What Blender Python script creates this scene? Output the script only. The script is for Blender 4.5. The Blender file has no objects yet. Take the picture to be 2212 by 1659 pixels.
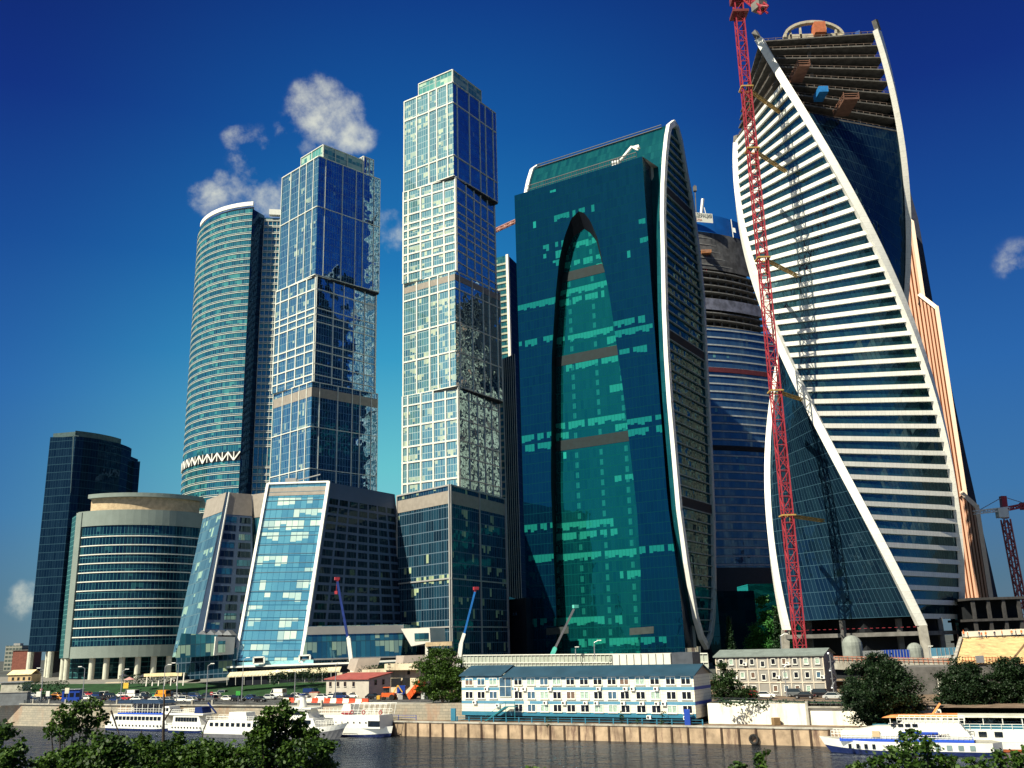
import bpy, math, random
from mathutils import Vector, Matrix
random.seed(7)
S=bpy.context.scene
COL=S.collection
V=Vector
# ------------------------------------------------------------------ camera
F=2060.0; TH=math.radians(15.3); PH=math.radians(1.57); CZ=19.0
FW=V((0,math.cos(TH),math.sin(TH))); _U0=V((0,-math.sin(TH),math.cos(TH))); _R0=V((1,0,0))
UP=math.cos(PH)*_U0+math.sin(PH)*_R0; RT=math.cos(PH)*_R0-math.sin(PH)*_U0
cam=bpy.data.cameras.new('camera'); co=bpy.data.objects.new('camera',cam); COL.objects.link(co)
cam.sensor_width=36; cam.lens=F/2212*36; cam.clip_start=.5; cam.clip_end=12000
m=Matrix(((RT.x,UP.x,-FW.x,0),(RT.y,UP.y,-FW.y,0),(RT.z,UP.z,-FW.z,CZ),(0,0,0,1)))
co.matrix_world=m; S.camera=co
def ray(px,py): return FW+RT*((px-1106)/F)+UP*((829.5-py)/F)
def at_z(px,py,z): d=ray(px,py); return V((0,0,CZ))+d*((z-CZ)/d.z)
def at_y(px,py,y): d=ray(px,py); return V((0,0,CZ))+d*(y/d.y)
def on_pl(px,py,p0,n):
    d=ray(px,py); c=V((0,0,CZ)); return c+d*((p0-c).dot(n)/d.dot(n))
def lin(c):
    c=c/255.0
    return c/12.92 if c<=.04045 else ((c+.055)/1.055)**2.4
def C(r,g,b): return (lin(r),lin(g),lin(b),1)
# ------------------------------------------------------------------ node helper
class NT:
    def __init__(s,nt): s.t=nt; s.n=nt.nodes; s.l=nt.links
    def new(s,ty,**k):
        n=s.n.new(ty)
        for a,b in k.items(): setattr(n,a,b)
        return n
    def put(s,sock,v):
        if v is None: return
        if isinstance(v,bpy.types.NodeSocket): s.l.new(v,sock)
        else: sock.default_value=v
    def m(s,op,a,b=None,c=None,clamp=False):
        n=s.new('ShaderNodeMath',operation=op,use_clamp=clamp)
        s.put(n.inputs[0],a); s.put(n.inputs[1],b)
        if c is not None: s.put(n.inputs[2],c)
        return n.outputs[0]
    def vm(s,op,a,b=None,sc=None):
        n=s.new('ShaderNodeVectorMath',operation=op)
        s.put(n.inputs[0],a)
        if b is not None: s.put(n.inputs[1],b)
        if sc is not None: s.put(n.inputs['Scale'],sc)
        return n.outputs['Value'] if op in('DOT_PRODUCT','LENGTH') else n.outputs[0]
    def mix(s,f,a,b,bt='MIX'):
        n=s.new('ShaderNodeMix',data_type='RGBA',blend_type=bt)
        s.put(n.inputs[0],f); s.put(n.inputs[6],a); s.put(n.inputs[7],b)
        return n.outputs[2]
    def ramp(s,f,els,interp='LINEAR'):
        n=s.new('ShaderNodeValToRGB'); s.put(n.inputs[0],f); r=n.color_ramp; r.interpolation=interp
        while len(r.elements)<len(els): r.elements.new(.5)
        for e,(p,c) in zip(r.elements,els): e.position=p; e.color=c if len(c)==4 else (*c,1)
        return n.outputs[0]
    def sep(s,v): n=s.new('ShaderNodeSeparateXYZ'); s.put(n.inputs[0],v); return n.outputs
    def comb(s,x,y,z):
        n=s.new('ShaderNodeCombineXYZ'); s.put(n.inputs[0],x);s.put(n.inputs[1],y);s.put(n.inputs[2],z); return n.outputs[0]
    def noise(s,v,sc,det=3,rough=.5,out=0):
        n=s.new('ShaderNodeTexNoise'); s.put(n.inputs['Vector'],v); n.inputs['Scale'].default_value=sc
        n.inputs['Detail'].default_value=det; n.inputs['Roughness'].default_value=rough; return n.outputs[out]
    def smooth(s,v,a,b,x=0.,y=1.):
        n=s.new('ShaderNodeMapRange',interpolation_type='SMOOTHSTEP'); s.put(n.inputs[0],v)
        n.inputs[1].default_value=a;n.inputs[2].default_value=b;n.inputs[3].default_value=x;n.inputs[4].default_value=y
        return n.outputs[0]
# ------------------------------------------------------------------ sun and sky
SUN_AZ=math.radians(49); SUN_EL=math.radians(45)
SD=V((-math.sin(SUN_AZ)*math.cos(SUN_EL),-math.cos(SUN_AZ)*math.cos(SUN_EL),math.sin(SUN_EL)))
sl=bpy.data.lights.new('sun','SUN'); sl.energy=5.0; sl.angle=math.radians(.5); sl.color=(1,.93,.73)
so=bpy.data.objects.new('sun',sl); COL.objects.link(so)
so.rotation_euler=SD.to_track_quat('Z','Y').to_euler(); so.location=(-200,-100,300)
w=bpy.data.worlds.new('World'); S.world=w; w.use_nodes=True
t=NT(w.node_tree); t.n.clear()
tc=t.new('ShaderNodeTexCoord'); vdir=t.vm('NORMALIZE',tc.outputs['Generated'])
x,y,z=t.sep(vdir)
zz=t.m('MAXIMUM',z,0.0)
cen=t.ramp(zz,[(0,C(140,190,200)),(.08,C(135,205,212)),(.18,C(104,196,206)),(.29,C(54,156,198)),(.38,C(30,120,182)),(.5,C(17,88,160)),(.62,C(10,55,132)),(.8,C(8,36,100))])
sid=t.ramp(zz,[(0,C(96,118,132)),(.05,C(78,115,142)),(.13,C(56,114,168)),(.25,C(38,100,170)),(.38,C(20,74,150)),(.5,C(12,46,128)),(.62,C(8,32,105)),(.8,C(7,28,85))])
ax=t.m('DIVIDE',x,t.m('MAXIMUM',y,.02))
side=t.smooth(t.m('ABSOLUTE',t.m('ADD',ax,.07)),.02,.56)
sky=t.mix(side,cen,sid)
nish=t.new('ShaderNodeTexSky',sky_type='NISHITA',sun_disc=False,sun_elevation=SUN_EL,sun_rotation=math.atan2(SD.x,SD.y),air_density=1.3,dust_density=1.0)
nis=t.mix(1.0,nish.outputs[0],(.10,.115,.12,1),'MULTIPLY')
sky=t.mix(.02,sky,nis)
# brighter, paler sky round the sun
dt=t.vm('DOT_PRODUCT',vdir,tuple(SD))
glow=t.m('POWER',t.m('MAXIMUM',dt,0.0),8.)
sky=t.mix(t.m('MULTIPLY',glow,.85),sky,(.62,.80,.72,1))
# small fair-weather clouds
def cdir(px,py): return tuple(ray(px,py).normalized())
clouds=[(690,235,.040,.95),(735,262,.040,1.0),(772,282,.028,.75),(650,330,.022,.6),(640,290,.03,.4),(508,300,.018,.5),(545,330,.034,.36),(560,425,.045,.62),(590,408,.03,.6),(500,440,.03,.42),(445,425,.024,.55),(478,384,.012,.4),
(845,495,.032,.85),(2200,565,.028,.30),(2088,888,.02,.33),(2190,1232,.02,.2),(58,1285,.02,.32),(40,1310,.018,.25)]
dens=None
for px,py,r,a in clouds:
    d=t.vm('DOT_PRODUCT',vdir,cdir(px,py))
    b=t.smooth(d,math.cos(r*1.0),math.cos(r*.05),0,a)
    dens=b if dens is None else t.m('MAXIMUM',dens,b)
n1=t.noise(vdir,17,9,.62); n2=t.noise(vdir,9,3,.5)
nn=t.m('MULTIPLY_ADD',n1,.75,t.m('MULTIPLY',n2,.25))
cl=t.m('MULTIPLY',t.smooth(t.m('ADD',t.m('MULTIPLY',dens,.62),t.m('MULTIPLY',t.m('SUBTRACT',nn,.5),3.0)),.1,.95),t.smooth(dens,0,.3))
# clouds behind the viewer, seen in the glass
n3=t.smooth(t.noise(vdir,3.4,6,.6),.53,.72,0,.75)
back=t.m('MULTIPLY',n3,t.smooth(y,.15,-.15))
sky=t.mix(t.m('MULTIPLY',cl,.85),sky,C(245,246,224))
sky=t.mix(back,sky,(.75,.78,.66,1))
# below the horizon
sky=t.mix(t.smooth(z,-.03,.0,1,0),sky,(.03,.045,.05,1))
bg=t.new('ShaderNodeBackground'); t.put(bg.inputs[0],sky); bg.inputs[1].default_value=.595
ow=t.new('ShaderNodeOutputWorld'); t.l.new(bg.outputs[0],ow.inputs[0])
S.view_settings.view_transform='Standard'; S.view_settings.look='None'; S.view_settings.exposure=0.75; S.view_settings.gamma=1
# ------------------------------------------------------------------ materials
MATS={}
def mat(name,col,rough=.7,metal=0.,var=.18,sc=.6,spec=.3,bump=0.,bsc=4.,stain=None,ssc=.25,trans=0.):
    if name in MATS: return MATS[name]
    mm=bpy.data.materials.new(name); mm.use_nodes=True; n=NT(mm.node_tree); n.n.clear()
    tc=n.new('ShaderNodeTexCoord'); P=tc.outputs['Object']
    f=n.noise(P,sc,5,.6)
    c=n.mix(n.smooth(f,.3,.7),tuple(x*(1-var) for x in col[:3])+(1,),tuple(min(1,x*(1+var)) for x in col[:3])+(1,))
    if stain:
        sv=n.comb(*[n.m('MULTIPLY',o,k) for o,k in zip(n.sep(P),(1,1,.18))])
        f2=n.smooth(n.noise(sv,ssc,6,.7),.5,.68)
        c=n.mix(f2,c,stain)
    b=n.new('ShaderNodeBsdfPrincipled'); n.put(b.inputs['Base Color'],c); b.inputs['Roughness'].default_value=rough
    b.inputs['Metallic'].default_value=metal; b.inputs['Specular IOR Level'].default_value=spec
    if bump:
        bp=n.new('ShaderNodeBump'); bp.inputs['Strength'].default_value=bump; n.put(bp.inputs['Height'],n.noise(P,bsc,6,.6)); n.l.new(bp.outputs[0],b.inputs['Normal'])
    o=n.new('ShaderNodeOutputMaterial'); 
    if trans:
        tr=n.new('ShaderNodeBsdfTranslucent'); n.put(tr.inputs[0],c); ms=n.new('ShaderNodeMixShader'); ms.inputs[0].default_value=trans
        n.l.new(b.outputs[0],ms.inputs[1]); n.l.new(tr.outputs[0],ms.inputs[2]); n.l.new(ms.outputs[0],o.inputs[0])
    else: n.l.new(b.outputs[0],o.inputs[0])
    MATS[name]=mm; return mm
def glass(name,lo,hi,tint,r0=.3,pw=1.5,ph=4.,line=(.3,.35,.4,1),lw=(.12,.15),cur=(.6,.6,.45,1),cp=.2,wob=.02,wl=.02,
          sp=0.,spc=(.05,.07,.08,1),seed=0.,fv=.0,rough=.03,row=0.,rowc=None,col=0.,colw=6.):
    """curtain wall: cells pw x ph metres in UV, every cell its own shade, tilt and blind"""
    if name in MATS: return MATS[name]
    mm=bpy.data.materials.new(name); mm.use_nodes=True; n=NT(mm.node_tree); n.n.clear()
    uv=n.new('ShaderNodeTexCoord').outputs['UV']; u,v,_=n.sep(uv)
    cu=n.m('DIVIDE',u,pw); cv=n.m('DIVIDE',v,ph); fu=n.m('FLOOR',cu); fvv=n.m('FLOOR',cv)
    wn=n.new('ShaderNodeTexWhiteNoise',noise_dimensions='3D'); n.put(wn.inputs['Vector'],n.comb(fu,fvv,seed))
    r=wn.outputs['Value']; rr,rg,rb=n.sep(wn.outputs['Color'])
    lu=n.m('FRACT',cu); lv=n.m('FRACT',cv)
    ml=n.m('MAXIMUM',n.m('LESS_THAN',lu,lw[0]/pw),n.m('LESS_THAN',lv,lw[1]/ph))
    base=n.mix(r,lo,hi)
    if fv:  # broad tone drift over the wall
        base=n.mix(n.smooth(n.noise(uv,.035,3,.5),.35,.65,0,fv),base,hi)
    if sp: base=n.mix(n.m('LESS_THAN',lv,sp),base,spc)
    # blinds: clustered by rooms
    wr=n.new('ShaderNodeTexWhiteNoise',noise_dimensions='3D'); n.put(wr.inputs['Vector'],n.comb(n.m('FLOOR',n.m('DIVIDE',fu,3.)),fvv,seed+3.3))
    pr=n.m('MULTIPLY_ADD',wr.outputs['Value'],.9,n.m('MULTIPLY',rr,.35))
    cm=n.m('MULTIPLY',n.m('LESS_THAN',pr,cp),n.m('GREATER_THAN',lv,n.m('MULTIPLY_ADD',rg,.6,.16)))
    base=n.mix(n.m('MULTIPLY',cm,n.m('MULTIPLY_ADD',rb,.5,.5)),base,cur)
    if row:  # whole rows of brighter windows
        w1=n.new('ShaderNodeTexWhiteNoise',noise_dimensions='1D'); n.put(w1.inputs['W'],n.m('ADD',fvv,7.3))
        w2=n.new('ShaderNodeTexWhiteNoise',noise_dimensions='2D'); n.put(w2.inputs['Vector'],n.comb(n.m('FLOOR',n.m('DIVIDE',fu,13.)),fvv,0))
        rm=n.m('MULTIPLY',n.m('MULTIPLY',n.m('LESS_THAN',w1.outputs['Value'],row*4.),n.m('LESS_THAN',w2.outputs['Value'],.62)),n.m('GREATER_THAN',lv,n.m('MULTIPLY_ADD',rg,.35,.22)))
        rm=n.m('MULTIPLY',rm,n.m('GREATER_THAN',rb,.16)); base=n.mix(rm,base,rowc)
    if col:  # lit columns repeated on every floor
        fc=n.m('FRACT',n.m('DIVIDE',u,colw)); cmk=n.m('MULTIPLY',n.m('LESS_THAN',fc,.13),n.m('MULTIPLY',n.m('GREATER_THAN',lv,.25),n.m('LESS_THAN',lv,.8)))
        base=n.mix(n.m('MULTIPLY',cmk,col),base,rowc)
    base2=n.mix(ml,base,line)
    g=n.new('ShaderNodeNewGeometry')
    w3=n.vm('SCALE',n.vm('SUBTRACT',wn.outputs['Color'],(.5,.5,.5)),sc=wob)
    w4=n.vm('SCALE',n.vm('SUBTRACT',n.noise(uv,.22,3,.5,1),(.5,.5,.5)),sc=wl)
    nr=n.vm('NORMALIZE',n.vm('ADD',g.outputs['Normal'],n.vm('ADD',w3,w4)))
    d=n.new('ShaderNodeBsdfDiffuse'); n.put(d.inputs[0],base2)
    gl=n.new('ShaderNodeBsdfGlossy'); n.put(gl.inputs[0],tint); gl.inputs['Roughness'].default_value=rough; n.put(gl.inputs['Normal'],nr)
    lwt=n.new('ShaderNodeLayerWeight'); lwt.inputs[0].default_value=.25; 
    fac=n.m('MULTIPLY_ADD',lwt.outputs['Fresnel'],1-r0,r0,clamp=True)
    fac=n.m('MULTIPLY',fac,n.m('SUBTRACT',1.,n.m('MULTIPLY',ml,.9)))
    fac=n.m('MULTIPLY',fac,n.m('SUBTRACT',1.,n.m('MULTIPLY',cm,.35)))
    ms=n.new('ShaderNodeMixShader'); n.put(ms.inputs[0],fac); n.l.new(d.outputs[0],ms.inputs[1]); n.l.new(gl.outputs[0],ms.inputs[2])
    o=n.new('ShaderNodeOutputMaterial'); n.l.new(ms.outputs[0],o.inputs[0]); MATS[name]=mm; return mm
# ------------------------------------------------------------------ mesh builder
def lerp(a,b,t): return a+(b-a)*t
class MB:
    def __init__(s): s.v=[];s.f=[];s.uv=[];s.mi=[]
    def poly(s,pts,uv=None,mi=0):
        i=len(s.v); s.v+= [tuple(p) for p in pts]; s.f.append(tuple(range(i,i+len(pts))))
        s.uv.append(uv or [(0.,0.)]*len(pts)); s.mi.append(mi); return s
    def wall(s,p00,p10,p11,p01,u0=0.,v0=None,mi=0):
        e1=(V(p10)-V(p00)).normalized(); n=e1.cross(V(p01)-V(p00)); e2=n.cross(e1).normalized()
        if v0 is None: v0=p00[2]
        o=V(p00); uv=[((V(p)-o).dot(e1)+u0,(V(p)-o).dot(e2)+v0) for p in (p00,p10,p11,p01)]
        s.poly((p00,p10,p11,p01),uv,mi); return (V(p10)-o).length
    def box(s,c,size,rot=0.,mi=0,ax=None):
        c=V(c); a=V((math.cos(rot),math.sin(rot),0)); b=V((-math.sin(rot),math.cos(rot),0)); k=V((0,0,1))
        if ax: a,b,k=ax
        a=a*size[0]/2;b=b*size[1]/2;k=k*size[2]/2
        P=[c+a*i+b*j+k*l for l in(-1,1) for j in(-1,1) for i in(-1,1)]
        for q in((0,2,3,1),(4,5,7,6),(0,1,5,4),(2,6,7,3),(0,4,6,2),(1,3,7,5)):
            pts=[P[i] for i in q]; e=(pts[1]-pts[0]).length; h=(pts[3]-pts[0]).length
            s.poly(pts,[(0,0),(e,0),(e,h),(0,h)],mi)
        return s
    def bar(s,a,b,w,d=None,n=None,mi=0):
        a=V(a);b=V(b); d=d or w; t=(b-a); L=t.length
        if L<1e-6: return s
        t/=L; n=V(n) if n is not None else (V((0,0,1)) if abs(t.z)<.95 else V((0,1,0)))
        sd=t.cross(n).normalized(); nn=sd.cross(t)
        return s.box((a+b)/2,(L,w,d),mi=mi,ax=(t,sd,nn))
    def tube(s,a,b,r0,r1=None,k=8,cap=True,mi=0):
        a=V(a);b=V(b); r1=r0 if r1 is None else r1; t=(b-a).normalized(); x=t.cross(V((0,0,1)) if abs(t.z)<.9 else V((1,0,0))).normalized(); y=t.cross(x)
        A=[a+(x*math.cos(q)+y*math.sin(q))*r0 for q in [2*math.pi*i/k for i in range(k)]]
        B=[b+(x*math.cos(q)+y*math.sin(q))*r1 for q in [2*math.pi*i/k for i in range(k)]]
        for i in range(k): j=(i+1)%k; s.poly((A[j],A[i],B[i],B[j]),mi=mi)
        if cap: s.poly(A,mi=mi); s.poly(B[::-1],mi=mi)
        return s
    def prism(s,pts,z0,z1,mi=0,top=0,u0=0.,capb=True):
        n=len(pts); u=u0; area=sum(pts[i][0]*pts[(i+1)%n][1]-pts[(i+1)%n][0]*pts[i][1] for i in range(n))
        if area<0: pts=pts[::-1]
        for i in range(n):
            a=pts[i];b=pts[(i+1)%n]; u+=s.wall((a[0],a[1],z0),(b[0],b[1],z0),(b[0],b[1],z1),(a[0],a[1],z1),u,z0,mi)
        s.poly([(p[0],p[1],z1) for p in pts],mi=top)
        if capb: s.poly([(p[0],p[1],z0) for p in pts][::-1],mi=top)
        return s
    def ring(s,pts,r,k=6,closed=False,mi=0):
        for i in range(len(pts)-(0 if closed else 1)): s.tube(pts[i],pts[(i+1)%len(pts)],r,k=k,cap=False,mi=mi)
        return s
    def build(s,name,mats,parent=None,smooth=False):
        me=bpy.data.meshes.new(name); me.from_pydata(s.v,[],s.f)
        ul=me.uv_layers.new(name='UVMap'); k=0; fl=[]
        for q in s.uv: 
            for c in q: fl+=[c[0],c[1]]
        ul.data.foreach_set('uv',fl)
        if not isinstance(mats,(list,tuple)): mats=[mats]
        for q in mats: me.materials.append(q)
        me.polygons.foreach_set('material_index',s.mi)
        if smooth: me.polygons.foreach_set('use_smooth',[True]*len(s.f))
        me.update(); o=bpy.data.objects.new(name,me); COL.objects.link(o)
        if parent: o.parent=parent
        return o
def tag(o,label=None,cat=None,group=None,kind=None):
    if label:o['label']=label
    if cat:o['category']=cat
    if group:o['group']=group
    if kind:o['kind']=kind
    return o
def empty(name,label,cat,loc=(0,0,0),group=None):
    o=bpy.data.objects.new(name,None); COL.objects.link(o); o.location=loc; o.empty_display_size=1; return tag(o,label,cat,group)
class Thing:
    """collects meshes in world coordinates under an empty at the base"""
    def __init__(s,name,label,cat,loc=(0,0,0),group=None):
        s.o=empty(name,label,cat,loc,group); s.loc=V(loc)
    def add(s,name,mb,mats,parent=None,label=None,smooth=False):
        base=s.loc
        mb.v=[(p[0]-base.x,p[1]-base.y,p[2]-base.z) for p in mb.v]
        o=mb.build(name,mats,parent or s.o,smooth)
        if label:o['label']=label
        return o
def copy_tree(o,parent=None):
    c=o.copy(); COL.objects.link(c); c.parent=parent
    for ch in list(o.children): copy_tree(ch,c)
    return c
# palette
WHT=mat('white_paint',(.80,.79,.74),.5,var=.05)
CREAM=mat('cream_cladding',(.74,.71,.64),.5,var=.06,sc=.2)
FRAME=mat('pale_frame_metal',(.66,.66,.60),.45,var=.08)
GREYM=mat('grey_metal_panel',(.30,.30,.30),.5,var=.08,sc=.15)
SIDEM=mat('shade_blue_panel',(.06,.10,.17),.5,var=.08,sc=.15)  # colour darkened and blued to paint in the side walls' navy shade
TAN=mat('tan_louvre',(.27,.24,.21),.7,var=.1)
CONC=mat('concrete',(.34,.32,.28),.85,var=.25,sc=.4,stain=(.18,.16,.13,1))
DCONC=mat('dark_concrete',(.13,.125,.12),.9,var=.3,sc=.4)
def clad(name,c1,c2,mort,bw=1.5,rh=3.,ms=.03):
    mm=bpy.data.materials.new(name); mm.use_nodes=True; n=NT(mm.node_tree); n.n.clear(); tc=n.new('ShaderNodeTexCoord')
    br=n.new('ShaderNodeTexBrick'); n.put(br.inputs['Vector'],tc.outputs['UV']); br.inputs['Scale'].default_value=1; br.offset=0; br.inputs['Brick Width'].default_value=bw; br.inputs['Row Height'].default_value=rh; br.inputs['Mortar Size'].default_value=ms
    br.inputs['Color1'].default_value=c1; br.inputs['Color2'].default_value=c2; br.inputs['Mortar'].default_value=mort
    c=n.mix(n.m('MULTIPLY',n.smooth(n.noise(tc.outputs['Object'],.35,6,.7),.5,.75),.35),br.outputs['Color'],(.45,.43,.38,1))
    b=n.new('ShaderNodeBsdfPrincipled'); n.put(b.inputs['Base Color'],c); b.inputs['Roughness'].default_value=.4
    o=n.new('ShaderNodeOutputMaterial'); n.l.new(b.outputs[0],o.inputs[0]); MATS[name]=mm; return mm
BANDM=clad('white_band_cladding',(.82,.80,.74,1),(.74,.73,.68,1),(.40,.40,.38,1))
DARK=mat('dark_interior',(.012,.014,.018),.8,var=.2)
STEEL=mat('steel',(.35,.36,.38),.4,metal=.5,var=.1)
REDP=mat('red_crane_paint',(.34,.035,.05),.5,var=.12)
YELP=mat('yellow_paint',(.75,.42,.06),.5,var=.1)
ORANGE=mat('orange_paint',(.8,.14,.03),.5,var=.1)
BLUEP=mat('deep_blue_paint',(.012,.05,.32),.45,var=.1)
ROOFM=mat('roof_membrane',(.22,.22,.22),.9)
# ================================================================== towers
def rotfoot(f,deg,sc=1.,sh=(0,0)):
    c=sum((p for p in f),V((0,0,0)))/4; a=math.radians(deg); o=[]
    for p in f:
        d=(p-c)*sc; o.append(V((c.x+d.x*math.cos(a)-d.y*math.sin(a)+sh[0],c.y+d.x*math.sin(a)+d.y*math.cos(a)+sh[1],0)))
    return o
def zz_(p,z): return V((p[0],p[1],z))
def stage(T,foot,z0,z1,gm,fL,fR,zf,bw=.9,fm=None,pn='glass_block',tan=None,gr=None):
    mb=MB(); u=0.
    fs=[(foot[0],foot[1]),(foot[1],foot[2]),(foot[2],foot[3]),(foot[3],foot[0])]
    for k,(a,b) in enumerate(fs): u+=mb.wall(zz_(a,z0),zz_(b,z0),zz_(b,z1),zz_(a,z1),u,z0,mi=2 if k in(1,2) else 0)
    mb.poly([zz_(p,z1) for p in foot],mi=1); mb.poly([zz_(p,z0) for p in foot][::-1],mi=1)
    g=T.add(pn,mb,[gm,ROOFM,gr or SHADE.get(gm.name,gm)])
    fb=MB()
    for k,(a,b) in enumerate(fs):
        n=(b-a).cross(V((0,0,1))).normalized(); o=n*.18; kw=.8 if k in(0,2) or pn=='podium' else .45
        fr=fL if k in(0,2) else fR
        for q in fr:
            p=lerp(a,b,q)+o; fb.bar(zz_(p,z0),zz_(p,z1),bw*kw,.4,n)
        for q in zf:
            if isinstance(q,tuple): q,h=q
            else: h=bw
            zt=lerp(z1,z0,q); fb.bar(zz_(a,zt)+o*1.02,zz_(b,zt)+o*1.02,h*kw,.42,n)
    T.add('frame_grid',fb,fm or FRAME,parent=g)
    if tan:
        tb=MB()
        for k,(a,b) in enumerate(fs):
            n=(b-a).cross(V((0,0,1))).normalized()*.1
            tb.wall(zz_(a+n,lerp(z1,z0,tan[1])),zz_(b+n,lerp(z1,z0,tan[1])),zz_(b+n,lerp(z1,z0,tan[0])),zz_(a+n,lerp(z1,z0,tan[0])))
        T.add('louvre_band',tb,TAN,parent=g)
    return g
GL_MT=glass('glass_moscow_tower',(.04,.13,.17,1),(.12,.32,.35,1),(.72,.92,.97,1),r0=.46,pw=1.45,ph=3.6,line=(.34,.44,.46,1),lw=(.2,.28),cur=(.60,.66,.45,1),cp=.42,wob=.035,wl=.05,seed=1,fv=.5)
GL_SP=glass('glass_petersburg_tower',(.015,.06,.12,1),(.05,.17,.24,1),(.55,.80,.95,1),r0=.42,pw=1.45,ph=3.6,line=(.15,.24,.3,1),lw=(.2,.26),cur=(.42,.52,.40,1),cp=.22,wob=.035,wl=.05,seed=5,fv=.5)
SHADE={}  # darker, bluer copies of the tower glass, painting in shade on right faces
SHADE['glass_moscow_tower']=glass('glass_moscow_shaded',(.01,.04,.09,1),(.03,.10,.18,1),(.55,.85,1.,1),r0=.55,pw=1.45,ph=3.6,line=(.06,.12,.2,1),lw=(.12,.2),cur=(.3,.4,.4,1),cp=.08,wob=.018,wl=.22,seed=1)
SHADE['glass_petersburg_tower']=glass('glass_petersburg_shaded',(.008,.03,.08,1),(.025,.08,.16,1),(.45,.72,1.,1),r0=.48,pw=1.45,ph=3.6,line=(.10,.2,.3,1),lw=(.2,.2),cur=(.2,.35,.4,1),cp=.08,wob=.018,wl=.2,seed=5)
GL_TOP=glass('glass_penthouse',(.05,.22,.22,1),(.12,.38,.34,1),(.4,.6,.6,1),r0=.25,pw=2.4,ph=4.5,line=(.3,.4,.38,1),lw=(.25,.5),cur=(.5,.65,.5,1),cp=.6,seed=2)
# ---- tallest stacked tower
T=Thing('stacked_block_tower','tallest glass tower of four stacked offset blocks with a pale lattice and tan bands','tower',(at_z(978,177,302).x,at_z(978,177,302).y,10))
L,N,R=at_z(873,221,302),at_z(978,177,302),at_z(1070.4,245,302); L.z=N.z=R.z=0
A=[L,N,R,L+R-N]; B=rotfoot(A,4.2,.985,(-.9,0))
zN=lambda px,py:at_y(px,py,N.y).z
zs=[302,zN(979.8,380),zN(983.7,584),zN(985.4,834.8),zN(975,1072)]
Bs=rotfoot(A,4.2,.985,(-.9,0))
vA=[.008,.27,.52,.68,.89]; vAr=[.09,.36,.60,.74,.92]
stage(T,B,10,zs[3],GL_MT,[.004,.10,.34,.56,.78,.99],[.01,.25,.45,.62,.8,.99],[(.04,.7),.12,.2,.26,.34,.42,.5,.58,.66,.74,.82,.9],1.0)
stage(T,A,zs[3],zs[2],GL_MT,vA,vAr,[(.0,.8),.155,.45,.70,(.995,.6)],.9,tan=(.03,.085))
stage(T,B,zs[2],zs[1],GL_MT,[.004,.10,.34,.56,.78,.99],[.01,.25,.45,.62,.8,.99],[(.005,.6),.11,.27,.37,.44,.53,.60,.70,.78,.9],1.05)
stage(T,A,zs[1],302,GL_MT,vA,vAr,[(.0,.8),.22,.78,(.995,.6)],.85)
for zt,ft in((zs[1],A),(zs[3],A)): sof=MB(); sof.prism([tuple(p)[:2] for p in rotfoot(ft,0,1.002)],zt-.9,zt-.02); T.add('dark_soffit',sof,DARK)
l=lerp(N,L,.70); r=lerp(N,R,.66)
P=[l,N,r,l+r-N]; P=rotfoot(P,0,.985)
stage(T,P,302,309.5,GL_TOP,[0,.5,1],[0,.5,1],[(.02,.6)],.5,pn='penthouse')
# podium of the tower
pl,pn_,pr=at_z(858,1094,72),at_z(972,1071,72),at_z(1092,1100,72)
nt=[V((q.x,q.y,0)) for q in (pl,pn_,pr)]
GL_POD=glass('glass_podium_dark',(.005,.02,.04,1),(.015,.06,.10,1),(.14,.3,.42,1),r0=.28,pw=1.5,ph=4,line=(.10,.15,.2,1),lw=(.14,.3),cur=(.45,.55,.32,1),cp=.28,wob=.04,wl=.06,seed=9)
stage(T,[nt[0],nt[1],nt[2],nt[0]+nt[2]-nt[1]],9,76,GL_POD,[0.003,.99],[.01,.5,.99],[(.0,.7),(.5,.6),(.75,.6)],.8,fm=GREYM,pn='podium',tan=(.03,.10))
# ---- shorter stacked tower
L,N,R=at_z(610.2,385,254),at_z(688.9,337.2,254),at_z(820.7,387.6,254); L.z=N.z=R.z=0
T=Thing('stacked_block_tower','shorter blue stacked glass tower directly behind the slanted blue glass block','tower',(N.x,N.y,10))
A=[L,N,R,L+R-N]; B=rotfoot(A,3.2,.985,(-.9,0))
zN=lambda px,py:at_y(px,py,N.y).z
zs=[254,zN(682.5,593.7),zN(674.7,823.8)]
vS=[.005,.26,.5,.69,.88]; vSr=[.11,.38,.60,.72,.90]
stage(T,A,10,zs[2],GL_SP,vS,vSr,[(.0,.6),.165,.315,.5],.5,tan=(.02,.055))
stage(T,B,zs[2],zs[1],GL_SP,[.004,.13,.34,.56,.78,.99],[.01,.28,.45,.62,.8,.99],[(.005,.6),.13,.31,.37,.44,.64,.71,.83,.93],.7)
stage(T,A,zs[1],254,GL_SP,vS,vSr,[(.0,.6),.43,(.995,.5)],.5)
sof=MB(); sof.prism([tuple(p)[:2] for p in rotfoot(A,0,1.002)],zs[1]-.9,zs[1]-.02); T.add('dark_soffit',sof,DARK)
n2=lerp(N,R,.06); l=lerp(n2,n2+(L-N),.62); r=lerp(N,R,.72)
P=rotfoot([l,n2,r,l+r-n2],0,.96)
stage(T,P,254,261.5,GL_TOP,[0,.5,1],[0,.3,.6,1],[(.02,.5)],.4,pn='penthouse')
P=rotfoot([lerp(N,R,.72)+(L-N)*.1,lerp(N,R,.72),lerp(N,R,.9),lerp(N,R,.9)+(L-N)*.4],0,.9)
stage(T,P,254,264,GL_SP,[0,.5,1],[0,.3,.6,1],[(.02,.5)],.4,pn='roof_plant_room')
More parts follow.
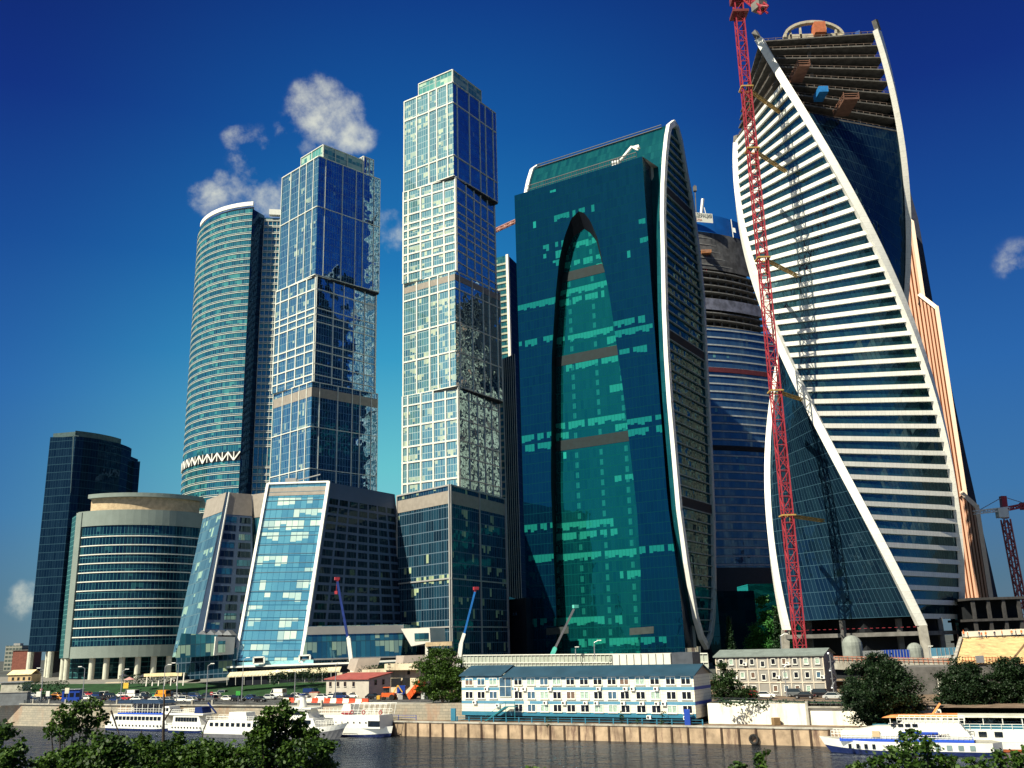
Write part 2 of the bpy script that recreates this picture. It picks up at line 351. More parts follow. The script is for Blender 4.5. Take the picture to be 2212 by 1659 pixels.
# ---- slanted block F (bright blue front)
GL_F=glass('glass_slant_front',(.02,.14,.27,1),(.10,.34,.46,1),(.45,.75,.92,1),r0=.38,pw=2.1,ph=4.35,line=(.02,.10,.18,1),lw=(.13,.25),cur=(.66,.80,.66,1),cp=.58,wob=.02,wl=.05,seed=12,fv=.9)
YF=at_z(645,1044,77).y; 
tl,tr=at_y(579.3,1046.1,YF),at_y(710.3,1041.5,YF-.8); sr=at_z(852.7,1067.8,tr.z)
F_b=16.0
bl=at_y(508.8,1427.1,YF-17); br=at_y(651.4,1426.6,YF-17.6)
_n=(sr-br).cross(tr-br).normalized(); sb=on_pl(890,1425,br,_n)
T=Thing('slanted_office_block','bright blue slanted glass block with white edges and a shaded window grid on its side','building',(bl.x,bl.y,bl.z))
mb=MB(); mb.wall(bl,br,tr,tl); g=T.add('front_glass',mb,GL_F)
tb=MB(); nF=(br-bl).cross(tl-bl).normalized()
q=lambda s,t_:lerp(lerp(bl,br,s),lerp(tl,tr,s),t_)+nF*.12
tb.wall(q(0,.925),q(1,.925),q(1,.975),q(0,.975)); T.add('louvre_band',tb,TAN,parent=g)
fb=MB(); o=nF*.35
fb.bar(bl+o,tl+o,.9,.9,nF); fb.bar(br+o,tr+o,1.1,1.1,nF); fb.bar(tl+o,tr+o,.6,.6,nF)
T.add('white_edge',fb,WHT,parent=g)
fl=MB()
for i in range(1,19): fl.bar(q(0,i/19),q(1,i/19),.18,.14,nF)
T.add('floor_line',fl,mat('blue_grey_metal',(.06,.14,.2),.4),parent=g)
# side wall with punched window grid
nS=(sb-br).cross(tr-br).normalized()
mb=MB(); mb.wall(br,sb,sr,tr); T.add('side_wall',mb,SIDEM)
GL_FS=glass('glass_side_dark',(.003,.008,.015,1),(.010,.022,.03,1),(.10,.17,.22,1),r0=.18,pw=1.7,ph=50,line=(.05,.07,.08,1),lw=(.16,.1),cur=(.10,.16,.14,1),cp=.25,wob=.03,wl=.03,seed=14)
def qs(s,t_): return lerp(lerp(br,sb,s),lerp(tr,sr,s),t_)
H=T
def px_side(px,py): return on_pl(px,py,br,nS)
rows=15
topL,topR=px_side(719,1075),px_side(850,1099)
for r_ in range(rows):
    # each row follows the perspective-free horizontal of the wall
    z1=lerp(topL.z,at_y(664,1361,br.y).z,(r_+.12)/rows); z0=lerp(topL.z,at_y(664,1361,br.y).z,(r_+.82)/rows)
    def atz_edge(a,b,z): return lerp(a,b,(z-a.z)/(b.z-a.z))
    la,lb=atz_edge(br,tr,z0),atz_edge(br,tr,z1); ra,rb=atz_edge(sb,sr,z0),atz_edge(sb,sr,z1)
    for c in range(7):
        s0=.045+c*.135; s1=s0+.112
        w_=MB(); w_.wall(lerp(la,ra,s0)+nS*.03,lerp(la,ra,s1)+nS*.03,lerp(lb,rb,s1)+nS*.03,lerp(lb,rb,s0)+nS*.03,u0=c*7.3,v0=r_*50.+5)
        T.add('window',w_,GL_FS)
mb=MB(); bk=V((6,26,0)); mb.poly([tl,tr,sr,sr+V((-20,6,0))],mi=0); mb.poly([bl+V((0,40,0)),bl,tl,tl+V((0,26,0))],mi=0)
T.add('rear_wall',mb,GREYM)
cr=MB(); cr.box(lerp(tl,tr,.3)+V((0,8,1.6)),(4,3,3)); cr.bar(lerp(tl,tr,.35)+V((0,7,2)),lerp(tl,tr,.8)+V((0,6,4)),.35,.35); T.add('cleaning_cradle',cr,GREYM)
# low glass wing in front of the side wall
ly=br.y-3
a0,a1=at_y(652,1425,ly),at_y(866,1412,ly+12); a0.z=a1.z=at_y(660,1425,ly).z
b0,b1=at_y(665,1366,ly+2),at_y(872,1356,ly+14); b0.z=b1.z=a0.z+10.5
GL_W=glass('glass_low_wing',(.01,.05,.09,1),(.03,.15,.2,1),(.2,.4,.5,1),r0=.25,pw=1.6,ph=5.4,line=(.02,.05,.07,1),lw=(.14,.2),cur=(.30,.42,.32,1),cp=.65,wob=.04,wl=.06,seed=16)
T=Thing('glass_entrance_wing','low pale banded glass wing running right from the foot of the blue slanted block','building',(a0.x,a0.y,a0.z))
mb=MB(); mb.wall(a0,a1,b1,b0); mb.wall(a1,a1+V((3,30,0)),b1+V((3,30,0)),b1,30); mb.poly([b0,b1,b1+V((3,30,0)),b0+V((0,30,0))],mi=1)
g=T.add('glass_wall',mb,[GL_W,GREYM]); fb=MB(); n=(a1-a0).cross(V((0,0,1))).normalized()
for k,h in((.0,.5),(.86,2.6)):
    fb.bar(lerp(a0,b0,k)+n*.2,lerp(a1,b1,k)+n*.2,h,.5,n)
T.add('fascia',fb,GREYM,parent=g)
# white chamfered entrance frame on its right
e0=at_y(866,1358,ly+10); e1=at_y(928,1356,ly+10); e2=at_y(930,1388,ly+10); e3=at_y(888,1396,ly+10)
T2=Thing('entrance_pavilion','pale chamfered pavilion with a wide dark window right of the low glass wing','building',(e3.x,e3.y,10))
pts=[e3,e2,e1,e0]; mb=MB(); dd=V((4,14,0)); mb.poly(pts); mb.poly([p+dd for p in pts][::-1])
for i in range(4): mb.poly([pts[(i+1)%4],pts[i],pts[i]+dd,pts[(i+1)%4]+dd])

T2.add('wall',mb,CREAM)
pb_=MB(); q0,q1=at_y(920,1392,ly+6),at_y(977,1390,ly+6); pb_.bar(q0,q1,3,1.3,V((0,0,1))); T2.add('canopy_beam',pb_,mat('ochre_cladding',(.50,.38,.24),.7))
for f_ in(.03,.64,.95): pb_=MB(); q=lerp(q0,q1,f_); pb_.bar(V((q.x,q.y,8)),q,.9); T2.add('canopy_post',pb_,CREAM)
w_=MB(); n=V((0,-1,0)); a,b=at_y(895,1368,ly+9.9),at_y(926,1367,ly+9.9); c,d=at_y(926,1384,ly+9.9),at_y(896,1385,ly+9.9); w_.wall(d,c,b,a); T2.add('window',w_,GL_W)
# ---- slanted block G (left of F)
YG=at_z(489,1063,74).y
tl,tm,tr=at_z(447.2,1080,74),at_z(489.3,1063.2,74),at_z(543.5,1068,74)
bl,bm=at_y(383.5,1363.4,tl.y-14),at_y(424.2,1360.7,tm.y-14)
bl=at_y(372,1420,tl.y-16); bm=at_y(414,1412,tm.y-16)
tm2=tm+(tr-tm)*.1; bm2=bm+V((2.2,1.2,0)); _n=(tr-bm2).cross(tm2-bm2).normalized(); brr=on_pl(548,1400,bm2,_n)
GL_G=glass('glass_slant_left',(.05,.12,.17,1),(.10,.22,.28,1),(.25,.42,.5,1),r0=.22,pw=1.5,ph=3.9,line=(.08,.14,.17,1),lw=(.1,.3),cur=(.32,.48,.38,1),cp=.25,wob=.03,wl=.03,seed=21)
T=Thing('slanted_office_block','grey slanted office block left of the bright blue one, with a taupe louvred top','building',(bl.x,bl.y,bl.z))
mb=MB(); mb.wall(bl,bm,tm,tl); g=T.add('front_glass',mb,GL_G)
nG=(bm-bl).cross(tl-bl).normalized(); q=lambda s,t_:lerp(lerp(bl,bm,s),lerp(tl,tm,s),t_)+nG*.1
tb=MB(); tb.wall(q(0,.87),q(1,.87),q(1,.999),q(0,.999)); T.add('louvre_band',tb,TAN,parent=g)
mb=MB(); mb.wall(bm,bm2,tm2,tm); mb.wall(bm2,brr,tr,tm2); mb.wall(brr,brr+V((-4,20,0)),tr+V((-4,20,0)),tr)
mb.poly([tl,tm,tm2,tr,tr+V((-4,20,0)),tl+V((10,20,0))]); mb.wall(bl+V((5,30,0)),bl,tl,tl+V((5,30,0)))
T.add('side_wall',mb,SIDEM)
nS2=(brr-bm2).cross(tr-bm2).normalized()
for r_ in range(15):
    z1=lerp(tm.z-8.5,20,(r_+.1)/15); z0=lerp(tm.z-8.5,20,(r_+.78)/15)
    ed=lambda a,b,z: lerp(a,b,(z-a.z)/(b.z-a.z))
    la,lb=ed(bm2,tm2,z0),ed(bm2,tm2,z1); ra,rb=ed(brr,tr,z0),ed(brr,tr,z1); Lw=(ra-la).length; k=max(2,int(Lw/5.2))
    for c in range(k):
        s0=(c+.12)/k; s1=(c+.88)/k
        w_=MB(); w_.wall(lerp(la,ra,s0)+nS2*.04,lerp(la,ra,s1)+nS2*.04,lerp(lb,rb,s1)+nS2*.04,lerp(lb,rb,s0)+nS2*.04,u0=c*7.3,v0=r_*50.+5)
        T.add('window',w_,GL_W if (c+r_)%3==0 else GL_FS)
tb=MB(); tb.wall(V((bm2.x,bm2.y,0))*0+ed(bm2,tm2,tm.z-8)+nS2*.05,ed(brr,tr,tm.z-8)+nS2*.05,tr+nS2*.05,tm2+nS2*.05); T.add('louvre_band',tb,TAN)
fb=MB(); fb.bar(bm2+nS2*.2,tm2+nS2*.2,.35,.35,nS2); T.add('corner_trim',fb,WHT)
# third strip between G and F
a,b=tr+V((.2,.5,0)),at_z(582,1063,74)
st=MB(); st.wall(V((a.x+1.5,a.y,12)),V((b.x+1,b.y,12)),b,a); st.wall(V((b.x+1,b.y,12)),V((b.x+1,b.y+20,12)),b+V((0,20,0)),b); T.add('rear_glass',st,GL_W)
tb=MB(); n=(b-a).cross(V((0,0,1))).normalized()*.1; tb.wall(a+n-V((0,0,8.5)),b+n-V((0,0,8.5)),b+n,a+n); T.add('louvre_band',tb,TAN)
fb=MB(); fb.bar(a+n,V((a.x+1.5,a.y,12))+n,.6,.6,n); T.add('white_edge',fb,WHT)
# entrance under G
yv=bm.y-2; T=Thing('glass_entrance_hall','glass entrance hall with zigzag roof at the foot of the grey slanted block','building',(at_y(440,1440,yv).x,yv,10))
p=[at_y(372,1447,yv),at_y(500,1440,yv+1),at_y(500,1386,yv+1),at_y(396,1374,yv)]
a0=at_y(378,1422,yv);a1=at_y(470,1416,yv+.5);b1=at_y(470,1372,yv+.5);b0=at_y(392,1368,yv)
mb=MB(); mb.wall(a0,a1,b1,b0); T.add('glass_wall',mb,GL_W)
mb=MB(); c0,c1=at_y(462,1416,yv-1),at_y(505,1413,yv+3); c2,c3=at_y(508,1376,yv+3),at_y(466,1375,yv-1)
mb.wall(c0,c1,c2,c3); mb.wall(at_y(455,1412,yv+6),c0,c3,at_y(455,1376,yv+6)); mb.poly([c3,c2,c2+V((0,10,0)),c3+V((0,10,0))]); T.add('bay_wall',mb,CREAM)
w_=MB(); w_.wall(at_y(470,1410,yv-1.02),at_y(486,1409,yv-.6),at_y(487,1384,yv-.6),at_y(471,1385,yv-1.02)); T.add('window',w_,GL_W)
lo=MB(); lo.wall(at_y(380,1470,yv+3),at_y(512,1462,yv+3),at_y(512,1400,yv+3),at_y(380,1400,yv+3)); T.add('lower_glass',lo,GL_POD)
zg=MB()
for i in range(4):
    x0=425+i*18; A1,A2,A3=at_y(x0,1372,yv+4),at_y(x0+12,1361,yv+4),at_y(x0+22,1372,yv+4); dd=V((0,6,0))
    zg.poly([A1,A3,A2]); zg.poly([A2,A3,A3+dd,A2+dd]); zg.poly([A1,A2,A2+dd,A1+dd])
T.add('zigzag_roof',zg,STEEL)
# ---- curved building A with columns
GL_A=glass('glass_curved_office',(.002,.012,.035,1),(.008,.035,.06,1),(.08,.20,.28,1),r0=.14,pw=1.6,ph=5.1,line=(.05,.16,.19,1),lw=(.18,.2),cur=(.02,.09,.11,1),cp=.25,wob=.03,wl=.06,seed=31)
zA=82.; pL,pM,pR=at_z(171.4,1108.7,zA),at_z(300,1117,zA),at_z(440,1121,zA)
def arc3(a,b,c,n):
    # circle through three plan points
    ax_,ay=a.x,a.y;bx,by=b.x,b.y;cx,cy=c.x,c.y; D=2*(ax_*(by-cy)+bx*(cy-ay)+cx*(ay-by))
    ux=((ax_**2+ay**2)*(by-cy)+(bx**2+by**2)*(cy-ay)+(cx**2+cy**2)*(ay-by))/D
    uy=((ax_**2+ay**2)*(cx-bx)+(bx**2+by**2)*(ax_-cx)+(cx**2+cy**2)*(bx-ax_))/D
    r=math.hypot(ax_-ux,ay-uy); a0=math.atan2(ay-uy,ax_-ux); a2=math.atan2(cy-uy,cx-ux)
    d=(a2-a0+math.pi)%(2*math.pi)-math.pi
    return [V((ux+r*math.cos(a0+d*i/n),uy+r*math.sin(a0+d*i/n),0)) for i in range(n+1)],V((ux,uy,0)),r
def curved(mb,pts,z0,z1,u0=0.,mi=0):
    u=u0
    for a,b in zip(pts,pts[1:]): u+=mb.wall(zz_(a,z0),zz_(b,z0),zz_(b,z1),zz_(a,z1),u,z0,mi)
    return u
def offs(pts,cen,d): return [p+(p-cen).normalized()*d for p in pts]
pl0=at_z(171.4,1108.7,zA); dirA=V((1,-.42,0)).normalized()
pl0.z=0; endR=at_y(452,1300,pl0.y-24); endR.z=0; midA=(pl0+endR)/2+V((-.42,-1,0)).normalized()*3.6
midA=at_z(298,1102.6,zA); endR=at_z(442,1112,zA); midA.z=endR.z=0; arcA,cA,_=arc3(pl0,midA,endR,20)
zb=at_y(142.6,1421.6,pl0.y).z
T=Thing('curved_office_block','low curved office block on round columns, in front of the dark navy tower','building',(pl0.x,pl0.y,8))
mb=MB(); curved(mb,arcA,zb,zA); lw_=V((-9.5,14,0)); mb.wall(zz_(pl0+lw_,zb),zz_(pl0,zb),zz_(pl0,zA),zz_(pl0+lw_,zA),80,mi=1); 
back=endR+V((-4,40,0)); mb.poly([zz_(p,zA) for p in [pl0+lw_]+arcA+[back]],mi=2); mb.poly([zz_(p,zb) for p in [pl0+lw_]+arcA+[back]][::-1],mi=2)
GL_A2=glass('glass_curved_side',(.02,.07,.08,1),(.03,.11,.12,1),(.12,.3,.32,1),r0=.12,pw=1.5,ph=2.2,line=(.07,.2,.2,1),lw=(.3,.3),cp=.0,wob=.02,wl=.02,seed=33)
g=T.add('glass_wall',mb,[GL_A,GL_A2,GREYM])
out=offs(arcA,cA,.35)
PALE=mat('pale_green_panel',(.21,.25,.23),.45,var=.06,sc=.2)
fb=MB()
def cband(m_,pts,z0,z1,cen,th=.5):
    o=offs(pts,cen,th)
    curved(m_,o,z0,z1)
    for i in range(len(pts)-1):
        m_.poly([zz_(o[i],z1),zz_(o[i+1],z1),zz_(pts[i+1],z1),zz_(pts[i],z1)]); m_.poly([zz_(pts[i],z0),zz_(pts[i+1],z0),zz_(o[i+1],z0),zz_(o[i],z0)])
    for i in (0,-1): m_.poly([zz_(o[i],z0),zz_(o[i],z1),zz_(pts[i],z1),zz_(pts[i],z0)])
cband(fb,arcA,zA-6.5,zA+.4,cA,.5); cband(fb,arcA,zb-.3,zb+4.6,cA,.5)
fb.bar(zz_(pl0,zb)+V((.9,-1.0,0)),zz_(pl0,zA)+V((.9,-1.0,0)),3.2,1.2,V((-.4,-1,0))); T.add('pale_surround',fb,PALE,parent=g)
hb=zA-7-zb-5
for i in range(1,13):
    m_=MB(); zt=zb+4.6+hb*i/13; cband(m_,arcA,zt-.22,zt+.22,cA,.3); T.add('floor_band',m_,FRAME,parent=g)
pent=[lerp(p,cA,.08) for p in arcA[2:]]; m_=MB(); 
pent=offs(arcA,cA,-3.5)[1:]
m_=MB(); curved(m_,pent,zA,zA+6.6); m_.wall(zz_(pent[0]+V((2,20,0)),zA),zz_(pent[0],zA),zz_(pent[0],zA+6.6),zz_(pent[0]+V((2,20,0)),zA+6.6)); T.add('penthouse_wall',m_,mat('ochre_cladding',(.50,.38,.24),.7,var=.12,sc=.1))
m_=MB(); eave=offs(arcA,cA,-1.5)[1:]
def slab(m_,pts,z0,z1): m_.prism([(p.x,p.y) for p in pts],z0,z1)
slab(m_,eave+[eave[-1]+V((-6,24,0)),eave[0]+V((2,24,0))],zA+6.6,zA+8.4); T.add('roof_canopy',m_,PALE)
for i in range(10):
    f=i/9; k=f*19.2; j=int(k); p=lerp(arcA[j],arcA[min(j+1,20)],k-j)+V((.5,2.2,0))
    if i<2: p=pl0+lw_*(.85-.55*i)+V((1.5,.5,0))
    m_=MB(); m_.tube(zz_(p,8),zz_(p,zb),1.25,k=14); T.add('column',m_,mat('pale_column',(.55,.55,.46),.6,var=.1),smooth=False)
m_=MB(); curved(m_,[p+V((2,9,0)) for p in arcA],8,zb); m_.wall(zz_(pl0+lw_+V((3,5,0)),8),zz_(pl0+V((2,9,0)),8),zz_(pl0+V((2,9,0)),zb),zz_(pl0+lw_+V((3,5,0)),zb)); T.add('lobby_glass',m_,glass('glass_lobby',(.003,.01,.02,1),(.01,.04,.05,1),(.1,.2,.25,1),r0=.1,pw=3,ph=2,line=(.05,.16,.16,1),lw=(.15,.3),cp=.0,seed=35))
# ---- dark tower B
GL_B=glass('glass_dark_tower',(.003,.012,.03,1),(.007,.022,.045,1),(.03,.07,.14,1),r0=.14,pw=1.5,ph=4.2,line=(.022,.055,.085,1),lw=(.1,.35),cp=.0,wob=.03,wl=.05,seed=41)
zB=133.
b1,b2,b3=at_z(108.5,944.3,zB),at_z(164,944,zB),at_z(276,972,zB)
b2=b1+(V((13.,-3.,0))); b2=at_y(164,944,b1.y-3); 
b3=at_y(284,975,b2.y+36)
T=Thing('dark_office_tower','dark navy glass tower at far left with a stepped shaded right flank','tower',(b1.x,b1.y,8))
Q=[V((b1.x,b1.y,0)),V((b2.x,b2.y,0)),V((b3.x,b3.y,0))]
mb=MB(); zt=[b1.z,b2.z,b3.z-0]
zt=[zB]*3
z0=22.
mb.wall(zz_(Q[0],z0),zz_(Q[1],z0),zz_(Q[1],zB-1),zz_(Q[0],zB)); 
arcB,cB,_=arc3(Q[1],(Q[1]+Q[2])/2+V((4.5,-2.5,0)),Q[2],10); curved(mb,arcB,z0,zB-.5,40)
s1=Q[2]+V((2,-1,0)); 
mb.wall(zz_(Q[2],z0),zz_(Q[2]+V((.5,9,0)),z0),zz_(Q[2]+V((.5,9,0)),zB-5),zz_(Q[2],zB-5),90)
mb.wall(zz_(Q[0]+V((6,40,0)),z0),zz_(Q[0],z0),zz_(Q[0],zB),zz_(Q[0]+V((6,40,0)),zB),120)
mb.poly([zz_(p,zB-.5) for p in [Q[0]]+arcB+[Q[0]+V((6,40,0))]],mi=1)
mb.poly([zz_(p,z0) for p in [Q[0]]+arcB+[Q[0]+V((6,40,0))]][::-1],mi=1)
T.add('glass_wall',mb,[GL_B,ROOFM])
e=at_y(303,996.7,Q[2].y+6); m_=MB(); m_.prism([(Q[2].x-3,Q[2].y+3),(e.x,e.y),(e.x*(1+30/e.y)-.5,e.y+30),(Q[2].x-20,e.y+30)],z0,e.z); T.add('lower_flank',m_,[GL_B])
m_=MB(); cr=[p+V((-1.5,2,0)) for p in arcB[:8]]; m_.prism([(p.x,p.y) for p in cr+[cr[-1]+V((-6,4,0)),cr[0]+V((-4,8,0))]],zB-.5,zB+3); m_.prism([(Q[0].x+1,Q[0].y+1),(Q[1].x-1,Q[1].y+1),(Q[1].x-2,Q[1].y+10),(Q[0].x+2,Q[0].y+10)],zB-.5,zB+2.2); T.add('roof_parapet',m_,mat('dark_teal_panel',(.05,.09,.1),.5))
nf=((Q[1]-Q[0]).cross(V((0,0,1)))).normalized()*.15
m_=MB(); a_=Q[1]+V((-1.6,0,0)); m_.poly([zz_(Q[1],zB-32)+nf,zz_(Q[1]+V((.8,1.8,0)),zB)+nf,zz_(a_,zB)+nf]); T.add('glass_wedge',m_,GL_TOP)
for i in range(3):
    p=[Q[0]+V((1,1,0)),Q[1]+V((-3,2,0)),Q[0]+V((4,14,0))][i]; m_=MB(); m_.tube(zz_(p,6),zz_(p,z0),1.5,k=12); T.add('column',m_,mat('pale_column',(.55,.55,.46),.6))
m_=MB(); m_.prism([(Q[0].x+6,Q[0].y+8),(Q[1].x,Q[1].y+8),(Q[2].x-4,Q[2].y+2),(Q[0].x+8,Q[0].y+38)],6,z0); T.add('lobby',m_,DARK)
# ---- tall curved tower C
GL_C=glass('glass_curved_tower',(.004,.035,.075,1),(.015,.13,.17,1),(.26,.55,.66,1),r0=.28,pw=1.45,ph=4.,line=(.06,.2,.24,1),lw=(.18,.2),cur=(.06,.26,.26,1),cp=.35,wob=.03,wl=.02,seed=51,sp=.3,spc=(.02,.10,.14,1))
zC=268.; c0,c1,c2,c3=at_z(428,512,zC),at_z(545.6,451,zC),at_z(571.3,466,zC),at_z(616,468,zC)
for q_ in(c0,c1,c2,c3): q_.z=0
dl=(c1-c0).normalized(); nC=V((dl.y,-dl.x,0)); 
arcC,cC,_=arc3(c0,(c0+c1)/2+nC*9,c1,18)
T=Thing('curved_glass_tower','tall curved teal glass tower ringed by thin white floor bands, left of the stacked towers','tower',(c1.x,c1.y,8))
mb=MB(); curved(mb,arcC,8,zC); inn=c2; T_in=c2
mb2=MB(); mb2.wall(zz_(c1,8),zz_(inn,8),zz_(inn,zC),zz_(c1,zC)); 
GL_CD=glass('glass_curved_shaded',(.004,.015,.04,1),(.006,.03,.07,1),(.05,.12,.25,1),r0=.2,pw=1.45,ph=4.,line=(.02,.07,.13,1),lw=(.12,.3),cp=.0,wob=.02,wl=.02,seed=53)  # darker copy of the curved glass, with the notch's shadow in its colour
g=T.add('curved_glass',mb,GL_C)
pas=[mb]
s2b=c3+(c3-c2).normalized()*14; arcD=[c2,lerp(c2,s2b,.5)+V((-.3,-1.2,0)),s2b]
mb3=MB(); curved(mb3,arcD,8,zC-1.5); T.add('rear_glass',mb3,GL_C)
mb2.wall(zz_(arcC[0]+V((30,34,0)),8),zz_(arcC[0],8),zz_(arcC[0],zC),zz_(arcC[0]+V((30,34,0)),zC))
mb2.poly([zz_(p,zC-1.2) for p in arcC+[c2,s2b,s2b+V((10,30,0)),arcC[0]+V((30,34,0))]],mi=1)
T.add('notch_glass',mb2,[GL_CD,ROOFM])
bm=MB(); nfl=63; skip=None
zt_=at_y(400,1003,c0.y).z
zband=at_y(516,985,c1.y).z
for i in range(nfl):
    z_=zC-3.6-i*4.
    if z_<20: break
    if abs(z_-zband)<3: continue
    cband(bm,arcC,z_,z_+.26,cC,.3); cband(bm,arcC,z_+.95,z_+1.1,cC,.25)
    for pa,pb in((arcD[0],arcD[1]),(arcD[1],arcD[2])):
        n=(pb-pa).cross(V((0,0,1))).normalized()*.25
        bm.bar(zz_(pa,z_+.2)+n,zz_(pb,z_+.2)+n,.42,.5,n); bm.bar(zz_(pa,z_+1.1)+n,zz_(pb,z_+1.1)+n,.3,.4,n)
T.add('floor_bands',bm,FRAME,parent=g)
m_=MB(); 
for i in range(len(arcD)-1):
    for k in range(5):
        pa=lerp(arcD[i],arcD[i+1],k/5); n=(arcD[i+1]-arcD[i]).cross(V((0,0,1))).normalized()*.2
        m_.bar(zz_(pa,30)+n,zz_(pa,zC-3)+n,.2,.3,n)
T.add('mullions',m_,FRAME)
dk=MB(); cband(dk,arcC,zband-2.2,zband+2.6,cC,.34); T.add('open_plant_floor',dk,DARK)
tr_=MB(); oc=offs(arcC,cC,.7)
for i in range(0,18):
    a,b=oc[i],oc[i+1]
    tr_.bar(zz_(a,zband-2.2),zz_(a,zband+2.6),.5,.4,a-cC)
    (tr_.bar(zz_(a,zband-2.2),zz_(b,zband+2.4),.7,.4,a-cC) if i%2 else tr_.bar(zz_(a,zband+2.4),zz_(b,zband-2.2),.7,.4,a-cC))
T.add('truss',tr_,WHT)
m_=MB(); top=offs(arcC,cC,-2.5)[2:]; 
for i in range(len(top)-1): m_.wall(zz_(top[i],zC),zz_(top[i+1],zC),zz_(top[i+1],zC+2.5),zz_(top[i],zC+2.5)); 
T.add('roof_screen',m_,GREYM)
m_=MB(); out=offs(arcC,cC,-.8)[3:]; cband(m_,offs(arcC,cC,-1.5)[3:],zC+2.5,zC+5.,cC,1.0); T.add('white_roof_rim',m_,WHT); m_=MB(); p=lerp(c2,s2b,.15); m_.box(zz_(p,zC+1.6)+V((6,0,0)),(14,3,3.4),math.atan2(s2b.y-c2.y,s2b.x-c2.x)); T.add('white_roof_rim',m_,WHT)
# ---- slim banded tower between the tallest and the arch tower
zE=at_y(1100,551,520).z
e0,e1_,e2_=at_y(1060,556,525),at_y(1097,551,520),at_y(1150,551,560)
GL_E=glass('glass_slim_tower',(.01,.06,.09,1),(.02,.13,.15,1),(.15,.35,.4,1),r0=.2,pw=1.5,ph=3.9,line=(.04,.14,.16,1),lw=(.2,.2),cur=(.2,.3,.2,1),cp=.2,seed=61)
T=Thing('slim_banded_tower','slim olive banded tower half hidden between the tallest tower and the arched dark one','tower',(e1_.x,e1_.y,8))
f_=[V((q_.x,q_.y,0)) for q_ in(e0,e1_,e2_)]; f_.append(f_[0]+f_[2]-f_[1])
m_=MB(); u=0
for i in range(4): a,b=f_[i],f_[(i+1)%4]; u+=m_.wall(zz_(a,8),zz_(b,8),zz_(b,zE),zz_(a,zE),u,0,mi=0 if i==0 else 2)
m_.poly([zz_(p,zE) for p in f_],mi=1); g=T.add('glass_block',m_,[GL_E,ROOFM,GL_B])
OLV=mat('olive_cladding',(.32,.34,.26),.6)
n=(f_[1]-f_[0]).cross(V((0,0,1))).normalized()*.2
for i in range(58):
    z_=zE-5-i*3.9
    if z_<60: break
    m_=MB(); m_.bar(zz_(f_[0],z_)+n,zz_(f_[1],z_)+n,1.1,.4,n); T.add('floor_band',m_,OLV,parent=g)
m_=MB(); m_.bar(zz_(f_[1],8)+n*3,zz_(f_[1],zE)+n*3,1.6,1.6,n); T.add('corner_strip',m_,CREAM,parent=g)
# striped lower wing beside it
a,b=at_y(1086,775,500),at_y(1112,778,492); zW=a.z
m_=MB(); m_.wall(zz_(a,8),zz_(b,8),zz_(b,zW),zz_(a,zW)); m_.wall(zz_(b,8),zz_(b,8)+V((6,20,0)),zz_(b,zW)+V((6,20,0)),zz_(b,zW)); T.add('lower_wing',m_,GL_B)
m_=MB()
for k in range(7): p=lerp(a,b,k/6); m_.bar(zz_(p,8)+V((0,-.3,0)),zz_(p,zW)+V((0,-.3,0)),.7 if k in(0,) else .3,.4,V((0,-1,0)))
T.add('fins',m_,FRAME)
# dark low block at its foot
a,b=at_y(1100,1295,392),at_y(1136,1292,380)
T=Thing('dark_low_block','plain black low building wedged at the left foot of the arched tower','building',(a.x,a.y,8)); m_=MB(); m_.prism([(a.x,a.y),(b.x,b.y),(b.x+8,b.y+20),(a.x+8,a.y+20)],8,a.z); T.add('wall',m_,mat('black_cladding',(.01,.012,.02),.4))
w_=MB(); w_.wall(at_y(1108,1330,a.y-4.2),at_y(1128,1328,a.y-7),at_y(1128,1322,a.y-7),at_y(1108,1324,a.y-4.2)); T.add('window',w_,GL_POD)
a,b=at_y(962,1290,385),at_y(1100,1293,395)
T=Thing('low_glass_annex','low teal glass annex between the tall tower podium and the black block','building',(a.x,a.y,8)); m_=MB(); m_.prism([(a.x,a.y),(b.x,b.y),(b.x+4,b.y+30),(a.x+4,a.y+30)],8,a.z); T.add('glass_wall',m_,glass('glass_annex',(.003,.02,.035,1),(.01,.09,.1,1),(.1,.3,.35,1),r0=.15,pw=1.8,ph=5,cur=(.25,.6,.5,1),cp=.25,seed=66,line=(.02,.1,.1,1)))
# ================================================================== arched dark tower
z_=212.; a=at_z(1111.2,422.5,z_); b=at_z(1387.3,337.7,z_); dI=(b-a); dI.z=0; dI.normalize(); nI=V((dI.y,-dI.x,0))
ip=lambda px,py,off=0.: on_pl(px,py,a-nI*off,nI)
T=Thing('arched_glass_tower','wide dark teal tower with a tall arch recess and a white-rimmed lens-shaped end','tower',(a.x,a.y,8))
GL_I=glass('glass_arch_front',(.0006,.011,.032,1),(.0012,.018,.044,1),(.02,.16,.27,1),r0=.42,pw=1.5,ph=4.1,line=(.002,.03,.045,1),lw=(.1,.22),cur=(.015,.30,.26,1),cp=.06,wob=.015,wl=.05,seed=71,row=.05,rowc=(.01,.22,.19,1),fv=.6)
GL_I2=glass('glass_arch_recess',(.0006,.030,.042,1),(.002,.050,.055,1),(.03,.42,.42,1),r0=.36,pw=1.5,ph=4.1,line=(.002,.06,.06,1),lw=(.1,.22),cur=(.02,.35,.28,1),cp=.05,wob=.015,wl=.05,seed=72,row=.09,rowc=(.015,.26,.20,1),col=.5,colw=11.,fv=.7)
zb=8.
outL=[(1201.4,1400),(1201.4,1314),(1195.6,1198),(1189.8,1043),(1191.7,771),(1199.9,640),(1207.9,560),(1219,512),(1234,472),(1250,456.2)]
outR=[(1384,1400),(1384,1236),(1375.8,1100.7),(1360.3,965),(1348.7,864),(1335.9,771),(1316.8,640),(1304,576),(1291.2,515.5),(1275.2,477),(1262,460),(1250,456.2)]
edge=[(1480,1400),(1473,1314),(1458,1200),(1441.7,1081),(1418,771),(1405,590),(1387.3,337.7)]
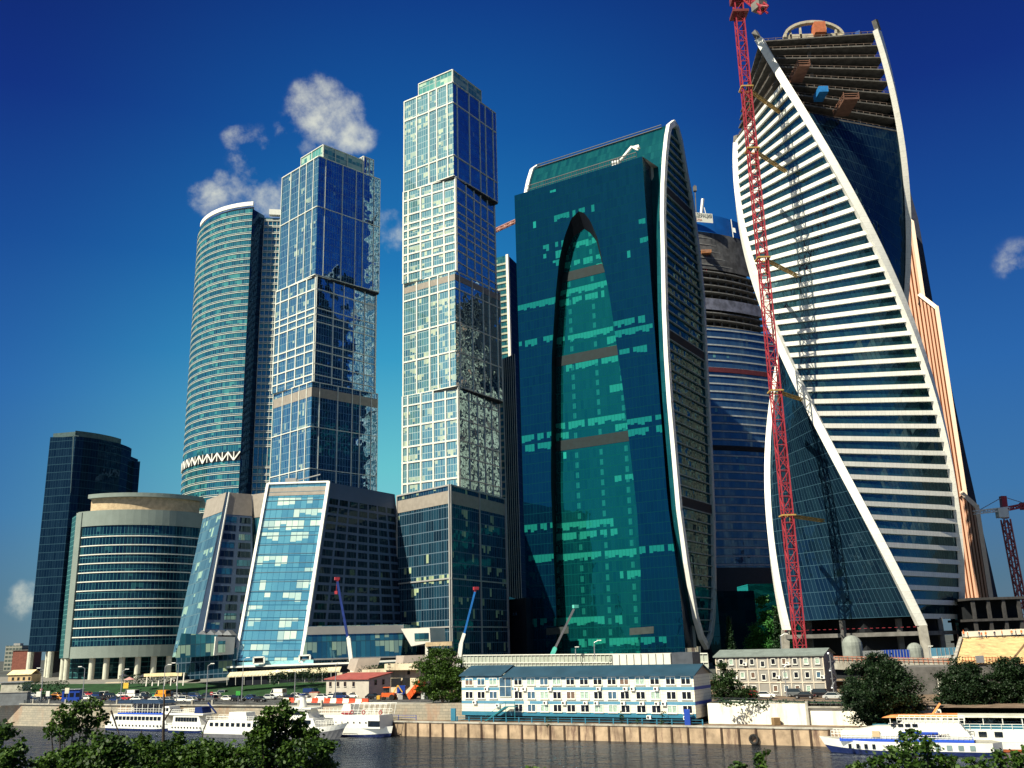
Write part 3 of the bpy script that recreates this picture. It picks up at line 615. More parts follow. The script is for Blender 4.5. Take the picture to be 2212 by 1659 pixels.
sof_=lambda p:(p-a).dot(dI)
def prof(pts,off=0.): 
    q=[ip(x_,y_,off) for x_,y_ in pts]; return sorted([(p.z,sof_(p)) for p in q])
def interp(pr_,z):
    if z<=pr_[0][0]: return pr_[0][1]
    for (z0,s0),(z1,s1) in zip(pr_,pr_[1:]):
        if z<=z1: return s0+(s1-s0)*(z-z0)/(z1-z0+1e-9)
    return pr_[-1][1]
pL_,pR_,pE_=prof(outL),prof(outR),prof(edge); apex=ip(1250,456.2); za=apex.z
zl=[zb+(za-zb)*math.sin(math.pi/2*i/40) for i in range(41)]
pt=lambda s,z,off=0.: V((a.x+dI.x*s-nI.x*off,a.y+dI.y*s-nI.y*off,z))
mb=MB()
def uvq(s0,s1,s2,s3,z0,z1): return [(s0,z0),(s1,z0),(s2,z1),(s3,z1)]
for z0,z1 in zip(zl,zl[1:]):
    l0,l1=interp(pL_,z0),interp(pL_,z1); r0,r1=interp(pR_,z0),interp(pR_,z1); e0,e1=interp(pE_,z0),interp(pE_,z1)
    if z1>=za-1e-6: l1=r1=sof_(apex)
    mb.poly([pt(0,z0),pt(l0,z0),pt(l1,z1),pt(0,z1)],uvq(0,l0,l1,0,z0,z1))
    mb.poly([pt(r0,z0),pt(e0,z0),pt(e1,z1),pt(r1,z1)],uvq(r0,e0,e1,r1,z0,z1))
e0,e1=interp(pE_,za),interp(pE_,212)
mb.poly([pt(0,za),pt(e0,za),pt(e1,212),pt(0,212)],uvq(0,e0,e1,0,za,212))
mb.wall(pt(0,zb,50),pt(0,zb),pt(0,212),pt(0,212,50),200)
mb.poly([pt(0,212),pt(e1,212),pt(e1+2,212,14),pt(0,212,14)],mi=1)
g=T.add('front_glass',mb,[GL_I,ROOFM])
# reveal and recess
D=5.
inL=[(1203,1400),(1204,1300),(1202,1198),(1200,1043),(1201,771),(1207,665),(1214.3,608),(1224,547.5),(1238,512),(1262.2,494.6)]
pI=sorted([(ip(x_,y_,D).z,sof_(ip(x_,y_,D))) for x_,y_ in inL]); zi=ip(1262.2,494.6,D).z; si=sof_(ip(1262.2,494.6,D))
inR=sorted([(ip(x_,y_,D).z,sof_(ip(x_,y_,D))) for x_,y_ in [(1262.2,494.6),(1276,504),(1290,524)]])+[]
def irx(z):
    if z>inR[0][0]: return interp(inR,z)
    return lerp(interp(pR_,z)+.5,inR[0][1],max(0,1-(inR[0][0]-z)/25.))
rv=MB(); rc=MB(); N_=40
for i in range(N_):
    f0,f1=math.sin(math.pi/2*i/N_),math.sin(math.pi/2*(i+1)/N_); zo0,zo1=lerp(zb,za,f0),lerp(zb,za,f1); z0,z1=lerp(zb,zi,f0),lerp(zb,zi,f1)
    L0,L1=interp(pL_,zo0),interp(pL_,zo1); R0,R1=interp(pR_,zo0),interp(pR_,zo1)
    l0,l1,r0,r1=interp(pI,z0),interp(pI,z1),irx(z0),irx(z1)
    if i==N_-1: L1=R1=sof_(apex); l1=r1=si
    rv.poly([pt(L0,zo0),pt(l0,z0,D),pt(l1,z1,D),pt(L1,zo1)]); rv.poly([pt(r0,z0,D),pt(R0,zo0),pt(R1,zo1),pt(r1,z1,D)])
    rc.poly([pt(l0,z0,D),pt(r0,z0,D),pt(r1,z1,D),pt(l1,z1,D)],uvq(l0,r0,r1,l1,z0,z1))
T.add('arch_reveal',rv,mat('shadow_dark_reveal',(.001,.003,.010),.7,var=.1),parent=g); gr=T.add('recess_glass',rc,GL_I2)  # reveal coloured almost black to stand for the shadow inside the arch
for y0,xl,xr in((600,1211,1304),(782,1200,1338),(965,1201,1360)):
    z0=ip(xl+10,y0+9,D).z; m_=MB(); l_,r_=interp(pI,z0)+.2,irx(z0)-.1
    l2,r2=interp(pI,z0+4.2)+.2,irx(z0+4.2)-.1
    m_.poly([pt(l_,z0,D-.1),pt(r_,z0,D-.1),pt(r2,z0+4.2,D-.1),pt(l2,z0+4.2,D-.1)]); T.add('louvre_band',m_,mat('brown_louvre',(.004,.014,.018),.7,var=.2),parent=gr)
for xa,xb in((1180,1228),(1360,1412)):
    m_=MB(); p0,p1,p2,p3=ip(xa,1372,-.1),ip(xb,1368,-.1),ip(xb,1353,-.1),ip(xa,1357,-.1); m_.wall(p0,p1,p2,p3); T.add('vent_panel',m_,mat('grey_vent_panel',(.035,.045,.045),.6))
# right chamfer flank
cd=V((.45,.89,0)); m_=MB(); st=MB()
for (z0,s0),(z1,s1) in zip(pE_,pE_[1:]):
    A0,A1=pt(s0,z0),pt(s1,z1); m_.wall(A0,A0+cd*11,A1+cd*11,A1)
    st.bar(A0+cd*11.2,A1+cd*11.2,1.5,1.2,V((0,-1,0)))
T.add('side_flank',m_,mat('dark_flank_glass',(.004,.012,.03),.15,var=.1)); T.add('pale_strip',st,mat('pale_green_panel',(.42,.47,.42),.45))
# lens body
P0=at_z(1453,266.5,239); 
lp=lambda px,py: on_pl(px,py,P0,dI)
lf=[(1453,266.5),(1443,275),(1438.5,300),(1434,345),(1431,400),(1430,464),(1432,560),(1434,665),(1438.5,771),(1445,870),(1453.3,965),(1465,1101),(1480.5,1217),(1499.9,1333),(1512,1376),(1523,1396)]
rb=[(1523,1396),(1532,1370),(1537,1330),(1539,1275),(1538,1200),(1537,1120),(1531,965),(1526,865),(1521,771),(1515.4,640),(1507,560),(1499.4,496),(1490,430),(1480,378),(1467.4,304),(1460,277),(1453,266.5)]
LF=[lp(*q_) for q_ in lf]; RB=[lp(*q_) for q_ in rb]
mb=MB(); ext=-dI*68; u=0
gap=max(2,sof_(P0)-interp(pE_,120)-1.5)
def clampb(p):
    d_=(p-a).dot(nI); return p-nI*max(0,d_+8.5) if p.z<214 else p
for i in range(len(LF)-1):
    p,q=LF[i],LF[i+1]; e1_=-dI*gap; pc,qc=clampb(p),clampb(q)
    mb.poly([q+e1_,q,p,p+e1_],[(68-gap,q.z),(68,q.z),(68,p.z),(68-gap,p.z)]); mb.poly([qc+ext,qc+e1_,pc+e1_,pc+ext],[(0,q.z),(68-gap,q.z),(68-gap,p.z),(0,p.z)])
    mb.poly([qc+e1_,q+e1_,p+e1_,pc+e1_])
for i in range(len(RB)-1):
    p,q=RB[i],RB[i+1]; mb.poly([p,p+ext,q+ext,q],[(0,p.z),(68,p.z),(68,q.z),(0,q.z)])
GL_L=glass('glass_lens',(.004,.05,.075,1),(.008,.085,.10,1),(.04,.20,.24,1),r0=.2,pw=1.5,ph=4.1,line=(.004,.05,.06,1),lw=(.1,.2),cp=.0,wob=.02,wl=.02,seed=75)
g=T.add('lens_body',mb,GL_L)
allp=LF+RB[1:-1]; m_=MB(); m_.poly(allp[::-1],[((p-P0).dot(nI),p.z) for p in allp[::-1]])
GL_LE=glass('glass_lens_end',(.003,.03,.055,1),(.008,.06,.08,1),(.14,.32,.40,1),r0=.17,pw=1.6,ph=4.1,line=(.004,.03,.04,1),lw=(.1,.1),cur=(.20,.32,.25,1),cp=.04,wob=.05,wl=.12,seed=76)
mp=MB(); mp.poly(allp,[((p-P0).dot(-nI),p.z) for p in allp]); T.add('end_glass',mp,GL_LE,parent=g)
ctr=sum(allp,V())/len(allp)
for nm,pts,mt_,wd in(('white_rim',LF,WHT,2.5),('grey_rim',RB,mat('grey_blue_rim',(.34,.42,.44),.45,var=.06),2.2)):
    m_=MB()
    for p,q in zip(pts,pts[1:]):
        k=.12 if False else 0
        m_.bar(p+dI*.5+(p-q).normalized()*.3,q+dI*.5-(p-q).normalized()*.3,wd,1.6,dI)
    T.add(nm,m_,mt_,parent=g)
m_=MB()
for p,q in zip(LF[:5],LF[1:5]): m_.bar(p+ext-dI*.5,q+ext-dI*.5,2.2,1.8,dI)
T.add('far_rim',m_,WHT,parent=g)
fr=sorted([(p.z,(p-P0).dot(-nI)) for p in LF]); bk_=sorted([(p.z,(p-P0).dot(-nI)) for p in RB])
z=22.; k=0
while z<232:
    x0,x1=interp(fr,z)+.6,interp(bk_,z)-.6; A0=V((P0.x-nI.x*x0,P0.y-nI.y*x0,z))+dI*.45; A1=V((P0.x-nI.x*x1,P0.y-nI.y*x1,z))+dI*.45
    m_=MB(); 
    if x1-x0>1.5:
        m_.bar(A0,A1,.42,.7,dI); T.add('floor_ledge',m_,mat('grey_green_ledge',(.18,.25,.25),.5),parent=g)
        if k in(11,27,43):
            m_=MB(); m_.bar(A0+V((0,0,2.1)),A1+V((0,0,2.1)),3.9,.5,dI); T.add('plant_floor',m_,DARK,parent=g)
    z+=4.1; k+=1
# roof rail of the front block, ridge rail, window cleaning cradle
m_=MB()
for i in range(46): p=pt(6+i*1.18,212,1.2); m_.bar(p,p+V((0,0,3.4)),.18,.18)
m_.bar(pt(6,215.4,1.2),pt(59,215.4,1.2),.3,.3); m_.bar(pt(6,213.6,1.2),pt(59,213.6,1.2),.2,.2); T.add('roof_railing',m_,mat('dark_rail',(.05,.06,.07),.5))
m_=MB(); m_.box(pt(49,214.,3),(3,3,3),-.5); m_.bar(pt(51,215,3),pt(57,219,2),.9,.9); m_.bar(pt(57,219,2),pt(60,216,1),.6,.6); m_.box(pt(59,218,2),(2.5,1.6,1.2),-.5); T.add('cleaning_cradle',m_,WHT)
m_=MB(); p0,p1=LF[1]-dI*3,LF[1]+ext+dI*2; m_.bar(p0+V((0,0,2.2)),p1+V((0,0,2.2)),.3,.3); m_.bar(p0+V((0,0,.8)),p1+V((0,0,.8)),.9,.3)
for i in range(30): q=lerp(p0,p1,i/29); m_.bar(q,q+V((0,0,2.2)),.12,.12)
T.add('ridge_railing',m_,mat('dark_rail',(.05,.06,.07),.5))
# ================================================================== tower under construction with blue banner
tp=[at_z(1440,455,243),at_z(1497,461,243),at_z(1550.6,469,243),at_z(1600,485,243)]
for p in tp: p.z=0
arcF,cF,_=arc3(tp[0],tp[1]+V((0,-1.5,0)),tp[3],22)
def fplan(z):
    g_=max(0,min(1,(243-z)/110.))
    o=[]
    for i,p in enumerate(arcF):
        k=i/22; q=p+V((k*k*11*g_,-k*1*g_,0)); o.append(q)
    return o
T=Thing('curved_unfinished_tower','curved tower under construction with bare floors and a blue wrap bearing a white sign','tower',(tp[2].x,tp[2].y,8))
GL_FD=glass('glass_federation',(.012,.035,.09,1),(.03,.08,.16,1),(.2,.34,.5,1),r0=.2,pw=1.6,ph=4.2,line=(.03,.06,.12,1),lw=(.15,.2),cur=(.12,.32,.33,1),cp=.12,wob=.03,wl=.05,seed=81,fv=.5)
zofy=lambda x_,y_: at_y(x_,y_,tp[2].y).z
z1b=zofy(1545,508); zop=zofy(1545,588); zbelt1=zofy(1560,652); zbelt0=zofy(1560,676); zgl=zofy(1570,714); zbot=zofy(1600,1228)
m_=MB(); curved(m_,fplan(236),z1b,243); pb=fplan(236); m_.wall(zz_(pb[-1],z1b),zz_(pb[-1]+V((-8,22,0)),z1b),zz_(pb[-1]+V((-8,22,0)),243),zz_(pb[-1],243)); g=T.add('blue_banner_wrap',m_,mat('blue_wrap',(.005,.13,.5),.6,var=.12,sc=.15))
# netted floors
NET=mat('dust_net',(.10,.10,.105),.95,var=.4,sc=.25,stain=(.04,.045,.055,1),ssc=.12)
m_=MB(); zt=z1b
pf=offs(fplan(200),cF,-.4); curved(m_,pf,zop,z1b-.2); T.add('dust_net',m_,NET)
SLAB=mat('slab_edge_concrete',(.19,.19,.19),.85,var=.25,sc=.5)
z=z1b-3.9; k=0
levels=[]
while z>zgl-1: levels.append(z); z-=3.9
for z in levels:
    p=fplan(z); m_=MB()
    tip=p[-1]; core=[q_ for q_ in p]+[tip+V((-10,20,0)),p[0]+V((0,30,0))]
    if z<zop: core=p+[tip+V((5.5,3,0)),tip+V((-10,20,0)),p[0]+V((0,30,0))]
    m_.prism([(q_.x,q_.y) for q_ in core],z,z+.55); T.add('floor_slab',m_,SLAB)
m_=MB()
for i in range(0,22,2): q_=lerp(fplan(180)[i],cF,.045); m_.box(zz_(q_,(zgl+zop)/2),(1.1,1.1,zop-zgl))
for i in range(0,8): q_=fplan(180)[-1]+V((-1-i*1.6,3+i*3,0)); m_.box(zz_(q_,(zgl+zop)/2),(.9,.9,zop-zgl))
T.add('columns',m_,DCONC)
m_=MB(); q0,q1=fplan(180)[0],fplan(180)[-1]; m_.prism([(q0.x-4,q0.y+16),(q1.x-8,q1.y+12),(q1.x-14,q1.y+28),(q0.x-4,q0.y+34)],zgl,z1b); T.add('core',m_,DARK)
m_=MB(); curved(m_,offs(fplan(170),cF,.2),zbelt0,zbelt1); T.add('net_belt',m_,mat('lilac_net',(.13,.14,.20),.9,var=.4,sc=.3))
m_=MB(); curved(m_,fplan(100),zbot,zgl); pb=fplan(100); m_.wall(zz_(pb[-1],zbot),zz_(pb[-1]+V((-6,20,0)),zbot),zz_(pb[-1]+V((-6,20,0)),zgl),zz_(pb[-1],zgl)); g2=T.add('curved_glass',m_,GL_FD)
m_=MB(); q0=fplan(100)[0]; m_.wall(zz_(q0+V((6,75,0)),8),zz_(q0,8),zz_(q0,205),zz_(q0+V((6,75,0)),205)); T.add('sunlit_side',m_,glass('reflection_wall_pattern',(.60,.55,.42,1),(.85,.80,.64,1),(.5,.5,.5,1),r0=.06,pw=5.,ph=9,line=(.04,.04,.05,1),lw=(1.2,2.6),cur=(.10,.05,.05,1),cp=.5,seed=83))  # unseen pale wall, added for the tallest tower's side glass to mirror
z=zgl-1; pbn=[q_ for q_ in fplan(100)]; cFb=cF; k=0
while z>zbot+1:
    m_=MB(); cband(m_,pbn,z-.75,z,cF,.4); T.add('floor_band',m_,mat('silver_band',(.34,.38,.42),.4,var=.15),parent=g2); z-=4.2; k+=1
for y_,mt_ in((805,mat('red_brown_gap',(.10,.02,.03),.7)),(972,DARK)):
    zz=zofy(1590,y_); m_=MB(); cband(m_,pbn,zz-1.2,zz+1.3,cF,.48); T.add('open_floor',m_,mt_,parent=g2)
m_=MB(); q0,q1=pbn[0],pbn[-1]; curved(m_,offs(pbn,cF,1.5),8,zbot); T.add('dark_podium',m_,mat('black_cladding',(.01,.012,.02),.4))
# sign on the banner
def text_mesh(txt,size,extrude=.02,align='CENTER'):
    c=bpy.data.curves.new('txt','FONT'); c.body=txt; c.size=size; c.extrude=extrude; c.align_x=align; c.align_y='CENTER'
    o=bpy.data.objects.new('txt',c); COL.objects.link(o); dg=bpy.context.evaluated_depsgraph_get(); dg.update()
    me=bpy.data.meshes.new_from_object(o.evaluated_get(dg)); bpy.data.objects.remove(o); bpy.data.curves.remove(c); return me
def put_text(txt,size,origin,xdir,ydir,m_,parent,name='lettering',base=V((0,0,0)),align='CENTER',sx=1.):
    me=text_mesh(txt,size,.03,align); xd=V(xdir).normalized(); yd=V(ydir).normalized(); zd=xd.cross(yd)
    for v in me.vertices:
        c=v.co.copy(); v.co=V(origin)+xd*c.x*sx+yd*c.y+zd*c.z-base
    me.materials.clear(); me.materials.append(m_); o=bpy.data.objects.new(name,me); COL.objects.link(o); o.parent=parent; return o
pb=offs(fplan(236),cF,.35); R_=min(range(23),key=lambda i:abs((pb[i]-at_y(1532,480,pb[i].y)).x)); 
re_=at_y(1532,492,tp[2].y-2); pr_=min(pb,key=lambda q_:abs(q_.x-re_.x)); i_=pb.index(pr_); lf_=pb[max(0,i_-11)]
xd=(pr_-lf_).normalized(); nn_=V((xd.y,-xd.x,0)); off_=nn_*3.0
zs1,zs0=at_y(1500,467,pr_.y).z-.3,at_y(1500,488,pr_.y).z
m_=MB(); m_.wall(zz_(pr_-xd*22,zs0)+off_,zz_(pr_,zs0)+off_,zz_(pr_,zs1)+off_,zz_(pr_-xd*22,zs1)+off_)
sg=T.add('sign_panel',m_,mat('sign_white',(.8,.79,.72),.6,var=.02),parent=g)
cz=lerp(zs0,zs1,.68); put_text('ФЕДЕРАЦИЯ',3.1,zz_(pr_-xd*.4,cz)+off_+nn_*.06,xd,(0,0,1),mat('grey_letters',(.10,.12,.12),.6),T.o,base=T.loc,align='RIGHT',sx=.62)
put_text('МОСКВА',1.7,zz_(pr_-xd*6.3,lerp(zs0,zs1,.22))+off_+nn_*.06,xd,(0,0,1),mat('red_letters',(.55,.28,.22),.6),T.o,base=T.loc,align='RIGHT',sx=.8)
p=at_y(1584,500,pb[-3].y-4); m_=MB(); q_=at_y(1578,490,pb[-4].y-3); m_.bar(at_y(1579,474,q_.y),at_y(1584,513,q_.y),.35,.3); m_.wall(at_y(1583,501,q_.y),at_y(1590,503,q_.y),at_y(1588,493,q_.y),at_y(1581,491,q_.y)); T.add('banner_flag',m_,WHT)
m_=MB(); c_=at_y(1518,458,tp[2].y+8); m_.tube(at_y(1515,462,c_.y),at_y(1518,430,c_.y),.9,k=6); m_.bar(at_y(1525,464,c_.y),at_y(1521,448,c_.y),.35); T.add('roof_mast',m_,WHT)
c_=at_y(1502,430,tp[2].y+20); m_=MB(); m_.bar(at_y(1504,470,c_.y),at_y(1501,400,c_.y),.5); m_.box(at_y(1501,408,c_.y),(1.8,1.8,3)); T.add('hoist_mast',m_,DCONC)
def oplat(T,px,py,Y,sx,sy,h,mt_,name='loading_platform'):
    m_=MB(); c=at_y(px,py,Y); m_.box(c,(sx,sy,.4)); 
    for s_ in(-1,1):
        for k in range(3): m_.bar(c+V((s_*sx/2,-sy/2,.3+k*h/3)),c+V((s_*sx/2,sy/2,.3+k*h/3)),.2)
        for k in range(4): q_=c+V((s_*sx/2,-sy/2+sy*k/3,0)); m_.bar(q_,q_+V((0,0,h)),.2)
    for k in range(3): m_.bar(c+V((-sx/2,-sy/2,.3+k*h/3)),c+V((sx/2,-sy/2,.3+k*h/3)),.2)
    T.add(name,m_,mt_)
oplat(T,1525,548,tp[2].y-6,5,4,1.6,mat('pale_orange_platform',(.50,.22,.10),.7)); 
m_=MB(); 
for dx in(-2,2): m_.bar(at_y(1525+dx,550,tp[2].y-5),at_y(1524+dx,590,tp[2].y-5),.3)
T.add('hoist_cables',m_,REDP)
# ================================================================== twisted tower
RIBM=clad('rib_cladding',(.82,.80,.74,1),(.76,.75,.70,1),(.45,.45,.42,1),3.1,2.3,.03)
EC=V((124.83,346.87,0)); ER=32.35
phi=lambda z: math.radians(-63.91-.65121*(z-130))
def ecor(z,off,r=ER): a_=phi(z)+math.radians(off); return V((EC.x+r*math.cos(a_),EC.y+r*math.sin(a_),z))
FH=4.6; EZ0=24.5; nE=43
T=Thing('twisted_tower','twisting tower with white ribs and bands round blue glass and bare floors on top','tower',(EC.x,EC.y,10))
GL_E1=glass('glass_twist_banded',(.004,.022,.04,1),(.012,.05,.065,1),(.30,.46,.50,1),r0=.27,pw=1.5,ph=4.6,line=(.006,.03,.04,1),lw=(.12,.1),cp=.0,wob=.02,wl=.06,seed=91)
GL_E2=glass('glass_twist_plain',(.003,.012,.028,1),(.008,.026,.045,1),(.10,.19,.27,1),r0=.20,pw=1.5,ph=4.6,line=(.04,.09,.13,1),lw=(.1,.16),cp=.0,wob=.03,wl=.22,seed=92)
faces=[(-90,0,1,43),(0,90,0,40),(90,180,1,43),(-180,-90,0,42)]
for o0,o1,bd,nf in faces:
    mb=MB(); K=10
    for i in range(nf):
        z0=EZ0+i*FH; z1=z0+FH
        for k in range(K):
            f0,f1=k/K,(k+1)/K
            a0,a1=lerp(ecor(z0,o0,ER-.6),ecor(z0,o1,ER-.6),f0),lerp(ecor(z0,o0,ER-.6),ecor(z0,o1,ER-.6),f1)
            b0,b1=lerp(ecor(z1,o0,ER-.6),ecor(z1,o1,ER-.6),f0),lerp(ecor(z1,o0,ER-.6),ecor(z1,o1,ER-.6),f1)
            L_=45.; mb.poly([a0,a1,b1,b0],[(f0*L_,z0-EZ0),(f1*L_,z0-EZ0),(f1*L_,z1-EZ0),(f0*L_,z1-EZ0)])
    g=T.add('twisted_glass',mb,GL_E1 if bd else GL_E2)
    if bd:
        for i in range(nf+1):
            z=EZ0+i*FH; m_=MB(); A0,A1=ecor(z,o0,ER-.3),ecor(z,o1,ER-.3); n=(A1-A0).cross(V((0,0,1))).normalized()
            m_.bar(A0,A1,1.6,1.3,n); T.add('floor_band',m_,BANDM,parent=g)
    else:
        for i in range(0,nf): pass
for off in(0,-90,180,90):
    m_=MB(); z=EZ0-3; zt=245.5 if off in(0,90) else 222
    pr0=None
    while z<zt:
        z1=min(z+2.3,zt); p0,p1=ecor(z,off,ER+.1),ecor(z1,off,ER+.1); n=(V((p0.x,p0.y,0))-EC).normalized()
        # section: flat white fin, built as a swept quad
        def sec(z): 
            p=ecor(z,off,ER+.1); n=(V((p.x,p.y,0))-EC).normalized(); t=V((-n.y,n.x,0)); return [p-t*1.35-n*1.6,p-t*1.5+n*.55,p+t*1.5+n*.55,p+t*1.35-n*1.6]
        s0,s1=sec(z),sec(z1)
        for i in range(4): j=(i+1)%4; m_.poly([s0[i],s0[j],s1[j],s1[i]],[(.04,z*1.),(2.9,z*1.),(2.9,z1*1.),(.04,z1*1.)])
        z=z1
    m_.poly(s1); T.add('corner_rib',m_,RIBM)
    m_=MB(); p0=ecor(zt,off,ER); p1=ecor(zt+4,off,ER); m_.bar(p0,p1,1.8,1.8); T.add('rib_tip',m_,DCONC)
# bare slabs, columns, core and rails above the glass
for i in range(9):
    z=EZ0+40*FH+i*FH
    if z>247: break
    m_=MB(); q=[ecor(z,o,ER-.5) for o in(0,90,180,270)]; m_.prism([(p.x,p.y) for p in q],z-.9,z-.35,mi=0); T.add('floor_slab',m_,mat('raw_slab',(.10,.095,.09),.9,var=.3,sc=.5))
    m_=MB(); 
    for (o0,o1) in((0,90),(-90,0)):
        A0,A1=ecor(z,o0,ER-1.2),ecor(z,o1,ER-1.2); 
        m_.bar(A0+V((0,0,.75)),A1+V((0,0,.75)),.12)
        for k in range(16): p=lerp(A0,A1,k/15); m_.bar(p-V((0,0,.3)),p+V((0,0,.8)),.16)
    T.add('guard_rail',m_,mat('rusty_rail',(.16,.12,.10),.7))
m_=MB(); zc=EZ0+40*FH; 
for o in(0,90,180,270):
    for f_ in(.25,.5,.75):
        A0=lerp(ecor(zc+12,o,ER-7),ecor(zc+12,o+90,ER-7),f_); m_.box(A0+V((0,0,5)),(1.3,1.3,36))
T.add('columns',m_,DCONC)
m_=MB(); m_.box(V((EC.x,EC.y,zc+17)),(24,24,36),.4); T.add('core',m_,DARK)
zr=246.
m_=MB(); pts=[]
cx=at_y(1752,80,EC.y); r0=at_y(1688,86,EC.y).x; r1=at_y(1812,78,EC.y).x; hw=(r1-r0)/2; cxx=(r0+r1)/2
zt_=at_y(1750,62,EC.y).z; zb_=zt_-7
for k in range(15): a_=math.pi*k/14; pts.append(V((cxx-hw*math.cos(a_),EC.y-4,zb_+(zt_-zb_)*math.sin(a_))))
for p,q_ in zip(pts,pts[1:]): m_.bar(p,q_,1.1,2,V((0,1,0)))
for k in(3,5,9,11): m_.bar(pts[k],V((pts[k].x,pts[k].y,zr-3)),.8)
m_.bar(V((cxx-hw,EC.y-4,zb_)),V((cxx+hw,EC.y-4,zb_)),.8,3); T.add('crown_arch',m_,mat('crown_concrete',(.42,.38,.30),.8))
m_=MB(); m_.box(V((cxx+2,EC.y-5,zb_+2.6)),(4.5,5,5)); T.add('hoist_cabin',m_,mat('rust_orange',(.42,.13,.06),.7))
m_=MB(); m_.prism([(cxx-hw+4,EC.y+4),(cxx+hw-4,EC.y+4),(cxx+hw-4,EC.y+10),(cxx-hw+4,EC.y+10)],zr-5,zb_+3); T.add('crown_wall',m_,DCONC)
BR=mat('rusty_platform',(.20,.10,.07),.8,var=.2)
oplat(T,1728,160,EC.y-31,4.5,11,2.6,BR); oplat(T,1828,232,EC.y-31,5.5,12,2.6,BR)
m_=MB(); c=at_y(1773,203,EC.y-31); m_.box(c,(3.4,7,2.4)); T.add('blue_skip',m_,mat('blue_container',(.02,.16,.42),.5))
m_=MB(); c=at_y(1850,85,EC.y-14); 
for k in range(9): m_.box(c+V((-4+k*.9+random.uniform(-.3,.3),random.uniform(-1,1),random.uniform(-2,1.5))),(2.2,2,3.2),random.random()*3)
T.add('blue_tarpaulin',m_,mat('blue_tarp',(.01,.06,.25),.8,var=.3))
# base: transfer slab, V legs, columns
m_=MB(); q=[ecor(20,o,ER+1) for o in(0,90,180,270)]; m_.prism([(p.x,p.y) for p in q],18.5,19.8); T.add('base_platform',m_,DCONC)
for off in(0,-90,180):
    p0=ecor(21.5,off); p1=ecor(8,off-9,ER+1.5); m_=MB(); m_.bar(p0,V((p1.x,p1.y,8)),2.4,2.0,V((0,-1,0))); T.add('base_leg',m_,CONC)
m_=MB(); m_.box(V((EC.x,EC.y,14)),(30,30,22),.3); T.add('base_core',m_,DARK)
for k in range(8): 
    a_=k*math.pi/4; m_=MB(); m_.box(V((EC.x+23*math.cos(a_),EC.y+23*math.sin(a_),13)),(1.6,1.6,22)); T.add('base_column',m_,DCONC)
m_=MB()
A0,A1=ecor(19,-90,ER+.8),ecor(19,-180,ER+.8)
A0.z=A1.z=20.
for k in range(24):
    p,q_=lerp(A1,A0,k/24),lerp(A1,A0,(k+.5)/24); m_.bar(p+V((0,0,1.2)),q_+V((0,0,1.2)),.5,.1)
T.add('barrier_tape',m_,REDP)
# ================================================================== orange striped tower behind
ORS=glass('striped_facade',(.10,.03,.01,1),(.16,.05,.02,1),(.2,.15,.1,1),r0=.05,pw=2.3,ph=400,line=(.66,.38,.27,1),lw=(1.3,.1),cp=.0,seed=95)
T=Thing('striped_orange_tower','stepped tower with orange vertical stripes and a dark slanting flank behind the twisted tower','tower',(at_y(2000,1300,500).x,500,8))
for k,(xa,ya,xb,yb,Y) in enumerate(((1925,440,1970,478,500),(1986,640,2023,662,480),(2077,1068,2110,1091,462))):
    p0,p1=at_y(xa,ya,Y+10),at_y(xb,yb,Y); zt=at_y(xb,yb,Y).z; zl_=at_y(xa,ya,Y+10).z
    if k>0:
        zbx=8
    m_=MB(); q0,q1=V((p0.x,p0.y,8)),V((p1.x,p1.y,8)); m_.wall(q0,q1,V((p1.x,p1.y,zt)),V((p0.x,p0.y,zl_+2)))
    bk=V((9,26,0)); m_.poly([q1,q1+bk,V((p1.x,p1.y,zt-2))+bk,V((p1.x,p1.y,zt-2))],mi=1); m_.poly([V((p0.x,p0.y,zl_)),V((p1.x,p1.y,zt-2)),V((p1.x,p1.y,zt-2))+bk,V((p0.x,p0.y,zl_))+bk],mi=1)
    g=T.add('striped_wall',m_,[ORS,mat('dark_flank_cladding',(.03,.035,.06),.6,var=.2)])
    m_=MB(); n=V((-.4,-1,0)).normalized()*.2; m_.bar(q1+n,V((p1.x,p1.y,zt))+n,1.9,.8,n); m_.bar(q0+n+V((1,0,0)),V((p0.x+1,p0.y,zl_))+n,1.5,.8,n); m_.bar(V((p0.x,p0.y,zl_+1))+n,V((p1.x,p1.y,zt-1))+n,2.,.9,n); T.add('pale_edge',m_,mat('peach_cladding',(.80,.62,.48),.6,var=.06),parent=g)
pp=[(1940,395),(1962,400),(1983,471),(2015,652),(2087,985),(2156,1293),(2158,1330),(1960,1330)]
m_=MB(); f0=[at_y(x_,y_,512) for x_,y_ in pp]; bk=V((4,22,0)); m_.poly(f0[::-1]); m_.poly([p+bk for p in f0])
for i in range(len(f0)): j=(i+1)%len(f0); m_.poly([f0[i],f0[j],f0[j]+bk,f0[i]+bk])
T.add('dark_flank',m_,mat('dark_flank_cladding',(.03,.035,.06),.6))
# ================================================================== low green glass block
GRN=glass('glass_emerald',(.0,.45,.32,1),(.02,.65,.45,1),(.12,.9,.7,1),r0=.5,pw=3,ph=5,line=(.0,.2,.16,1),lw=(.1,.1),cp=0,seed=97,wl=.05)
a,b=at_y(1548,1277,395),at_y(1628,1268,400); T=Thing('low_dark_pavilion','low dark glass block between the arched tower and the twisted tower','building',(a.x,a.y,8))
m_=MB(); m_.prism([(a.x,a.y),(b.x,b.y),(b.x,b.y+20),(a.x,a.y+20)],8,a.z); T.add('glass_wall',m_,glass('glass_black',(.003,.015,.03,1),(.005,.03,.05,1),(.03,.09,.12,1),r0=.15,pw=3,ph=5,line=(.003,.02,.03,1),cp=0,seed=98))
a,b=at_y(1615,1262,402),at_y(1760,1262,402); T=Thing('low_green_pavilion','low bright emerald glass block seen past the left foot of the twisted tower','building',(a.x,a.y,8))
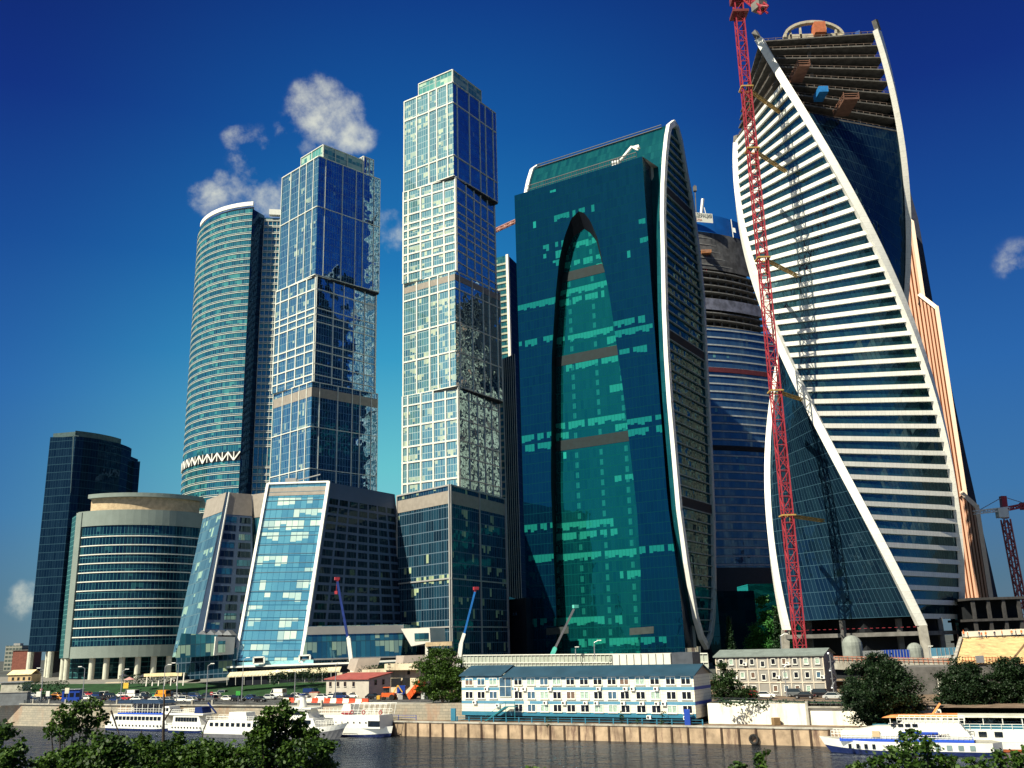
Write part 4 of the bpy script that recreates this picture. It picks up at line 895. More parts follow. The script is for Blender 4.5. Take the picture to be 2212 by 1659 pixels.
m_=MB(); m_.prism([(a.x,a.y),(b.x,b.y),(b.x,b.y+20),(a.x,a.y+20)],8,a.z); T.add('glass_wall',m_,GRN)
# ================================================================== cranes
YELD=mat('dull_yellow_steel',(.42,.27,.08),.6)
def lattice(mb,a,b,w,step,r,n=None,brace=True):
    a=V(a);b=V(b); t=(b-a); L=t.length; t/=L; n=n or (V((0,-1,0)) if abs(t.z)>.5 else V((0,0,1)))
    x=t.cross(n).normalized(); y=x.cross(t).normalized(); cs=[x*i*w/2+y*j*w/2 for i,j in((-1,-1),(1,-1),(1,1),(-1,1))]
    for c in cs: mb.bar(a+c,b+c,r*1.7,r*1.7,y)
    k=max(1,int(L/step)); 
    for i in range(k):
        p,q=a+t*L*i/k,a+t*L*(i+1)/k
        for j in range(4):
            c0,c1=cs[j],cs[(j+1)%4]; mb.bar(p+c0,p+c1,r)
            mb.bar(p+c0,q+c1,r) if (i+j)%2 else mb.bar(p+c1,q+c0,r)
Yc=312.; cb=at_y(1728,1396,Yc); T=Thing('tower_crane','tall red lattice tower crane tied to the twisted tower by yellow struts','crane',(cb.x,cb.y,8))
ct=at_y(1592,-12,Yc); ztop=ct.z; mx=(cb.x+ct.x)/2; mast0=V((cb.x,Yc,8)); mast1=V((ct.x,Yc,ztop))
m_=MB(); lattice(m_,mast0,mast1,3.0,4.2,.22); T.add('mast',m_,REDP)
m_=MB(); m_.box(mast0+V((0,0,.8)),(6,6,1.6)); T.add('footing',m_,CONC)
for x_,y_,xe,ye in((1608,192,1680,190),(1622,325,1728,322),(1640,560,1722,564),(1672,846,1722,848),(1700,1114,1808,1113)):
    c=at_y(x_,y_,Yc); f_=(c.z-8)/(ztop-8); c=lerp(mast0,mast1,f_); m_=MB()
    for s_ in(-1,1):
        m_.bar(c+V((s_*2.1,-2.1,0)),c+V((s_*2.1,2.1,0)),.45); m_.bar(c+V((-2.1,s_*2.1,0)),c+V((2.1,s_*2.1,0)),.45)
    T.add('collar',m_,YELD)
    a_=math.atan2(EC.y-c.y,EC.x-c.x)
    for dx in(5,17):
        p1=V((c.x+dx,c.y+max(5,(EC.y-ER*.55)-c.y-(0 if dx>9 else 3)),c.z)); 
        m_=MB(); lattice(m_,c+V((2,1.5,0)),p1,.8,1.6,.16); T.add('tie_strut',m_,YELD)
m_=MB(); m_.box(mast1-V((0,0,9)),(6,6,1)); m_.box(mast1-V((0,0,2)),(5,5,3)); T.add('slewing_ring',m_,mat('dark_red_machinery',(.15,.03,.03),.6))
m_=MB(); j0,j1=at_y(1606,-14,Yc),at_y(1652,22,Yc-16); lattice(m_,j0,j1,2.4,3,.3); T.add('counter_jib',m_,REDP)
m_=MB(); c=at_y(1640,14,Yc-12); m_.box(c,(4,4,3.2),.5); T.add('counterweight',m_,mat('grey_counterweight',(.16,.15,.14),.8))
m_=MB(); lattice(m_,mast1+V((0,0,2)),mast1+V((-30,-8,42)),2.2,4,.3); T.add('jib',m_,REDP)
# right crane
Yr=400.; c0=at_y(2214,1330,Yr); c1=at_y(2163,1072,Yr); 
T=Thing('tower_crane','smaller red and white tower crane at the right edge beyond the striped tower','crane',(c0.x,c0.y,8))
m_=MB(); lattice(m_,V((c0.x,Yr,8)),at_y(2172,1122,Yr),2.6,3.5,.3); T.add('mast',m_,mat('faded_crane_red',(.42,.10,.10),.6))
m_=MB(); m_.bar(at_y(2172,1120,Yr),at_y(2166,1072,Yr),2.2,2.2,V((0,-1,0))); T.add('tower_top',m_,REDP)
m_=MB(); lattice(m_,at_y(2178,1099,Yr),at_y(2105,1107,Yr-6),1.3,2.6,.25); T.add('jib',m_,WHT)
m_=MB(); lattice(m_,at_y(2176,1099,Yr),at_y(2240,1086,Yr+4),1.4,2.6,.35); T.add('counter_jib',m_,REDP); m_=MB(); m_.box(at_y(2225,1093,Yr+4),(8,2,3)); T.add('counterweight',m_,REDP)
m_=MB(); m_.box(at_y(2164,1108,Yr-2),(4,3,4)); T.add('cab',m_,WHT)
m_=MB(); m_.tube(at_y(2167,1073,Yr),at_y(2112,1104,Yr-5),.15,k=4); m_.tube(at_y(2167,1073,Yr),at_y(2222,1090,Yr+3),.15,k=4); T.add('stay_cable',m_,STEEL)
# far jib between two towers
T=Thing('tower_crane','distant pink crane jib poking out left of the arched tower top','crane',tuple(at_y(1130,500,560)))
m_=MB(); lattice(m_,at_y(1068,499,540),at_y(1135,468,560),1.6,3,.35); T.add('jib',m_,mat('pink_crane',(.55,.30,.25),.6))
m_=MB(); p=at_y(1130,470,558); lattice(m_,V((p.x,p.y,8)),p,2,4,.3); T.add('mast',m_,mat('pink_crane',(.55,.30,.25),.6))
# mobile cranes
def boom(label,pts,Y,mts,ws,hook=None):
    p=[at_y(x_,y_,Y) for x_,y_ in pts]; T=Thing('mobile_crane',label,'crane',(p[0].x,p[0].y,8))
    for i in range(len(p)-1):
        m_=MB(); m_.bar(p[i],p[i+1],ws[i],ws[i]*1.1,V((0,-1,0))); T.add('boom_section',m_,mts[i])
    m_=MB(); m_.box(p[-1],(1.5,1.2,.9),.4); T.add('boom_head',m_,mts[-1])
    m_=MB(); b_=V((p[0].x,p[0].y,0)); m_.box(b_+V((0,0,8.8)),(8,2.6,1.5)); m_.box(b_+V((1,0,10.2)),(3,2.6,1.8)); T.add('carrier',m_,mts[0])
    for k in range(4):
        m_=MB(); q_=b_+V((-3+k*2,-1.4,8.2)); m_.tube(q_,q_+V((0,.5,0)),.6,k=12); T.add('wheel',m_,mat('tyre',(.02,.02,.02),.9))
    if hook:
        m_=MB(); h=at_y(hook[0],hook[1],Y); m_.bar(p[-1],h,.12); m_.box(h,(.9,.6,1)); T.add('hook_block',m_,REDP)
    return T
DB=mat('dark_blue_paint',(.01,.03,.17),.5)
boom('mobile crane with white base, blue boom and red tip before the shaded window grid',[(764,1472),(753,1378),(751,1376),(729,1256),(728,1250)],312,[WHT,WHT,DB,REDP],[1.2,1.0,.75,.8],(726,1280))
boom('mobile crane with blue boom leaning right before the podium of the tallest stacked tower',[(990,1440),(996,1390),(1003,1368),(1026,1278),(1028,1271)],300,[WHT,WHT,mat('mid_blue_paint',(.01,.12,.40),.5),REDP],[1.2,1.0,.6,.7])
boom('mobile crane with turquoise base and grey boom leaning right before the arched tower',[(1182,1440),(1199,1400),(1200,1398),(1240,1315),(1243,1310)],285,[mat('turquoise_paint',(.1,.5,.42),.5),mat('turquoise_paint',(.1,.5,.42),.5),mat('grey_boom',(.12,.12,.14),.5),mat('turquoise_paint',(.1,.5,.42),.5)],[1.2,.9,.6,.8])
# ================================================================== ground, river, quay
tq=V((.876,-.482,0)); nq=V((.482,.876,0)); Q0=V((-27,226.6,0))
def G(s,n,z=0.): return Q0+tq*s+nq*n+V((0,0,z))
def strip(name,pts,mt_,kind='structure',hook=None):
    m_=MB(); 
    for q in pts: m_.poly(q)
    return tag(m_.build(name,mt_),kind=kind)
wm=bpy.data.materials.new('river_water'); wm.use_nodes=True; n=NT(wm.node_tree); n.n.clear()
P=n.new('ShaderNodeTexCoord').outputs['Object']; xs_,ys_,zs_=n.sep(P)
Pv=n.comb(n.m('MULTIPLY',xs_,.55),ys_,0)
h=n.m('ADD',n.m('MULTIPLY',n.noise(Pv,1.1,4,.6),.35),n.m('MULTIPLY',n.noise(Pv,.3,4,.6),1.5))
bp=n.new('ShaderNodeBump'); bp.inputs['Strength'].default_value=1.0; bp.inputs['Distance'].default_value=.75; n.put(bp.inputs['Height'],h)
b_d=n.new('ShaderNodeBsdfDiffuse'); b_d.inputs[0].default_value=(.010,.014,.018,1); b_g=n.new('ShaderNodeBsdfGlossy'); b_g.inputs[0].default_value=(.55,.60,.70,1); b_g.inputs['Roughness'].default_value=.05; n.l.new(bp.outputs[0],b_g.inputs['Normal']); b=n.new('ShaderNodeMixShader'); b.inputs[0].default_value=.5; n.l.new(b_d.outputs[0],b.inputs[1]); n.l.new(b_g.outputs[0],b.inputs[2]); o=n.new('ShaderNodeOutputMaterial'); n.l.new(b.outputs[0],o.inputs[0])
strip('river_water',[[G(-900,-500),G(900,-500),G(900,40),G(-900,40)]],wm)
ASPH=mat('asphalt',(.05,.05,.052),.85,var=.25,sc=.2); PAVE=mat('paving',(.20,.19,.17),.85,var=.2,sc=.3)
GRASS=mat('lawn',(.010,.042,.010),.95,var=.35,sc=.4); DIRT=mat('dirt',(.17,.12,.085),.95,var=.4,sc=.5,bump=.3)
ZR=6.0
strip('far_ground',[[G(-4000,60,8.6),G(4000,60,8.6),G(4000,6000,8.6),G(-4000,6000,8.6)]],mat('far_ground',(.06,.065,.06),.95,var=.3,sc=.01))
strip('embankment_road',[[G(-900,1.6,ZR),G(-24,1.6,ZR),G(-24,36,ZR),G(-900,36,ZR)],[G(-24,1.6,ZR),G(14,5.6,ZR),G(14,36,ZR),G(-24,36,ZR)]],ASPH)
strip('site_yard',[[G(14,17,ZR+.3),G(300,17,ZR+.3),G(300,61,ZR+.3),G(14,61,ZR+.3)],[G(62,7,ZR+.3),G(300,7,ZR+.3),G(300,17,ZR+.3),G(62,17,ZR+.3)],[G(-44,36,ZR+.05),G(14,36,ZR+.05),G(14,61,ZR+.05),G(-44,61,ZR+.05)]],DIRT)
strip('river_bed_bank',[[G(-900,-172,4),G(900,-172,4),G(900,-600,4),G(-900,-600,4)]],GRASS)
strip('pavement',[[G(-900,36,ZR+.14),G(-44,36,ZR+.14),G(-44,38,ZR+.14),G(-900,38,ZR+.14)],[G(-900,36,ZR),G(-44,36,ZR),G(-44,36,ZR+.14),G(-900,36,ZR+.14)]],PAVE)
strip('grass_slope',[[G(-900,38,ZR+.15),G(-44,38,ZR+.15),G(-44,60,9.3),G(-900,60,9.3)]],GRASS)
strip('terrace',[[G(-900,60,9.3),G(-44,60,9.3),G(-44,160,9.4),G(-900,160,9.4)]],PAVE)
strip('site_bank',[[G(-44,61,ZR),G(300,61,ZR),G(300,64,9),G(-44,64,9)]],DIRT)
LINE=mat('road_paint',(.7,.7,.66),.6)
m_=MB()
for i in range(60):
    for nn_ in(10.5,14,21,24.5): 
        a,b=G(-300+i*6,nn_,ZR+.005),G(-297+i*6,nn_,ZR+.005); c,d=G(-297+i*6,nn_+.15,ZR+.005),G(-300+i*6,nn_+.15,ZR+.005); m_.poly([a,b,c,d])
tag(m_.build('road_marking',LINE),kind='structure')
# stone embankment wall
def stonemat():
    mm=bpy.data.materials.new('granite_blocks'); mm.use_nodes=True; n=NT(mm.node_tree); n.n.clear()
    uv=n.new('ShaderNodeTexCoord').outputs['UV']; br=n.new('ShaderNodeTexBrick'); n.put(br.inputs['Vector'],uv); br.inputs['Scale'].default_value=1
    br.inputs['Brick Width'].default_value=1.5; br.inputs['Row Height'].default_value=.62; br.inputs['Mortar Size'].default_value=.035
    br.inputs['Color1'].default_value=(.36,.31,.24,1); br.inputs['Color2'].default_value=(.27,.245,.20,1); br.inputs['Mortar'].default_value=(.15,.14,.12,1)
    u_,v_,_=n.sep(uv); f=n.smooth(n.noise(n.comb(u_,n.m('MULTIPLY',v_,.4),0),.22,6,.7),.48,.66)
    c=n.mix(n.m('MULTIPLY',f,.6),br.outputs['Color'],(.34,.19,.12,1)); f2=n.smooth(n.noise(uv,1.3,5,.7),.35,.7); c=n.mix(n.m('MULTIPLY',f2,.35),c,(.14,.14,.10,1))
    b=n.new('ShaderNodeBsdfPrincipled'); n.put(b.inputs['Base Color'],c); b.inputs['Roughness'].default_value=.85
    o=n.new('ShaderNodeOutputMaterial'); n.l.new(b.outputs[0],o.inputs[0]); return mm
STONE=stonemat()
T=Thing('embankment_wall','long weathered stone embankment wall behind the moored white boats on the left','wall',tuple(G(-60,1.5,0)))
m_=MB(); m_.wall(G(-420,1.5,-.5),G(-24,1.5,-.5),G(-24,1.5,ZR),G(-420,1.5,ZR)); m_.wall(G(-24,1.5,-.5),G(16,5.5,-.5),G(16,5.5,ZR+.9),G(-24,1.5,ZR),420); m_.wall(G(16,5.5,-.5),G(16,18,-.5),G(16,18,ZR),G(16,5.5,ZR+.9),520)
T.add('stone_face',m_,STONE)
m_=MB(); m_.box(G(-222,1.5,ZR+.12),(396,.9,.28),math.atan2(tq.y,tq.x)); T.add('coping',m_,CONC)
m_=MB(); m_.prism([tuple(G(s,n_))[:2] for s,n_ in((-22,1.7),(14,5.7),(14,18),(-22,18))],ZR-.5,ZR+.01); T.add('fill',m_,CONC)
for i in range(28):
    s=-190+i*7.2
    if -58<s<-36 or s>-23: continue
    m_=MB(); m_.box(G(s,1.7,ZR+.85),(.45,.45,1.2),math.atan2(tq.y,tq.x)); T.add('railing_post',m_,CONC)
m_=MB()
for hh in(.55,.85,1.15): m_.bar(G(-200,1.7,ZR+hh),G(-58,1.7,ZR+hh),.07); m_.bar(G(-36,1.7,ZR+hh),G(-24,1.7,ZR+hh),.07)
for i in range(300): s=-200+i*.66; m_.bar(G(s,1.7,ZR+.3),G(s,1.7,ZR+1.15),.045) if (not -58<s<-36 and s<-24) else None
T.add('railing',m_,mat('dark_rail',(.05,.06,.07),.5))
# sheet pile quay
T=Thing('quay_wall','low brown concrete quay wall with dark vertical posts below the white and blue building','wall',tuple(G(40,0,0)))
PILE=mat('stained_pile_concrete',(.33,.24,.16),.85,var=.35,sc=.35,stain=(.13,.08,.06,1),ssc=.5)
for i in range(34):
    s=-12+i*3.3; m_=MB(); m_.box(G(s+1.65,.25,1.2),(3.05,.3,3.5),math.atan2(tq.y,tq.x)); T.add('pile_panel',m_,PILE)
    m_=MB(); m_.box(G(s,.1,1.15),(.36,.42,3.6),math.atan2(tq.y,tq.x)); T.add('pile_post',m_,mat('rusted_post',(.05,.03,.02),.8))
m_=MB(); m_.box(G(44,.35,3.05),(112,.9,.3),math.atan2(tq.y,tq.x)); T.add('capping_beam',m_,CONC)
m_=MB(); m_.box(G(-17,0.3,1.3),(9,3.5,3.6),math.atan2(tq.y,tq.x)); T.add('landing_block',m_,PILE)
strip('quay_shelf',[[G(-12,.4,3.1),G(100,.4,3.1),G(100,8,3.1),G(-12,8,3.1)]],DIRT)
for s,n_ in((-15,-1.6),(-13.3,-1.6),(80,-.35)):
    m_=MB(); c=G(s,n_,1.9 if s<0 else 1.0)
    pts=[c+tq*(.75*math.cos(k*math.pi/6))+V((0,0,.75*math.sin(k*math.pi/6))) for k in range(12)]; m_.ring(pts,.24,6,True); tag(m_.build('tyre_fender',mat('tyre',(.02,.02,.02),.9)),{-15:'left of the two black tyre fenders hung on the landing block',-13.3:'right of the two black tyre fenders hung on the landing block',80:'single black tyre fender on the quay wall below the white retaining wall'}[s],'tyre fender')
for k in range(4):
    m_=MB(); s=-8+k*2.0; m_.tube(G(s,-.35,-.6),G(s,-.35,2.4),.3,k=8); tag(m_.build('mooring_pile',mat('rusted_post',(.05,.03,.02),.8)),['first','second','third','fourth'][k]+' dark mooring pile from the left against the brown quay','pile','mooring piles against the quay')
# white retaining wall on the right
T=Thing('retaining_wall','bright white plastered retaining wall right of the white and blue building','wall',tuple(G(80,6,3)))
PLA=mat('white_plaster',(.80,.77,.68),.8,var=.05,sc=.5,stain=(.62,.56,.44,1),ssc=.4)
m_=MB(); m_.wall(G(69.5,6,2.9),G(88.6,6,2.9),G(88.6,6,ZR+.9),G(69.5,6,ZR+.9)); m_.wall(G(89,6.3,2.9),G(112,6.3,2.9),G(112,6.3,ZR+.1),G(89,6.3,ZR+.1)); m_.wall(G(69.5,16,2.9),G(69.5,6,2.9),G(69.5,6,ZR+.9),G(69.5,16,ZR+.9)); m_.poly([G(69.5,6,ZR+.9),G(88.6,6,ZR+.9),G(88.6,8,ZR+.9),G(69.5,16,ZR+.9)]); T.add('plaster_face',m_,PLA)
m_=MB(); m_.box(G(88.8,6,5),(.5,.6,4.6),math.atan2(tq.y,tq.x)); T.add('buttress',m_,CONC)
m_=MB(); m_.box(G(100,6.2,ZR+.3),(22,.8,.3),math.atan2(tq.y,tq.x)); T.add('coping',m_,CONC)
m_=MB()
for hh in(.6,.95,1.3): m_.bar(G(70,6.6,ZR+.9+hh-.3),G(112,6.6,ZR+hh),.07)
for i in range(40): s=71+i; m_.bar(G(s,6.6,ZR+.3),G(s,6.6,ZR+1.5),.06)
T.add('railing',m_,mat('dark_rail',(.05,.06,.07),.5))
m_=MB(); m_.box(G(83,4.9,3.8),(1.3,1,1.3),.3); tag(m_.build('equipment_box',mat('rust_box',(.25,.16,.08),.8)),'small rusty box on the ledge before the white retaining wall','box')
strip('grass_verge',[[G(69,7,ZR+1.0),G(112,7,ZR+.9),G(112,12,ZR+.6),G(69,16,ZR+.9)]],GRASS)
RQ=math.atan2(tq.y,tq.x)
# ================================================================== buildings along the quay
def win(T,c,w,h,ax_,n,frame=WHT,pane='glass_window',two=True,nm='window',open_=0,curt=None):
    """window: frame part with pane sub-part"""
    up=V((0,0,1)); m_=MB(); f=.09
    for s_ in(-1,1): m_.bar(c+ax_*s_*(w/2)-up*h/2+n*.05,c+ax_*s_*(w/2)+up*h/2+n*.05,f*1.3,.14,n); m_.bar(c+up*s_*(h/2)-ax_*w/2+n*.05,c+up*s_*(h/2)+ax_*w/2+n*.05,f*1.2,.15,n)
    if two: m_.bar(c-up*h/2+n*.05,c+up*h/2+n*.05,f*1.4,.12,n)
    g=T.add(nm,m_,frame)
    m_=MB(); a=c-ax_*w/2+n*.02; m_.wall(a-up*h/2,a+ax_*w-up*h/2,a+ax_*w+up*h/2,a+up*h/2)
    T.add('pane',m_,WP[curt if curt is not None else random.choice((0,0,0,1,2,3))],parent=g)
    m_=MB(); m_.box(c-up*(h/2+.12)+n*.12,(w+.3,.28,.07),math.atan2(ax_.y,ax_.x)); T.add('sill',m_,FRAME,parent=g)
WP=[mat('window_dark',(.01,.012,.02),.08,var=.3,spec=.6),mat('window_curtain_pale',(.30,.40,.34),.3,var=.3,sc=3),mat('window_blue',(.05,.10,.16),.1,var=.3,spec=.6),mat('window_curtain_brown',(.14,.09,.07),.4,var=.3,sc=3)]
def acunit(T,c,ax_,n):
    m_=MB(); m_.box(c+n*.3,(.95,.4,.7),math.atan2(ax_.y,ax_.x)); g=T.add('air_conditioner',m_,WHT)
    m_=MB(); m_.tube(c+n*.5-ax_*.12,c+n*.53-ax_*.12,.26,k=10); T.add('fan_grille',m_,mat('dark_grille',(.04,.04,.05),.6),parent=g)
# --- white and blue three-storey building
W0=G(13.6,4.1,0); W1=G(68.2,2.6,0); axW=(W1-W0).normalized(); nW=V((axW.y,-axW.x,0)); LW=(W1-W0).length; ZB=3.3; ZE=12.4
T=Thing('riverside_office','long white and blue three-storey office on the quay with dark blue roof and air conditioners','building',tuple(W0+V((0,0,ZB))))
wp=lambda u,z,o=0.: W0+axW*u+nW*o+V((0,0,z))
def sidm():
    mm=bpy.data.materials.new('white_siding'); mm.use_nodes=True; n=NT(mm.node_tree); n.n.clear()
    uv=n.new('ShaderNodeTexCoord').outputs['UV']; br=n.new('ShaderNodeTexBrick'); n.put(br.inputs['Vector'],uv); br.inputs['Scale'].default_value=1; br.offset=0
    br.inputs['Brick Width'].default_value=3.0; br.inputs['Row Height'].default_value=.62; br.inputs['Mortar Size'].default_value=.02
    br.inputs['Color1'].default_value=(.76,.70,.56,1); br.inputs['Color2'].default_value=(.71,.65,.52,1); br.inputs['Mortar'].default_value=(.34,.27,.2,1)
    b=n.new('ShaderNodeBsdfPrincipled'); n.put(b.inputs['Base Color'],n.mix(n.m('MULTIPLY',n.smooth(n.noise(uv,.5,5,.7),.5,.8),.3),br.outputs['Color'],(.45,.40,.32,1))); b.inputs['Roughness'].default_value=.6
    o=n.new('ShaderNodeOutputMaterial'); n.l.new(b.outputs[0],o.inputs[0]); return mm
SID=sidm(); SKY_=mat('sky_blue_cladding',(.08,.22,.33),.6,var=.08); TURQ=mat('turquoise_base',(.025,.15,.24),.6,var=.1); ROOFB=mat('slate_blue_roof',(.02,.055,.09),.5,var=.15,sc=.3)
bd=V((-nW.x*9.5,-nW.y*9.5,0)); m_=MB(); z0,z1=ZB+1.0,ZE
A0,A1=wp(0,z0),wp(LW,z0); 
m_.wall(A0,A1,wp(LW,z1),wp(0,z1)); m_.wall(A1,A1+bd,wp(LW,z1)+bd,wp(LW,z1),LW); m_.poly([wp(LW,z1),wp(LW,z1)+bd,wp(LW,z1+1.9)+bd/2]); m_.wall(A0+bd,A0,wp(0,z1),wp(0,z1)+bd); m_.wall(A1+bd,A0+bd,wp(0,z1)+bd,wp(LW,z1)+bd)
T.add('wall',m_,SID)
for (u0,u1,zl0,zl1,mt_) in((0,LW,ZE-.75,ZE-.02,SKY_),(0,13.6,9.55,10.15,SKY_),(18.6,LW,9.55,10.15,SKY_),(0,16,6.75,7.35,SKY_),(17.4,LW,6.75,7.35,SKY_),(0,LW,z0,z0+.85,TURQ)):
    m_=MB(); m_.box(wp((u0+u1)/2,(zl0+zl1)/2,.0),(u1-u0,.09,zl1-zl0),math.atan2(axW.y,axW.x)); T.add('colour_band',m_,mt_)
for zl0,zl1 in((9.55,10.15),(6.75,7.35)):
    m_=MB(); p=wp(LW,(zl0+zl1)/2)+bd/2; m_.box(p,(.09,9.5,zl1-zl0),math.atan2(axW.y,axW.x)); T.add('colour_band',m_,BLUEP)
m_=MB(); m_.box(wp(LW/2,ZB+.4,-5),(LW-1,9,1.1),math.atan2(axW.y,axW.x)); T.add('plinth',m_,DARK)
def roofq(u0,u1,e,rg,name):
    m_=MB(); a0,a1,b0,b1=wp(u0,e,.5),wp(u1,e,.5),wp(u0,rg)+bd/2,wp(u1,rg)+bd/2; c0,c1=wp(u0,e,-.5)+bd,wp(u1,e,-.5)+bd; t_=V((0,0,.22))
    m_.wall(a0,a1,b1,b0); m_.wall(c1,c0,b0,b1); m_.poly([a0-t_,a1-t_,a1,a0]); m_.poly([a1-t_,b1-t_,b1,a1]); m_.poly([b1-t_,c1-t_,c1,b1]); m_.poly([a0,b0,b0-t_,a0-t_]); m_.poly([a0-t_,b0-t_,b1-t_,a1-t_]); T.add(name,m_,ROOFB)
roofq(-.4,10.8,ZE+.35,ZE+2.3,'roof'); roofq(10.8,LW+.5,ZE,ZE+1.95,'roof')
rows=[11.35,8.55,5.95]
us=[3.2,8.5,13.6]+[23.5+i*5.35*.92 for i in range(10)]
us=[2.9,7.9,12.9]+[23.0+i*5.15*.99*.985 for i in range(10)]
us=[2.8,7.7,12.5]+[22.4+i*3.42 for i in range(10)]
stepu=(LW-2.6-22.4)/8.
pxs=[988,1117,1248,1515,1652,1792,1930,2075]  # zoom columns of the photograph, kept as real spacing
def u_of_px(px): 
    q=on_pl(px,1480,W0,nW); return (q-W0).dot(axW)
colpx=[1013.6,1039.5,1065.5,1119.7,1147.4,1175.6,1203,1232.5,1262,1291.5,1322,1349,1383,1415,1449,1482]
for ri,zr_ in enumerate(rows):
    for ci,px in enumerate(colpx):
        if ri==2 and ci<3: continue
        u=u_of_px(px); win(T,wp(u,zr_),1.95,1.45,axW,nW,curt=(0 if (ci*7+ri*5)%4 else 1) if ci>11 else None)
for ci,ri in((2,0),(3,0),(4,0),(6,0),(9,0),(11,0),(12,0),(13,0),(1,1),(5,1),(7,1),(8,1),(9,1),(11,1),(12,1),(13,1),(14,1),(13,2),(15,2)):
    u=u_of_px(colpx[ci])+random.choice((-.4,.3,-1.6)); acunit(T,wp(u,rows[ri]-1.55),axW,nW)
acunit(T,wp(9.6,7.0-.6),axW,nW)
u=u_of_px(1092); m_=MB(); m_.box(wp(u,10.2,.03),(3.1,.1,4.1),math.atan2(axW.y,axW.x)); g=T.add('stairwell_window',m_,WP[2])
m_=MB(); 
for k in(-1.5,0,1.5): m_.bar(wp(u+k,8.2,.12),wp(u+k,12.2,.12),.12)
for k in(8.2,10.3,12.2): m_.bar(wp(u-1.5,k,.12),wp(u+1.5,k,.12),.12)
T.add('frame',m_,FRAME,parent=g)
# outside stair
m_=MB(); u0=u_of_px(1058); u1=u_of_px(1100); N_=12
for k in range(N_): f=k/N_; m_.box(wp(lerp(u0,u1,f),ZB+lerp(.1,2.9,f),1.3),(.5,1.3,.1),math.atan2(axW.y,axW.x))
m_.bar(wp(u0,ZB,2),wp(u1,ZB+2.9,2),.25); m_.bar(wp(u0,ZB,.7),wp(u1,ZB+2.9,.7),.25); m_.bar(wp(u0,ZB+1,2),wp(u1,ZB+3.9,2),.08); m_.box(wp(u1+1.2,ZB+2.95,1.3),(2.6,1.4,.12),math.atan2(axW.y,axW.x)); m_.bar(wp(u1+.2,ZB,2),wp(u1+.2,ZB+4,2),.14); m_.bar(wp(u1+2.4,ZB,2),wp(u1+2.4,ZB+4,2),.14); m_.bar(wp(u1+.2,ZB+3.9,2),wp(u1+2.4,ZB+3.9,2),.08)
T.add('outside_stair',m_,mat('teal_metal',(.02,.16,.2),.5))
for u in(-1.2,LW-1.2):
    m_=MB(); m_.box(wp(u,ZB+1.2,1.6),(1.1,.5,2.6 if u<0 else 3.2),math.atan2(axW.y,axW.x)+.2); tag(m_.build('notice_board',TURQ if u<0 else BLUEP),'turquoise upright panel at the left corner of the white office' if u<0 else 'dark blue upright panel at the right corner of the white office','panel')
T=Thing('quay_railing','blue metal railing along the quay edge in front of the white office','railing',tuple(G(40,1.6,3.1)))
m_=MB()
for hh in(.5,1.0): m_.bar(G(14,1.5,3.1+hh),G(70,1.3,3.1+hh),.08)
T.add('rail',m_,TURQ)
for i in range(19): m_=MB(); m_.box(G(14+i*3.1,1.45,3.65),(.22,.22,1.15),RQ); T.add('post',m_,TURQ)
m_=MB(); T=Thing('quay_railing','short dark blue railing on the landing block left of the white office','railing',tuple(G(-12,2,3.1)))
for hh in(.6,1.1): m_.bar(G(-17,2,3.1+hh),G(2,3,3.1+hh),.07)
T.add('rail',m_,BLUEP)
for i in range(5): m_=MB(); p=lerp(G(-17,2,3.1),G(2,3,3.1),i/4); m_.bar(p,p+V((0,0,1.15)),.14); T.add('post',m_,BLUEP)
# --- hoarding and roofs behind the office
HO=mat('pale_hoarding',(.36,.39,.34),.7,var=.1,sc=.3)
h0,h1=at_y(1000,1416,262),at_y(1528,1412,232); T=Thing('site_hoarding','long pale grey-green hoarding running behind the roof of the white office','fence',(h0.x,h0.y,6))
m_=MB(); m_.wall(V((h0.x,h0.y,6)),V((h1.x,h1.y,6)),h1,h0); m_.wall(V((h1.x,h1.y+.5,6)),V((h0.x,h0.y+.5,6)),h0+V((0,.5,0)),h1+V((0,.5,0))); T.add('panel_run',m_,HO)
m_=MB()
d_=(h1-h0)
for i in range(60): p=lerp(h0,h1,i/59); m_.bar(V((p.x,p.y-.2,p.z-3)),V((p.x,p.y-.2,p.z)),.1)
m_.bar(h0+V((0,-.2,-1.9)),h1+V((0,-.2,-1.9)),.22); m_.bar(h0+V((0,-.2,.05)),h1+V((0,-.2,.05)),.25); T.add('frame',m_,FRAME)
yb=224; g0,g1=at_y(1322,1414,yb+3),at_y(1448,1411,yb-3); T=Thing('rooftop_canteen','pale panelled flat-roofed block with a window strip behind the dark blue roof','building',(g0.x,g0.y,6))
m_=MB(); m_.prism([(g0.x,g0.y),(g1.x,g1.y),(g1.x+3,g1.y+7),(g0.x+3,g0.y+7)],6,g0.z); T.add('wall',m_,mat('cream_panel',(.68,.66,.58),.6,var=.05))
n_=(g1-g0).cross(V((0,0,1))).normalized()
for k in range(8):
    a,b=lerp(g0,g1,(k+.08)/8),lerp(g0,g1,(k+.92)/8); m_=MB(); m_.wall(V((a.x,a.y,g0.z-4.2))-n_*-.05,V((b.x,b.y,g0.z-4.2))+n_*.05,V((b.x,b.y,g0.z-2.4))+n_*.05,V((a.x,a.y,g0.z-2.4))+n_*.05); T.add('window',m_,WP[2 if k%3 else 0])
m_=MB()
for k in range(9): a=lerp(g0,g1,k/8)+n_*.12; m_.bar(V((a.x,a.y,g0.z-4.4)),V((a.x,a.y,g0.z)),.12)
T.add('panel_joint',m_,GREYM)
m_=MB(); q0,q1=at_y(1450,1410,yb-3),at_y(1495,1409,yb-5); m_.prism([(q0.x,q0.y),(q1.x,q1.y),(q1.x+3,q1.y+7),(q0.x+3,q0.y+7)],6,q0.z); T.add('dark_annex',m_,mat('slate_grey_panel',(.06,.07,.09),.6))
